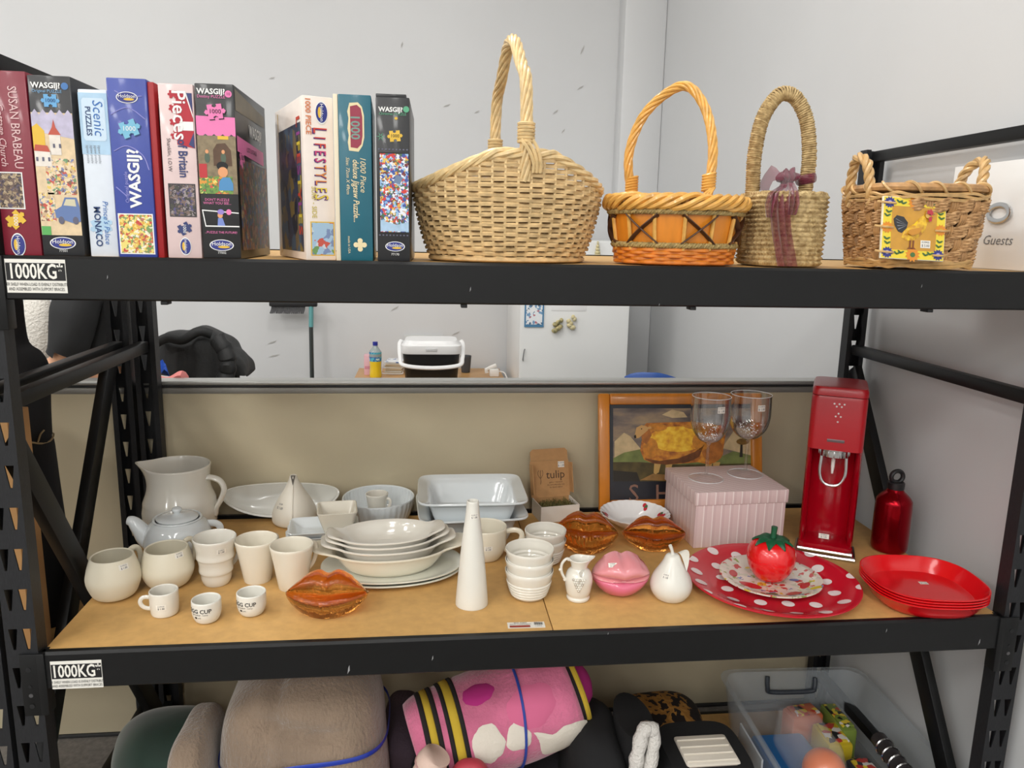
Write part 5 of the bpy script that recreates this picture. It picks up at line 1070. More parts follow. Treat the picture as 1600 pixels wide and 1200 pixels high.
per = rsmp([s3(2 * pi * i / 400, H_ / 2) for i in range(401)], 190)
angs = [math.atan2(math.copysign(abs(p.y / Bb) ** 1.8, p.y), math.copysign(abs(p.x / A) ** 1.8, p.x)) for p in per]
sg = B(); nr = 15
for r in range(nr):
    z = .003 + r * (H_ - .004) / nr; dz = H_ / nr * 1.25
    for k, t in enumerate(angs[:-1]):
        t2 = angs[(k + 1) % len(angs)]; lean = .5 if r % 2 else -.5
        a_ = s3(t, z, .001); c_ = s3(t2, z + dz, .001); m_ = (a_ + c_) / 2 + Vector((a_.x / A, a_.y / Bb, 0)) * .0035 * (1 + .5 * rnd.random())
        if (c_ - a_).length > .05: continue
        sg.tube([a_, m_, c_], [.0014, .0029, .0014], 4)
stuff(sg.obj('seagrass_weave', grass, T, smooth=80))
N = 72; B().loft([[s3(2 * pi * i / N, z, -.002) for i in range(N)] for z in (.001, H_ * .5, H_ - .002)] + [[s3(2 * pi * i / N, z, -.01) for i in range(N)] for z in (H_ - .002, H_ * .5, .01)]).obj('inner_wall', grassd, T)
rb_ = B()
for k in range(2): rb_.tube([s3(t, H_, 0) + Vector((0, 0, .003 * sin(60 * t + k * pi))) for t in angs[:-1]], .0045, 5, closed=True)
rb_.obj('rim', grass, T)
hx0 = OY(1174, 300, yc).x - P.x; hx1 = OY(1251, 300, yc).x - P.x; hz = zat(Vector((P.x, yc, ZU)), 147) - ZU; xm = (hx0 + hx1) / 2 + .004; hw_ = (hx1 - hx0) / 2
hp = smoothpath([(xm - hw_, 0, .03), (xm - hw_ * 1.0, 0, H_ + .01), (xm - hw_ * 1.03, 0, H_ + .08), (xm - hw_ * .85, 0, hz - .055), (xm - hw_ * .4, 0, hz - .01), (xm, 0, hz), (xm + hw_ * .45, 0, hz - .012), (xm + hw_ * .9, 0, hz - .055), (xm + hw_ * 1.12, 0, H_ + .08), (xm + hw_ * 1.08, 0, H_ + .01), (xm + hw_ * 1.05, 0, .03)], 8)
hpr = rsmp(hp, 1100); gh = B(); gh.tube(rsmp(hp, 60), .0115, 8)
stuff(gh.obj('handle_core', grassd, T))
h1 = helix(rsmp(hp, 1900), .0132, 1, 150, .0026, B(), 4); helix(hpr, .0142, 1, -48, .0018, h1, 4); stuff(h1.obj('handle_wrap', grass, T, smooth=80))
org = bpy.data.materials.new('burgundy_organza'); org.use_nodes = True; _n = org.node_tree; _b = _n.nodes['Principled BSDF']; _b.inputs['Base Color'].default_value = lin((118, 24, 56)) + (1,); _b.inputs['Roughness'].default_value = .35; _b.inputs['Alpha'].default_value = .62; _b.inputs['Sheen Weight'].default_value = .4
kn = OY(1230, 292, yc - .02) - P; RB = thing.__name__ and None
def sheet(rows_, name, parent, m=org):
    n = len(rows_[0]); b = B(); b.add([p for r in rows_ for p in r], [(i * n + j, i * n + j + 1, (i + 1) * n + j + 1, (i + 1) * n + j) for i in range(len(rows_) - 1) for j in range(n - 1)]); return b.obj(name, m, parent, smooth=80)
yk = -Bb - .012
def W2L(px, py, dy): return OY(px, py, yc + dy) - P
hxr = xm + hw_ * 1.06
B().tube([(hxr + .0185 * cos(a), .0185 * sin(a), W2L(1255, 279, -.02).z + .004 * cos(a)) for a in (2 * pi * i / 20 for i in range(20))], .010, 8, closed=True, flat=(1, .35)).obj('ribbon_band', org, T)
kz = W2L(1233, 277, -.03); _kb = B().ball(kz, (.019, .014, .018), 24, 16); _kb.v = [tuple(Vector(v) + (Vector(v) - kz) * (.45 * noise.noise(Vector(v) * 90) + .2 * sin(v[0] * 500))) for v in _kb.v]; _kb.obj('ribbon_knot', org, T)
def strip(p, name, fold=.006, n=10):
    rows_ = []
    for (cx, cy, hw, dy) in p:
        c = W2L(cx, cy, dy); hwm = hw * scx((P.x, P.y + dy, ZU)); rows_.append([c + Vector((hwm * (2 * j / n - 1), -fold * (1 + cos(j * 1.9)) - fold * .4 * sin(j * 3.1 + cy * .05), 0)) for j in range(n + 1)])
    return sheet(rows_, name, T)
strip([(1228, 288, 8, -.05), (1222, 305, 12, -.088), (1222, 330, 15, -.1), (1224, 360, 15, -.1), (1228, 390, 15, -.1), (1232, 416, 15, -.1)], 'ribbon_tail')
strip([(1236, 286, 6, -.05), (1243, 300, 8, -.09), (1244, 318, 9, -.1), (1240, 336, 6, -.1)], 'ribbon_tail', .008, 8)
strip([(1226, 290, 6, -.05), (1212, 302, 9, -.09), (1207, 320, 8, -.1), (1206, 340, 4, -.1)], 'ribbon_tail', .006, 8)
lo_ = [W2L(1228, 278, -.04), W2L(1215, 262, -.03), W2L(1207, 258, -.02), W2L(1196, 272, -.01), W2L(1186, 290, .0), W2L(1182, 298, .005)]
lo2 = [W2L(1226, 282, -.045), W2L(1218, 281, -.04), W2L(1210, 283, -.03), W2L(1205, 292, -.02), W2L(1203, 299, -.02), W2L(1200, 300, -.015)]
sheet([[a, (a + c) / 2 + Vector((0, -.006, .002)), c] for a, c in zip(lo_, lo2)], 'ribbon_loop', T)
# ---------------------------------------------------- 4 chunky basket with a rooster tile
yc = 1.475 + .105; Bb = .10; _a, _c = OY(1316, 300, yc + Bb * .8).x, OY(1550, 292, yc - Bb * .8).x; P = Vector(((_a + _c) / 2, yc, ZU + .005)); A = (_c - _a) / 2; H_ = OY(1435, 296, yc - Bb).z - ZU; RZ4 = radians(-2)
T = thing('rooster_basket', 'chunky woven rectangular basket with a rooster tile on the front', 'basket', P, RZ4)
rope4 = mat('twisted_rush', (204, 166, 120), .7, var=.4, vscale=110, var2=(156, 116, 74)); cane4 = mat('brown_cane', (192, 146, 94), .5, var=.35, vscale=60, coat=.15)
def s4(t, z, off=0):
    n = 4.5; c, s_ = cos(t), sin(t); k = .84 + .16 * z / H_
    return Vector(((A * k + off) * math.copysign(abs(c) ** (2 / n), c), (Bb * (k + .02) + off) * math.copysign(abs(s_) ** (2 / n), s_), z))
NC = 30; raw = [s4(2 * pi * i / 2000, H_ / 2) for i in range(2001)]; per = rsmp(raw, NC * 4 + 1)
an = [math.atan2(math.copysign(abs(p.y / (Bb * .94)) ** 2.25, p.y), math.copysign(abs(p.x / (A * .92)) ** 2.25, p.x)) for p in per]
NR = 5; zb0, zt0 = .012, H_ - .022; hb_ = B(); vb = B()
for j in range(NC):
    for r in range(NR):
        z0 = zb0 + (zt0 - zb0) * r / NR; dz = (zt0 - zb0) / NR
        if (r + j) % 2 == 0:
            for q in range(4):
                zz_ = z0 + dz * (q + .5) / 4; pts = [s4(an[(j * 4 + k) % (NC * 4)], zz_ + (.002 * (k - 2)), .009 * max(0, sin(pi * (k + 1) / 6)) + .0015 * rnd.random()) for k in range(-1, 6)]
                helix(rsmp(pts, 9), .0016, 2, 1.5, .0027, hb_, 4, phase=rnd.random() * 6)
        else:
            for q in (-1, 0, 1): vb.tube([s4(an[(j * 4 + 2) % (NC * 4)] , z0 + dz * u, .0045 * sin(pi * (u * .8 + .1))) + Vector((-sin(an[(j * 4 + 2) % (NC * 4)]) * q * .005, cos(an[(j * 4 + 2) % (NC * 4)]) * q * .005, 0)) for u in (-.15, .15, .5, .85, 1.15)], .0032, 5)
stuff(hb_.obj('rush_weave', rope4, T, smooth=80)); stuff(vb.obj('stakes', cane4, T))
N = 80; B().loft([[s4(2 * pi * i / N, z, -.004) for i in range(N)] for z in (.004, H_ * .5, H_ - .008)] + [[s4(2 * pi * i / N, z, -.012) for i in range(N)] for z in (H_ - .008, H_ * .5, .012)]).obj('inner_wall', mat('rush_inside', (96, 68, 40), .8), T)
ring = rsmp([s4(2 * pi * i / 900, H_, 0) for i in range(901)], 260); rm = B(); rm.tube(ring[:-1], .0085, 8, closed=True); rm.obj('rim', cane4, T)
rm = B(); helix([p + Vector((0, 0, 0)) for p in ring], .0100, 1, 15, .0032, rm, 5)
for k in range(3): rm.tube([s4(t, H_ - .014 - .004 * k, .007) + Vector((0, 0, .003 * sin(8 * t + k * 2))) for t in (2 * pi * i / 160 for i in range(160))], .0034, 5, closed=True)
rm.obj('rim_wrap', mat('pale_cane', (212, 172, 114), .45, var=.25, vscale=60, coat=.2), T)
bs_ = B()
for k in range(3): bs_.tube([s4(t, .004 + .0045 * k, .008) + Vector((0, 0, .002 * sin(9 * t + k * 2))) for t in (2 * pi * i / 160 for i in range(160))], .004, 5, closed=True)
bs_.obj('base_wrap', MATS['pale_cane'], T)
for s_, tilt in ((-1, .012), (1, .028)):
    hp = smoothpath([(s_ * A * .98, -.042, H_ - .035), (s_ * (A + .004), -.040, H_ + .005), (s_ * (A + tilt * .6), -.026, H_ + .05), (s_ * (A + tilt), 0, H_ + .064), (s_ * (A + tilt * .6), .026, H_ + .05), (s_ * (A + .004), .040, H_ + .005), (s_ * A * .98, .042, H_ - .035)], 7)
    hh = helix(rsmp(hp, 80), .0058, 3, 4, .0054, B(), 6); hh.obj('handle', MATS['pale_cane'], T)
# tile
cT = W2L(1430, 358, -Bb - .0) * 1.0
M4 = Matrix.Rotation(-RZ4, 4, 'Z'); c0 = OY(1430, 358, yc - Bb * .93 - .016) - P; tw = 97 * scx((P.x, yc - Bb, ZU)); th_ = (OY(1430, 309, yc - Bb).z - OY(1430, 407, yc - Bb).z)
tl = thing('x', None, None) if False else None
TM = Matrix.Translation(c0) @ Matrix.Rotation(radians(2), 4, 'Z') @ Matrix.Rotation(radians(-9), 4, 'X') @ Matrix.Rotation(radians(2.2), 4, 'Y')
tile = B().bbox(-tw / 2, tw / 2, -.003, .003, -th_ / 2, th_ / 2, .0015, TM).obj('rooster_tile', mat('tile_edge_white', (236, 228, 200), .2, coat=.5), T)
def TF(l): return lambda u, v: tuple(TM @ Vector((u, -.003 - l, v)))
U = tw / 2; V = th_ / 2; ty = mat('tile_yellow', (240, 214, 50), .15, coat=.6); tog = mat('tile_ochre', (206, 150, 44), .15, coat=.6, var=.15, vscale=40)
def td(name, pts, m, l): return decal(name, [(u * U, v * V) for u, v in pts], m, tile, TF(l))
td('yellow_border', rect(0, 0, 1.95, 1.95), ty, .0004); td('ochre_ground', rect(.0, .0, 1.42, 1.4), tog, .0007)
tgreen = mat('tile_leaf', (70, 110, 50), .2, coat=.5); tblue = mat('tile_blue', (36, 44, 130), .2, coat=.5); tor = mat('tile_orange', (226, 140, 30), .2, coat=.5); trd = mat('tile_red', (186, 40, 60), .2, coat=.5)
def flower(u, v, r, m, c, n=12, a0=0, a1=2 * pi):
    pts = []
    for k in range(n * 2 + 1): a = a0 + (a1 - a0) * k / (n * 2); rr = r if k % 2 else r * .72; pts.append((u + rr * cos(a), v + rr * sin(a)))
    td('flower', pts if a1 - a0 > 6 else pts + [(u, v)], m, .0011); td('flower_heart', ell(u, v, r * .34, r * .34, 10), c, .0014)
for u, v in ((-.8, .8), (.8, .8), (-.8, -.8), (.8, -.8)): flower(u, v, .19, tblue, mat('tile_lilac', (170, 160, 206), .2))
flower(.0, .84, .24, tor, tgreen); flower(0, -.84, .24, tor, tgreen); flower(-.84, 0, .2, tor, mat('tile_gold', (220, 170, 40))); flower(.84, 0, .2, tor, MATS['tile_gold'])
for (u, v) in ((-.5, .82), (-.38, .78), (.42, .8), (.55, .78), (-.82, .48), (-.86, .36), (.8, .5), (.84, .36), (-.84, -.38), (-.82, -.52), (.82, -.4), (.8, -.55), (-.5, -.84), (-.38, -.8), (.4, -.84), (.54, -.8)):
    for a in (.5, 2.4): td('leaf', ell(u + .05 * cos(a), v + .05 * sin(a), .08, .032, 8, a), tgreen, .0011)
td('rooster_tail', [(-.2, .18), (-.34, .36), (-.56, .4), (-.66, .28), (-.62, .08), (-.5, -.12), (-.38, -.16), (-.24, 0)], mat('tile_black', (34, 36, 42), .2, coat=.5), .0012)
for k in range(4): td('tail_feather', [(-.22, .1), (-.6 + .03 * k, .3 - .11 * k), (-.58 + .03 * k, .27 - .11 * k)], mat('tile_grey', (130, 134, 140), .2), .0015)
rb0 = [(-.32, -.1), (-.16, .06), (.0, .16), (.14, .34), (.28, .46), (.4, .42), (.4, .18), (.34, -.06), (.18, -.26), (-.02, -.38), (-.24, -.4), (-.38, -.3)]
n = len(rb0); b = B(); b.add([TM @ Vector((u * U, -.0042, v * V)) for u, v in rb0] + [TM @ Vector((.05 * U, -.010, .02 * U))], [(i, (i + 1) % n, n) for i in range(n)]); b.obj('rooster_body', mat('tile_rooster_yellow', (236, 196, 40), .2, coat=.6, var=.35, vscale=110, var2=(180, 110, 30)), tile, smooth=80)
td('rooster_wing', [(-.2, -.06), (.06, .02), (.2, .0), (.1, -.16), (-.1, -.24), (-.24, -.18)], mat('tile_wing', (206, 140, 36), .2, coat=.5), .0075)
td('rooster_head', ell(.4, .44, .09, .09, 12), mat('tile_head', (214, 170, 90), .2), .004); td('comb', [(.34, .5), (.36, .62), (.42, .6), (.46, .66), (.52, .58), (.54, .5), (.48, .44)], trd, .0052); td('wattle', [(.42, .4), (.5, .4), (.5, .26), (.42, .24), (.4, .34)], trd, .0052); td('beak', [(.49, .46), (.58, .4), (.49, .41)], tor, .005); td('eye', ell(.43, .47, .018, .018, 8), BLACK(), .0056)
for u in (-.1, .0): td('leg', [(u - .03, -.38), (u + .03, -.38), (u + .02, -.6), (u + .1, -.66), (u - .1, -.66), (u - .03, -.6)], mat('tile_leg', (130, 74, 36), .3), .0016)
g0 = TF(.0014); g1 = TF(.0019); cu, cv = .38 * U, -.48 * V
flat_sticker(tile, g0, g1, cu, cv, .021, .015, '01/09/25', '$ 5.00')
for u, v, s_ in ((-.95, .0, -1), (.95, -.02, 1), (-.9, .78, -1), (.92, .8, 1), (-.9, -.8, -1), (.92, -.82, 1)): B().tube(smoothpath([TM @ Vector((u * U - s_ * .02, -.0045, v * V)), TM @ Vector((u * U, -.006, v * V)), TM @ Vector((u * U + s_ * .016, .002, v * V + .003))], 4), .0022, 5).obj('tile_tie', MATS['pale_cane'], T)
# ---------------------------------------------------- white guest board leaning behind the rooster basket
XG = 1.272; ya, yb, zg = OX(1492, 265, XG).y, 1.50, OX(1540, 256, XG).z
T = thing('guest_board', 'white keepsake board with grey lettering behind the rooster basket', 'board', (XG, ya, ZU + .001)); hgt = zg - ZU
B().bbox(0, .010, yb - ya, 0, 0, hgt, .001).obj('panel', mat('gloss_white_board', (232, 231, 229), .15, coat=.5), T)
fnb = flat((0, 0, 0), (0, -1, 0), (0, 0, 1), .0006)
q = OX(1558, 376, XG) - Vector(T.location); text('Guests', .03, mat('print_grey_dark', (110, 110, 112)), T, lambda u, v: fnb(u - q.y, v + q.z), shear=.25, xs=1.1)
q = OX(1563, 333, XG) - Vector(T.location); B().tube([(-.004, q.y + .032 * cos(a_), q.z + .018 * sin(a_)) for a_ in (2 * pi * i / 24 for i in range(24))], .0035, 6, closed=True, flat=(1, 1.8)).obj('metal_ring', mat('polished_steel', (200, 200, 200), .22, 1), T)
# ================================================================== beyond the partition
def tape(name, label, cat, b, m, loc=(0, 0, 0), group=None): return tag(b.obj(name, m, None, loc), label, cat, group)
# --- fridge
yf = 4.0; x0, x1 = OY(810, 590, yf).x, OY(979, 590, yf).x; zt = OY(930, 376, yf).z
T = thing('fridge', 'white fridge with magnets standing in the far corner', 'fridge', ((x0 + x1) / 2, yf, 0)); hw = (x1 - x0) / 2
frm = mat('fridge_white', (226, 227, 226), .3, coat=.2)
B().bbox(-hw, hw, .045, .62, .02, zt, .008).obj('cabinet', frm, T); dr = B().bbox(-hw, hw, 0, .043, .06, zt, .012).obj('door', frm, T)
B().tube(smoothpath([(-hw + .03, -.002, .97), (-hw + .025, -.014, .96), (-hw + .02, -.014, .92), (-hw + .022, -.002, .91)], 4), .003, 6).obj('handle', mat('dark_grip', (120, 120, 122), .4), dr)
B().bbox(-hw + .03, hw - .03, .05, .6, 0, .02, .002).obj('plinth', BLACK(), T)
def onfridge(px, py): p = OY(px, py, yf - .001); return p
a, c = onfridge(820, 468), onfridge(849, 511)
m = thing('magnet_frame', 'blue patterned magnet notepad on the fridge door', 'magnet', (0, 0, 0)); B().box(a.x, c.x, yf - .006, yf - .0005, c.z, a.z).obj('frame', mat('magnet_blue', (76, 130, 170), .5), m)
B().box(a.x + .008, c.x - .008, yf - .0075, yf - .006, c.z + .014, a.z - .004).obj('printed_sheet', ramp_mat('blue_speckle_print', 'voronoi', 95, [(0, (232, 236, 240)), (.45, (120, 160, 196)), (.6, (236, 238, 240)), (.85, (190, 120, 130)), (.92, (80, 110, 140))], .6), m)
a, c = onfridge(862, 455), onfridge(916, 486); tape('paper_note', 'white paper sheet fixed to the fridge door', 'paper', B().bbox(a.x, c.x, yf - .002, yf - .0005, c.z, a.z, .0005), mat('note_paper', (240, 240, 240), .7))
for px, py, lab in ((871, 508, 'dark green reclining figurine magnet on the fridge'), (891, 503, 'pale green seated figurine magnet on the fridge'), (933, 392, 'small tree shaped figurine magnet at the fridge top')):
    p = onfridge(px, py); b = B(); cols = ('dark_resin', (60, 72, 50)) if px == 871 else ('pale_resin', (180, 176, 150))
    for k in range(6):
        if px == 933: b.ball((0, -.012, -.04 + .016 * k), (.022 - .0032 * k, .011, .011), 10, 6)
        else: b.ball((rnd.uniform(-.022, .022), -.013, -.028 + .011 * k), (.018 - .0015 * k, .012, .013), 10, 6)
    o = b.obj('figurine_magnet', mat(cols[0], cols[1], .45, var=.5, vscale=50, var2=(214, 196, 140)), None, (p.x, yf, p.z)); tag(o, lab, 'magnet', 'figurine magnets on the fridge')
# --- desk
dz = .74; T = thing('desk', 'light brown wooden desk against the far wall', 'desk', (OZ(672, 590, dz).x, 4.34, 0)); dw = (OZ(790, 590, dz).x - OZ(556, 590, dz).x) / 2
dm = mat('desk_laminate', (206, 158, 100), .4, var=.12, vscale=8, stretch=(1, 4, 4))
B().bbox(-dw, dw, -.38, .385, dz - .025, dz, .003).obj('desk_top', dm, T)
for sx in (-1, 1):
    for sy in (-.34, .34): B().bbox(sx * (dw - .05) - .02, sx * (dw - .05) + .02, sy - .02, sy + .02, 0, dz - .025, .003).obj('leg', mat('desk_leg_grey', (120, 120, 120), .4, .5), T)
def ond(px, py): return OZ(px, py, dz)
# cooler
p = OY(674, 600, 4.13); cx, cy = p.x, 4.17; T = thing('cool_box', 'black and white portable cool box on the desk', 'cool box', (cx, cy, dz + .0006)); W = 47 * scx((cx, cy - .1, dz + .2)); hh = OY(674, 533, cy - .1).z - dz
ck = mat('cooler_black', (16, 17, 19), .4); cw = mat('cooler_white', (240, 240, 240), .35)
hb2 = hh * .73
B().loft([sup(W * .84, .095, 6, 0, 48), sup(W * .86, .098, 6, .004, 48), sup(W * .96, .118, 6, hb2, 48)]).obj('tub', ck, T)
B().loft([sup(W * .98, .121, 6, hb2 + .001, 48), sup(W, .124, 6, hb2 + .006, 48), sup(W, .124, 6, hb2 + .045, 48), sup(W * .93, .112, 5, hh - .02, 48), sup(W * .86, .102, 5, hh, 48)]).obj('lid', cw, T)
B().bbox(-.03, .03, -.128, -.12, hb2 + .018, hb2 + .034, .003).obj('lid_catch', mat('cooler_grey', (200, 200, 200), .4), T)
hz = hb2 + .03; B().tube(smoothpath([(-W - .002, .0, hz + .03), (-W - .012, -.02, hz + .01), (-W - .006, -.1, hz - .05), (-W * .9, -.135, hz - .085), (0, -.14, hz - .098), (W * .9, -.135, hz - .085), (W + .006, -.1, hz - .05), (W + .012, -.02, hz + .01), (W + .002, 0, hz + .03)], 6), .0085, 8, flat=(1, 1.3)).obj('bail_handle', cw, T)
text('Willow', .022, mat('logo_silver', (180, 184, 188)), T, lambda u, v: (u, -.109, hb2 * .72 + v), name='logo_lettering', shear=.3)
# drink bottle
p = ond(587, 590); hb2 = zat(p, 534) - dz; T = thing('juice_bottle', 'clear bottle of yellow drink with a blue cap on the desk', 'bottle', (p.x, p.y, dz)); r = 9.5 * scx(p)
B().lathe(smooth2([(0, .002), (r * .8, .001), (r, .012), (r * .94, hb2 * .3), (r, hb2 * .46), (r * .96, hb2 * .5)], 3) + [(0, hb2 * .5)], 24).obj('yellow_drink', mat('yellow_juice', (232, 200, 40), .15, coat=.5), T)
B().lathe([(r * 1.01, hb2 * .47), (r * 1.02, hb2 * .47), (r * 1.02, hb2 * .72), (r * 1.01, hb2 * .72)], 24).obj('label_sleeve', ramp_mat('blue_label', 'noise', 30, [(.4, (90, 180, 196)), (.52, (40, 100, 170)), (.6, (190, 214, 210))], .4), T)
B().lathe(smooth2([(r, hb2 * .5), (r, hb2 * .72), (r * .6, hb2 * .82), (r * .38, hb2 * .88), (r * .36, hb2 * .92)], 3), 24).obj('bottle_top', mat('clear_plastic_top', (226, 230, 224), .1, trans=.6), T)
B().lathe([(0, hb2 * .9), (r * .42, hb2 * .9), (r * .42, hb2), (0, hb2)], 20).obj('cap', mat('cap_blue', (40, 50, 150), .4), T)
# pink carton, papers, cup, adapter
p = ond(575, 586); h_ = zat(p, 555) - dz; T = thing('pink_carton', 'narrow pink carton on the desk behind the juice bottle', 'carton', (p.x, p.y + .03, dz)); B().bbox(-.022, .022, -.03, .03, 0, h_, .002).obj('carton', mat('carton_pink', (226, 180, 190), .5), T); B().box(-.018, .018, -.0306, -.0301, h_ * .3, h_ * .45).obj('printed_band', mat('carton_band', (206, 140, 160), .5), T)
p = ond(617, 585); T = thing('paper_bundle', 'pile of printed papers in a wire tray on the desk', 'papers', (p.x, p.y + .07, dz), radians(-8))
for k in range(8): B().bbox(-.05, .05, -.07, .07, .004 + k * .008, .0105 + k * .008, .0008, Matrix.Rotation(rnd.uniform(-.1, .1), 4, 'Z')).obj('booklet', mat('booklet_%d' % (k % 3), ((210, 190, 160), (224, 220, 210), (196, 178, 150))[k % 3], .7), T)
B().bbox(-.052, .052, -.072, .072, .069, .074, .001).obj('top_leaflet', ramp_mat('blue_leaflet', 'voronoi', 60, [(0, (236, 238, 240)), (.6, (80, 110, 170)), (.8, (230, 234, 238))], .5), T)
B().tube(smoothpath([(-.055, -.078, .07), (-.064, -.08, .03), (-.058, -.08, .006), (.05, -.08, .006), (.058, -.08, .02)], 5), .003, 6).obj('wire_front', mat('white_wire', (230, 230, 230), .4), T)
p = ond(728, 583); h_ = zat(p, 557) - dz; T = thing('cup', 'dark grey cup on the desk beside the cool box', 'cup', (p.x, p.y + .03, dz)); vessel(smooth2([(.022, 0), (.026, .004), (.030, h_ * .5), (.034, h_)], 4), .002).obj('body', mat('cup_charcoal', (74, 76, 80), .4), T)
p = ond(766, 588); T = thing('power_adapter', 'white plug adapter with cable lying on the desk', 'adapter', (p.x, p.y, dz)); pw = mat('adapter_white', (236, 234, 230), .35); B().bbox(-.005, .05, -.02, .02, 0, .045, .005).obj('body', pw, T)
B().tube([(-.02, 0, .02), (-.025, 0, .04), (0, .0, .052), (.035, .0, .066)], .012, 8, flat=(1, .5)).obj('clip_arm', pw, T); B().tube(smoothpath([(.05, 0, .03), (.08, -.02, .025), (.09, -.08, .006), (.085, -.16, .005)], 5), .004, 6).obj('cable', pw, T)
a, c = OY(632, 523, 4.745), OY(692, 540, 4.745); T = thing('cable_duct_plate', 'grey outlet plate on the wall behind the cool box', 'wall plate', (0, 0, 0)); B().bbox(a.x, c.x, 4.728, 4.7495, c.z - .06, a.z, .004).obj('plate', mat('outlet_grey', (196, 197, 196), .4), T)
# --- blue chair back
p = OY(1028, 592, 3.0); T = thing('blue_chair', 'blue plastic chair whose back top shows over the partition', 'chair', (p.x, 3.0, 0), radians(-6)); bl = mat('chair_blue', (44, 84, 160), .4); wv = 47 * scx((p.x, 3.0, 1.0)); zc = OY(1010, 579, 3.0).z
R = []
for i in range(13):
    u = -1 + 2 * i / 12; top = zc - .012 - (.03 * max(0, u) ** 1.4 + .02 * max(0, -u) ** 4) * 1.4; R.append([(u * wv, .02 + .05 * u * u + y_, z_) for y_, z_ in ((-.008, .74), (-.008, top - .01), (0, top), (.008, top - .01), (.008, .74))])
B().loft(R).obj('backrest', bl, T); B().bbox(-wv * .95, wv * .95, -.4, .03, .44, .46, .008).obj('seat', bl, T)
for sx in (-1, 1):
    for y_ in (-.36, 0): B().tube([(sx * wv * .85, y_, .44), (sx * wv * .95, y_ * 1.08 + .02, 0)], .011, 8).obj('leg', steelm, T)
    B().tube([(sx * wv * .8, .01, .45), (sx * wv * .8, .045, .78)], .01, 8).obj('back_support', steelm, T)
# --- broom against the wall
yb = 4.62; a, c = OY(485, 480, yb), OY(482, 600, yb); T = thing('broom', 'upturned broom with grey bristles leaning on the far wall', 'broom', (a.x, yb, 0))
B().tube([(-.01, .0, 0), (-.004, .03, a.z - .12)], .0125, 10).obj('pole', mat('pole_dark_steel', (74, 80, 80), .35, .6), T); B().tube([(-.004, .03, a.z - .12), (0, .035, a.z + .02)], .0135, 10).obj('pole_sleeve', mat('pole_teal', (96, 158, 160), .4), T)
B().bbox(-.24, .035, .02, .055, a.z + .0, a.z + .035, .006).obj('brush_block', mat('brush_black', (30, 30, 32), .5), T); br = B()
for k in range(26):
    x = -.225 + k * .0075; br.tube([(x, .037, a.z + .004), (x - .004, .034, a.z - .02), (x - .012 - .004 * sin(k), .03, a.z - .042)], .0042, 5)
stuff(br.obj('bristles', mat('bristle_grey', (88, 88, 90), .8, var=.3, vscale=200), T))
# --- chair with a black padded jacket thrown over it
yj = 3.35; T0 = thing('jacket_chair', 'dark office chair carrying the black quilted jacket', 'chair', (OY(318, 590, yj).x, yj + .06, 0)); ch = mat('chair_black', (24, 25, 27), .6)
cw_ = 62 * scx((T0.location.x, yj, 1.0))
B().bbox(-cw_ * .8, cw_ * .8, .0, .05, .62, 1.03, .03).obj('backrest', ch, T0); B().bbox(-cw_ * .85, cw_ * .85, -.42, .02, .44, .5, .02).obj('seat', ch, T0); B().tube([(0, -.2, .44), (0, -.2, .1)], .03, 12).obj('gas_column', steelm, T0)
for k in range(5): a_ = 2 * pi * k / 5; B().tube([(0, -.2, .12), (.19 * cos(a_), -.2 + .19 * sin(a_), .03)], .02, 8).obj('base_arm', ch, T0); 
prof = [(243, 532), (252, 522), (266, 519), (285, 520), (300, 514), (311, 511), (325, 516), (340, 526), (352, 534), (362, 546), (374, 556), (382, 570), (385, 590)]
T = thing('jacket', 'black quilted jacket draped over the dark office chair', 'jacket', (0, 0, 0)); R = []; nn = 16
pp_ = smoothpath([(x, y, 0) for x, y in prof], 4)
for i, q in enumerate(pp_):
    tp_ = OY(q.x, q.y, yj); d = .07 + .05 * sin(pi * i / (len(pp_) - 1)) + .012; zb_ = .95; ring = []
    for k in range(nn):
        a_ = pi * k / (nn - 1); v = Vector((tp_.x, yj + .075 - d * cos(a_), zb_ + (tp_.z - zb_) * sin(a_) ** .45))
        v += Vector((.4, 1, .3)) * .02 * noise.noise(v * 16) + Vector((0, 1, 0)) * .008 * abs(sin(v.z * 70 + v.x * 30)); ring.append(v)
    R.append(ring)
jk = mat('jacket_black', (36, 37, 38), .6, bump=.3, bscale=90, bdist=.004); B().loft(R).obj('jacket_body', jk, T, smooth=80)
sl = smoothpath([OY(338, 528, yj - .06), OY(352, 548, yj - .08), OY(356, 570, yj - .085), OY(352, 596, yj - .08), OY(350, 620, yj - .07)], 5); B().tube([v + Vector((0, .006 * sin(i * 1.7), 0)) for i, v in enumerate(sl)], [.035 + .003 * sin(i * 1.9) for i in range(len(sl))], 12).obj('sleeve', jk, T)
B().tube(smoothpath([OY(246, 535, yj - .03), OY(262, 528, yj - .05), OY(285, 531, yj - .06), OY(310, 518, yj - .05), OY(330, 522, yj - .03)], 5), .02, 10, flat=(1, .8)).obj('collar', jk, T)
R = []
for i in range(14):
    u = i / 13; tp_ = OY(232 + 58 * u, 592 - 10 * u + (6 if u > .95 else 0), 2.357); R.append([tp_ + Vector((0, y_, z_ + .006 * sin(9 * u))) for y_, z_ in ((-.03, -.06), (-.025, -.008), (0, .002), (.03, -.008), (.035, -.09))])
tape('pink_cloth', 'pink folded cloth lying behind the partition by the jacket', 'cloth', B().loft(R), mat('cloth_pink', (232, 140, 136), .8))
R = []
for i in range(9): u = i / 8; tp_ = OY(246 + 11 * u, 566 + 14 * u, 3.0); R.append([tp_ + Vector((.018 * cos(a_), .02 * sin(a_), -.008 + .018 * sin(2 * a_ + 4 * u))) for a_ in (2 * pi * k / 10 for k in range(10))])
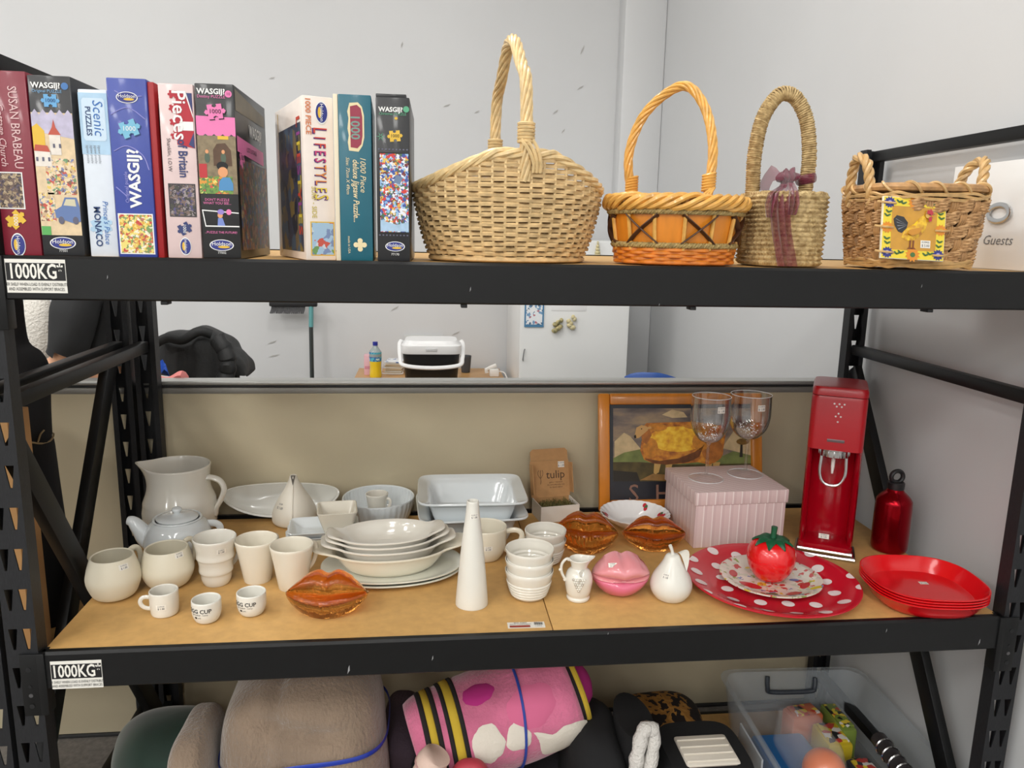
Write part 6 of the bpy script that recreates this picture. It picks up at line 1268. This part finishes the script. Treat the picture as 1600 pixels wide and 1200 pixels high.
tape('blue_scarf', 'scrap of bright blue scarf hanging beside the jacket', 'scarf', B().loft(R), mat('scarf_blue', (40, 90, 200), .6))
# --- person in black beyond the left frame
def skin_body(verts, edges, radii, root=0, sub=2):
    me = bpy.data.meshes.new('b'); me.from_pydata(verts, edges, []); o = bpy.data.objects.new('b', me); COL.objects.link(o)
    o.modifiers.new('s', 'SKIN'); 
    for v, r in zip(me.skin_vertices[0].data, radii): v.radius = r if hasattr(r, '__len__') else (r, r)
    me.skin_vertices[0].data[root].use_root = True; o.modifiers['s'].use_smooth_shade = True
    ss = o.modifiers.new('u', 'SUBSURF'); ss.levels = sub; bpy.context.view_layer.update()
    out = bpy.data.meshes.new_from_object(o.evaluated_get(bpy.context.evaluated_depsgraph_get())); bpy.data.objects.remove(o); return out
yp = 2.98; ya_ = 2.80; elb = OY(100, 575, ya_ - .02); sh_ = OY(112, 432, ya_); PX0 = sh_.x + .03          # standing side-on, facing left
V = [(PX0, yp, .93), (PX0, yp, 1.12), (PX0, yp, 1.33), (PX0 - .01, yp, 1.46), (PX0 - .03, yp, 1.56), (PX0 - .05, yp, 1.68),
     (sh_.x + .015, ya_ + .05, 1.385), (sh_.x + .005, ya_ + .01, 1.30), tuple(elb), (elb.x - .2, ya_ - .0, elb.z - .04), (elb.x - .28, ya_ + .02, elb.z - .05),
     (PX0, yp + .17, 1.385), (PX0 + .03, yp + .21, 1.1), (PX0 - .12, yp + .19, .92), (PX0 - .18, yp + .17, .88),
     (PX0, yp - .1, .86), (PX0 - .01, yp - .11, .48), (PX0 + .03, yp - .11, .08), (PX0 - .12, yp - .11, .03), (PX0, yp + .1, .86), (PX0 - .01, yp + .11, .48), (PX0 + .03, yp + .11, .08), (PX0 - .12, yp + .11, .03)]
Ed = [(0, 1), (1, 2), (2, 3), (3, 4), (4, 5), (2, 6), (6, 7), (7, 8), (8, 9), (9, 10), (2, 11), (11, 12), (12, 13), (13, 14), (0, 15), (15, 16), (16, 17), (17, 18), (0, 19), (19, 20), (20, 21), (21, 22)]
Rd = [.125, .118, .125, .06, .085, .085, .075, .066, .048, .036, .03, .075, .05, .036, .03, .09, .06, .042, .038, .09, .06, .042, .038]
bm_ = skin_body(V, Ed, Rd); skin_m = mat('skin', (226, 172, 138), .5)
pers = mk('person', bm_, skin_m); tag(pers, 'person in a black short sleeved top behind the left uprights', 'person')
def clothe(name, sel, off, m):
    bm = bmesh.new(); bm.from_mesh(bm_); bm.normal_update(); bad = [f for f in bm.faces if not sel(f.calc_center_median())]; nor = {v.index: v.normal.copy() for v in bm.verts}
    for v in bm.verts: v.co += nor[v.index] * (off + .006 * noise.noise(v.co * 22))
    bmesh.ops.delete(bm, geom=bad, context='FACES'); me = bpy.data.meshes.new(name); bm.to_mesh(me); bm.free(); me.polygons.foreach_set('use_smooth', [True] * len(me.polygons)); return mk(name, me, m, pers)
blk = mat('tshirt_black', (34, 35, 37), .8, bump=.15, bscale=120); ez = elb.z
clothe('tshirt', lambda c: .9 < c.z < 1.475 and not (c.y < yp - .115 and (c.z < ez + .05 + .25 * (c.x - elb.x) * -1 or c.x < elb.x - .085)) and not (c.y > yp + .13 and c.z < 1.14), .016, blk)
clothe('trousers', lambda c: .07 < c.z < .93 and abs(c.y - yp) < .155 and c.x > PX0 - .16, .012, mat('trousers_navy', (34, 38, 52), .8))
hr = B(); hr.ball((PX0 - .035, yp, 1.70), (.102, .088, .095), 18, 12); hr.obj('hair', mat('hair_brown', (58, 40, 28), .6, bump=.4, bscale=200, stretch=(4, 4, 1)), pers)
B().ball((PX0 - .145, yp, 1.645), (.018, .012, .016), 10, 6).obj('nose', skin_m, pers)
for s_ in (-1, 1): B().ball((PX0 - .128, yp + s_ * .03, 1.668), (.007, .011, .007), 10, 6).obj('eye', mat('eye_dark', (50, 40, 36), .2), pers)
B().ball((PX0 - .128, yp, 1.605), (.008, .022, .007), 10, 6).obj('mouth', mat('lip_rose', (180, 96, 90), .5), pers)
for c_, dx in ((Vector(V[10]), (-1, .1)), (Vector(V[14]), (-1, -.3))):
    d = Vector((dx[0], dx[1], 0)).normalized(); n_ = Vector((-d.y, d.x, 0))
    for k, l in enumerate((.062, .07, .066, .052)): B().tube([c_ + n_ * (.02 - .0135 * k), c_ + d * l * .55 + n_ * (.022 - .0145 * k), c_ + d * l + n_ * (.021 - .014 * k) + Vector((0, 0, -.014))], [.0095, .0085, .0068], 8).obj('finger', skin_m, pers)
    B().tube([c_ - d * .01 + n_ * .024, c_ + d * .02 + n_ * .045, c_ + d * .042 + n_ * .048], [.011, .0095, .0075], 8).obj('thumb', skin_m, pers)
# --- white fluffy cushion beside the person
p = OY(62, 515, 3.3); b = B(); b.ball((0, 0, 0), (.07, .05, .16), 24, 16); b.v = [tuple(Vector(v) * (1 + .09 * noise.noise(Vector(v) * 30))) for v in b.v]
T = thing('fluffy_coat', 'white fluffy garment on a stand between post and black sleeve', 'garment', (p.x, 3.3, 0)); b.v = [(x, y, z + p.z) for x, y, z in b.v]; b.obj('fleece', mat('fluffy_white', (216, 212, 204), .95, bump=.8, bscale=90, bdist=.01), T, smooth=80); B().tube([(0, 0, 0), (0, 0, p.z)], .015, 8).obj('stand_pole', BLACK(), T); B().lathe([(0, 0), (.14, 0), (.14, .015), (0, .02)], 20).obj('stand_base', BLACK(), T)
# --- goods in the neighbouring rack
yg = 1.88; c0 = OY(46, 700, yg).x; T = thing('garment_bag', 'tall black fabric bag tied with cord beside the left frame', 'bag', (c0, yg, .601)); s_ = scx((c0, yg, 1.0)); pts = []
fab = mat('black_bag_fabric', (13, 13, 16), .85, bump=.2, bscale=60)
for py, hw in ((960, 44), (900, 44), (800, 43), (700, 40), (685, 36), (676, 37), (640, 38), (600, 40), (570, 39), (550, 30), (535, 15), (500, 12), (470, 12), (455, 9)): pts.append((hw * s_, zat(Vector((c0, yg, 1)), py) - .601))
pts[0] = (pts[0][0] * .9, 0.0)
b = B(); b.lathe([(0, 0)] + smooth2(pts, 4) + [(0, pts[-1][1] + .01)], 28, lambda x, y, z: (x * (1 + .05 * sin(3 * math.atan2(y, x) + z * 9)), y * .8 * (1 + .06 * cos(4 * math.atan2(y, x))), z)); b.obj('bag_body', fab, T, smooth=80)
zc = pts[4][1]; B().tube([((36 * s_ + .002) * cos(a_), (36 * s_ + .002) * .82 * sin(a_), zc + .006 * sin(3 * a_)) for a_ in (2 * pi * k / 30 for k in range(30))], .0022, 5, closed=True).obj('tie_cord', mat('cord_tan', (150, 130, 96), .8), T); B().tube(smoothpath([(36 * s_ * .7, -36 * s_ * .62, zc), (36 * s_ * .9, -36 * s_ * .75, zc + .02), (36 * s_ * 1.0, -36 * s_ * .6, zc + .028)], 4), .002, 5).obj('cord_end', MATS['cord_tan'], T)
e = OY(55, 700, 1.76); zc = OY(52, 650, 1.66).z; T = thing('cardboard_carton', 'tall plain cardboard carton seen past the left upright', 'carton', (e.x - .09, 1.66, .601)); B().bbox(-.09, .09, 0, .09, 0, zc - .601, .002).obj('carton', mat('carton_card', (190, 144, 92), .8, var=.06, vscale=20), T); B().box(-.003, .003, -.0006, -.0001, 0, zc - .601).obj('tape_seam', mat('tape_tan', (170, 126, 76), .4), T)
# ================================================================== textiles and toys on the bottom deck
def lump(name, label, cat, c, r, m, n=3.0, amp=.015, freq=9, folds=None, seg=48, rings=30, rz=0, part='fabric'):
    """soft bundle: squarish superellipsoid with fabric folds, resting on z = c.z - r.z"""
    b = B(); R = []
    for i in range(rings + 1):
        f = -pi / 2 + pi * i / rings; cf, sf = cos(f), sin(f); kz = math.copysign(abs(sf) ** (2 / n), sf); kr = max(abs(cf) ** (2 / n), 1e-4); ring = []
        for j in range(seg):
            t = 2 * pi * j / seg; x, y = math.copysign(abs(cos(t)) ** (2 / n), cos(t)), math.copysign(abs(sin(t)) ** (2 / n), sin(t)); v = Vector((x * kr * r[0], y * kr * r[1], kz * r[2]))
            d = amp * noise.noise(v * freq + Vector(c) * 3) + (folds(v) if folds else 0); v += Vector((x * kr, y * kr, kz * .7)) * d; v.z = max(v.z, -r[2]); ring.append(v)
        R.append(ring)
    b.loft(R); T = thing(name, label, cat, (c[0], c[1], c[2] - r[2]), rz); b.v = [(x, y, z + r[2]) for x, y, z in b.v]; b.obj(part, m, T, smooth=90); return T
fleece = mat('beige_fleece', (146, 126, 107), .95, bump=.9, bscale=130, bdist=.006, var=.16, vscale=14, sheen=.6, stretch=(1, 1, .5))
zt = OY(455, 1064, 1.68).z; xa, xb = OY(337, 1120, 1.68).x, OY(604, 1150, 1.68).x
cx = (xa + xb) / 2; hz = (zt - ZB) / 2
T = lump('fleece_blanket', 'thick beige fleece blanket bundle tied with blue ribbon', 'blanket', (cx, 1.76, ZB + hz), ((xb - xa) / 2, .17, hz), fleece, 3.4, .012, 6, lambda v: -.026 * math.exp(-((v.z - hz * .70 + .025 * sin(v.x * 12 + .6)) / .016) ** 2) * max(0, 1 - (v.x / .13) ** 4) * (v.y < 0) - .018 * math.exp(-((v.x + .10 - .25 * (v.z - hz * .2)) / .016) ** 2) * (v.y < 0), 72, 44)
tb = []
for i in range(60):
    a_ = 2 * pi * i / 60; x, y = math.copysign(abs(cos(a_)) ** .6, cos(a_)), math.copysign(abs(sin(a_)) ** .6, sin(a_)); z_ = OY(520, 1190, 1.6).z - ZB + .02 * x - .02 * x * x; tb.append(((xb - xa) / 2 * 1.015 * x, .176 * y, z_))
B().tube(tb, .006, 6, closed=True, flat=(1, .3)).obj('blue_ribbon', mat('ribbon_blue', (30, 60, 170), .35, coat=.3), T)
c_ = OY(322, 1180, 1.66); T2 = B(); 
for k, (px, w_) in enumerate(((318, .045),)):
    e = OY(px, 1132, 1.66); lump('fleece_fold', 'folded end of beige fleece at the left of the big bundle', 'blanket', (e.x - .022, 1.68, ZB + (e.z - ZB) / 2), (.048, .13, (e.z - ZB) / 2), fleece, 3.6, .01, 8)
# green velvet cushion
g = OY(285, 1122, 1.9); lump('velvet_cushion', 'dark green velvet cushion leaning at the left end', 'cushion', (OY(268, 1180, 1.9).x, 1.92, ZB + (g.z - ZB) / 2 - .0), (.16, .12, (g.z - ZB) / 2), mat('green_velvet', (34, 66, 54), .7, sheen=.8, var=.35, vscale=12), 2.4, .02, 7)
# mauve fleece between the two bundles
g = OY(622, 1135, 1.85); lump('mauve_throw', 'dark mauve fleece throw between the beige and pink blankets', 'blanket', (g.x + .012, 1.95, ZB + (g.z - ZB) / 2), (.05, .12, (g.z - ZB) / 2), mat('mauve_fleece', (86, 72, 84), .95, bump=.7, bscale=130, bdist=.005), 3, .02, 9)
# folded dark blankets that carry the pink roll
zs = .25
for k in range(2):
    R = [sup(.2 + .004 * k, .17, 5, z_, 48) for z_ in (0, .006)] + [sup(.212 + .004 * k, .18, 5, .03, 48), sup(.212, .18, 5, .055, 48), sup(.2, .17, 5, .078, 48)]
    b = B().loft(R); b.v = [(x, y, z_ + .004 * noise.noise(Vector((x, y, z_)) * 12) * (z_ > .01)) for x, y, z_ in b.v]
    o = b.obj('folded_blanket', mat('charcoal_blanket', (46, 44, 50), .95, bump=.5, bscale=120), None, (OY(770, 1190, 1.78).x, 1.79, ZB + k * .079)); tag(o, ('lower', 'upper')[k] + ' charcoal folded blanket under the pink roll', 'blanket', 'folded blankets under the pink roll')
# pink printed roll
ctr = OY(772, 1122, 1.72); Rr = .125; L = .40
T = thing('pink_blanket_roll', 'rolled pink plush blanket with white patches and yellow black edging', 'blanket', ctr); T.rotation_euler = (radians(6), radians(-17), radians(9))
pinkp = mat('pink_plush', (212, 112, 146), .9, bump=.9, bscale=110, bdist=.004, var=.28, vscale=9, sheen=.5); wplush = mat('white_plush', (226, 218, 204), .9, bump=.5, bscale=110, bdist=.004); yplush = mat('yellow_plush', (198, 168, 50), .9); bplush = mat('black_plush', (30, 26, 26), .9); mag = mat('magenta_plush', (176, 40, 120), .9)
rr = lambda x, a_: Rr * (1 + .05 * noise.noise(Vector((x * 8, cos(a_) * 1.2, sin(a_) * 1.2))) + .025 * sin(3 * a_ + x * 12)) * (1 - .10 * max(0, (abs(x) - L * .40) / (L * .1)) ** 2)
def rp(x, a_, o=0): r_ = rr(x, a_) + o; return (x, r_ * cos(a_), r_ * sin(a_))
B().loft([[rp(-L / 2 + L * i / 40, 2 * pi * j / 48) for j in range(48)] for i in range(41)]).obj('roll', pinkp, T, smooth=90)
def band(name, x0, x1, m, o=.003, sl=.0): B().loft([[rp(x + sl * sin(2 * pi * j / 48), 2 * pi * j / 48, o_) for j in range(48)] for x, o_ in ((x0, 0), (x0 + .002, o), (x1 - .002, o), (x1, 0))], cap0=False, cap1=False).obj(name, m, T, smooth=90)
for x0, x1, m in ((-.185, -.172, bplush), (-.172, -.155, yplush), (-.155, -.143, bplush), (-.130, -.119, bplush), (-.119, -.098, yplush), (-.098, -.087, bplush)): band('edge_stripe', x0, x1, m, .003, .02)
B().loft([[(x, r_ * cos(2 * pi * j / 32), r_ * sin(2 * pi * j / 32)) for j in range(32)] for x, r_ in ((L / 2 - .012, Rr * .84), (L / 2 + .01, Rr * .80), (L / 2 + .016, Rr * .70), (L / 2 + .006, Rr * .62))], cap0=False, cap1=False).obj('end_hem', bplush, T)
B().tube([(L / 2 + .016, Rr * .76 * cos(a_), Rr * .76 * sin(a_)) for a_ in (2 * pi * k / 32 for k in range(32))], .008, 8, closed=True).obj('yellow_hem', yplush, T); B().lathe([(0, 0), (.07, 0), (.07, .02), (.045, .05), (.02, .06), (0, .06)], 24, lambda x, y, z: (L / 2 + .0 + z, x, y)).obj('magenta_core', mag, T)
def patch(name, cxx, ca, du, da, m, pts=None, o=.004):
    b = B(); N = 24; out = pts or [(cos(t), sin(t)) for t in (2 * pi * i / N for i in range(N))]; rings = []; out = [(p_.x, p_.y) for p_ in smoothpath([(u, v, 0) for u, v in out] + [(out[0][0], out[0][1], 0)], 4)[:-1]] if pts else out
    for q in (0, .35, .7, 1): rings.append([rp(cxx + du * u * q * (1 + .22 * noise.noise(Vector((u * 1.7 + cxx * 50, v * 1.7, ca)))), ca + da * v * q * (1 + .22 * noise.noise(Vector((v * 1.9 + cxx * 30, u * 1.9, ca + 3)))), o * (1 if q < 1 else .1)) for u, v in out])
    b.loft(rings, cap0=False, cap1=False); b.obj(name, m, T, smooth=90)
fa = -pi + .35                                            # side of the roll that faces the camera: local -y, a little up
patch('white_patch', -.035, pi - .35, .038, .36, wplush); patch('white_patch', .035, pi - .25, .03, .28, wplush, [(0, -1), (.8, -.3), (1, .5), (.3, 1), (-.6, .9), (-1, .2), (-.6, -.6)])
patch('white_patch', .125, pi + .25, .06, .5, wplush, [(-.9, -1), (-.2, -.5), (.5, -.6), (1.2, -.3), (1.3, .6), (.6, .9), (-.2, 1), (-.8, .4)]); patch('magenta_patch', -.02, pi - 1.3, .04, .22, mag); patch('rose_patch', .09, pi - .7, .06, .4, mat('rose_plush', (216, 108, 146), .9))
B().tube([rp(.045 + .035 * sin(a_), a_, .004) for a_ in (2 * pi * k / 40 for k in range(40))], .0035, 6, closed=True).obj('blue_string', mat('string_blue', (40, 70, 160), .5), T)
# cream rolled towel, red pouch
p = OY(672, 1188, 1.55); T = thing('cream_towel', 'small cream rolled towel in front of the pink roll', 'towel', (p.x, 1.545, ZB)); hz_ = OY(672, 1152, 1.56).z - ZB
R = []
for i in range(20):
    q = i / 19; c0 = Vector((-.055 + .07 * q, .0, hz_ * (.1 + .82 * sin(q * 1.45)))); rad = .04 * (1 if q < .9 else .9); R.append([c0 + Vector((rad * .8 * cos(a_), rad * sin(a_), rad * .9 * cos(a_) * -.4)) * (1 + .04 * sin(q * 40)) for a_ in (2 * pi * k / 20 for k in range(20))])
R = [[Vector((v.x, v.y, max(v.z, .0))) for v in r_] for r_ in R]; R[0] = [Vector((v.x, v.y, 0)) for v in R[0]]
B().loft(R).obj('towel', mat('cream_towelling', (214, 186, 172), .9, bump=.3, bscale=200), T, smooth=90); B().tube([R[15][k] for k in range(20)], .003, 5, closed=True).obj('stitched_edge', mat('stitch_pink', (190, 150, 146), .8), T)
p = OY(735, 1186, 1.54); lump('red_pouch', 'red padded pouch with a printed patch below the pink roll', 'pouch', (p.x, 1.535, ZB + (p.z - ZB) / 2), (.062, .045, (p.z - ZB) / 2), mat('pouch_red', (176, 56, 70), .6), 2.6, .008, 10)
o = scene.objects['red_pouch']; hp_ = (p.z - ZB); B().bbox(-.02, .02, -.054, -.046, hp_ * .72, hp_ * .9, .002).obj('printed_patch', ramp_mat('patch_print', 'voronoi', 80, [(0, (220, 214, 206)), (.5, (60, 50, 110)), (.75, (210, 120, 120))], .6), o)
# black garments
p = OY(905, 1118, 1.68); lump('black_coat', 'folded black coat right of the pink roll', 'coat', (OY(890, 1180, 1.68).x + .055, 1.7, ZB + (p.z - ZB) / 2), (.072, .16, (p.z - ZB) / 2), mat('black_wool', (17, 17, 19), .9, bump=.3, bscale=80), 3, .018, 9)
p = OY(1035, 1106, 1.9); lump('gold_cushion', 'black cushion with curling gold ornament', 'cushion', (OY(1035, 1160, 1.9).x, 1.93, ZB + (p.z - ZB) / 2), (.135, .12, (p.z - ZB) / 2), ramp_mat('gold_scroll_fabric', 'noise', 16, [(.0, (28, 20, 18)), (.47, (28, 20, 18)), (.5, (160, 112, 50)), (.56, (180, 130, 60)), (.6, (32, 22, 20))], .8, (1, 1, 1), True, distort=.03), 2.6, .012, 8)
T = thing('sherpa_jacket', 'black jacket with white sherpa lining folded open', 'jacket', (OY(990, 1185, 1.64).x + .02, 1.66, ZB)); zt_s = OY(985, 1115, 1.62).z - ZB
b = B(); R = []
for i in range(20):
    q = i / 19; R.append([(x * .05 * (1 + .1 * sin(5 * q)) - .02, y * .1, z * .96) for x, y, z in [(cos(a_), sin(a_), q * (zt_s - .02)) for a_ in (2 * pi * k / 24 for k in range(24))]])
b.loft(R).obj('jacket_body', MATS['black_wool'], T, smooth=90)
sp = smoothpath([(-.05, -.102, zt_s * .45), (-.046, -.108, zt_s * .62), (-.038, -.105, zt_s * .82), (-.022, -.09, zt_s * .97), (.004, -.085, zt_s * .95), (-.004, -.1, zt_s * .78), (-.022, -.11, zt_s * .6), (-.03, -.112, zt_s * .5)], 5)
bb = B().tube(sp, [.017 + .002 * sin(i * 2.1) for i in range(len(sp))], 12); bb.v = [tuple(Vector(v) + Vector((.004, .004, .004)) * noise.noise(Vector(v) * 120)) for v in bb.v]; bb.obj('sherpa_trim', mat('sherpa_white', (216, 212, 206), .95, bump=1, bscale=160, bdist=.006), T, smooth=90)
pts_ = smoothpath([(-.02, -.112, zt_s * .42), (.02, -.115, zt_s * .46), (.05, -.11, zt_s * .4)], 5); B().tube(pts_, .018, 10).obj('sherpa_cuff', MATS['sherpa_white'], T, smooth=90)
p = OY(1112, 1158, 1.58); T = thing('white_folded_shirt', 'white stitched garment folded on a black one by the tub', 'garment', (OY(1105, 1185, 1.6).x, 1.62, ZB)); hz_ = p.z - ZB - .045
lump_ = B().loft([sup(.10, .11, 4, 0, 40), sup(.108, .118, 4, .02, 40), sup(.108, .118, 4, hz_ - .03, 40), sup(.1, .11, 4, hz_ - .006, 40)]); lump_.obj('black_garment', MATS['black_wool'], T, smooth=60)
wsh = mat('white_cotton', (226, 218, 204), .85, bump=.2, bscale=150)
for k in range(5): B().bbox(-.065, .062 + .002 * k, -.126 + .016 * k, .05, hz_ - .11 + .022 * k, hz_ - .088 + .022 * k, .008).obj('fold', wsh, T); B().tube([(-.06, -.1265 + .016 * k, hz_ - .094 + .022 * k), (.058, -.1265 + .016 * k, hz_ - .094 + .022 * k)], .0012, 4).obj('stitching', mat('stitch_grey', (150, 140, 130), .8), T)
for k in range(4): B().tube([(-.062, -.05 + .026 * k, hz_ + .0008), (.062, -.05 + .026 * k, hz_ + .0008)], .0022, 5).obj('pleat', wsh, T)
# clear storage tub with toys
plast = bpy.data.materials.new('clear_polypropylene'); plast.use_nodes = True; _n = plast.node_tree; _b = _n.nodes['Principled BSDF']; _b.inputs['Base Color'].default_value = lin((206, 214, 220)) + (1,); _b.inputs['Roughness'].default_value = .25; _b.inputs['Alpha'].default_value = .26
zr = OY(1225, 1046, 2.08).z; bl, br_ = OZ(1119, 1050, zr), OZ(1333, 1040, zr); W = (br_ - bl).length / 2; yb_ = min((bl.y + br_.y) / 2, 2.14); cxm = (bl.x + br_.x) / 2; Dt = .29
T = thing('storage_tub', 'clear plastic storage tub holding toys at the right', 'storage tub', (cxm, yb_ - Dt, ZB), radians(-2)); hT = zr - ZB
def tubring(s_, z, o=0): return [(x, y, z) for x, y, _ in rr_ring(-W * s_ - o, W * s_ + o, -Dt * s_ - o, Dt * s_ + o, 0, .05 * s_, 6)]
B().loft([tubring(.86, 0), tubring(.87, .01), tubring(.97, hT - .02), tubring(.97, hT - .004), tubring(.97, hT - .004, .012), tubring(.97, hT, .012), tubring(.965, hT, -.002), tubring(.955, hT - .02), tubring(.85, .014), tubring(.84, .008)]).obj('tub_body', plast, T, smooth=50)
dk = mat('handle_charcoal', (60, 66, 74), .4)
B().tube(smoothpath([(-.075, Dt * .97 - .012, hT - .012), (-.075, Dt * .95 - .014, hT - .045), (-.06, Dt * .945 - .014, hT - .06), (.06, Dt * .945 - .014, hT - .06), (.075, Dt * .95 - .014, hT - .045), (.078, Dt * .97 - .012, hT - .02)], 5), .0075, 8).obj('handle', dk, T)
B().bbox(-W * .975 - .004, -W * .96 - .002, -.06, .1, hT - .17, hT - .05, .001).obj('paper_label', mat('tub_label', (214, 220, 226), .6), T); B().bbox(-W * .98 - .004, -W * .965 - .003, .0, .05, hT - .15, hT - .1, .001).obj('blue_label_spot', mat('label_blue_spot', (40, 120, 190), .5), T)
def toy(name, label, cat, x, y, z): return thing(name, label, cat, (T.location.x + x, T.location.y + y, ZB + .016 + z))
tz = hT * .42
t = toy('toy_block', 'blue toy crate at the bottom of the tub', 'toy', -.07, -.02, 0); B().bbox(-.1, .06, -.16, .16, 0, tz * .9, .012).obj('crate', mat('toy_blue', (30, 120, 196), .35), t)
t = toy('orange_ball', 'bright orange ball in a clear bag inside the tub', 'ball', -.075, -.10, tz * .9 + .004); B().ball((0, 0, .055), .055, 24, 16).obj('ball', mat('ball_orange', (240, 116, 36), .35, coat=.4), t)
pb = B().ball((-.012, .06, .075), (.075, .15, .08), 28, 20); pb.v = [tuple(Vector(v) * (1 + .10 * noise.noise(Vector(v) * 22))) for v in pb.v]; pb.v = [(x, y, max(z, .001)) for x, y, z in pb.v]
film = bpy.data.materials.new('cellophane'); film.use_nodes = True; _n = film.node_tree; _b = _n.nodes['Principled BSDF']; _b.inputs['Base Color'].default_value = (.9, .9, .92, 1); _b.inputs['Roughness'].default_value = .08; _b.inputs['Alpha'].default_value = .14; pb.obj('clear_bag', film, t, smooth=40)
for k, (x, y, w_, d_, h_, col, lab) in enumerate(((.08, .06, .05, .07, .10, (206, 180, 40), 'yellow packaged toy standing in the tub'), (.10, -.08, .045, .06, .08, (60, 62, 70), 'dark grey toy car part in the tub'), (.04, .16, .07, .04, .12, (206, 110, 70), 'orange and black toy pack at the tub back'), (.13, .12, .03, .09, .13, (120, 140, 60), 'green toy pack leaning at the right tub wall'), (.05, -.18, .03, .03, .07, (60, 70, 150), 'small blue and white toy figure in the tub'))):
    t = toy('toy_pack', lab, 'toy', x - .03, y + .02, 0); R_ = Matrix.Rotation(rnd.uniform(-.25, .25), 4, 'Z'); w_ *= .75; d_ *= .75; B().bbox(-w_, w_, -d_, d_, 0, tz * .8 + h_ * .4, .008, R_).obj('pack', mat('toy_col_%d' % k, col, .4), t)
    B().bbox(-w_ * .8, w_ * .8, -d_ * .8, d_ * .8, tz * .8 + h_ * .4, tz * .8 + h_ * .4 + .006, .002, R_).obj('printed_face', ramp_mat('toy_print_%d' % k, 'voronoi', 55 + 9 * k, [(0, col), (.4, (30, 30, 34)), (.6, (226, 200, 60)), (.8, (220, 216, 210)), (.92, (190, 60, 50))], .3), t)
t = toy('silver_tube', 'ridged silver tube lying along the right tub wall', 'toy', .125, -.12, tz * .8 + .06); 
B().tube([(-.02, -.12, .03), (.0, .1, .03)], .022, 14).obj('tube', mat('toy_dark', (50, 46, 48), .4), t)
for k in range(6): B().tube([(-.02 + .02 * q + .024 * cos(a_), -.12 + .22 * q, .03 + .024 * sin(a_)) for q in [(.1 + .15 * k)] for a_ in (2 * pi * i / 16 for i in range(16))], .003, 5, closed=True).obj('silver_ring', steelm, t)
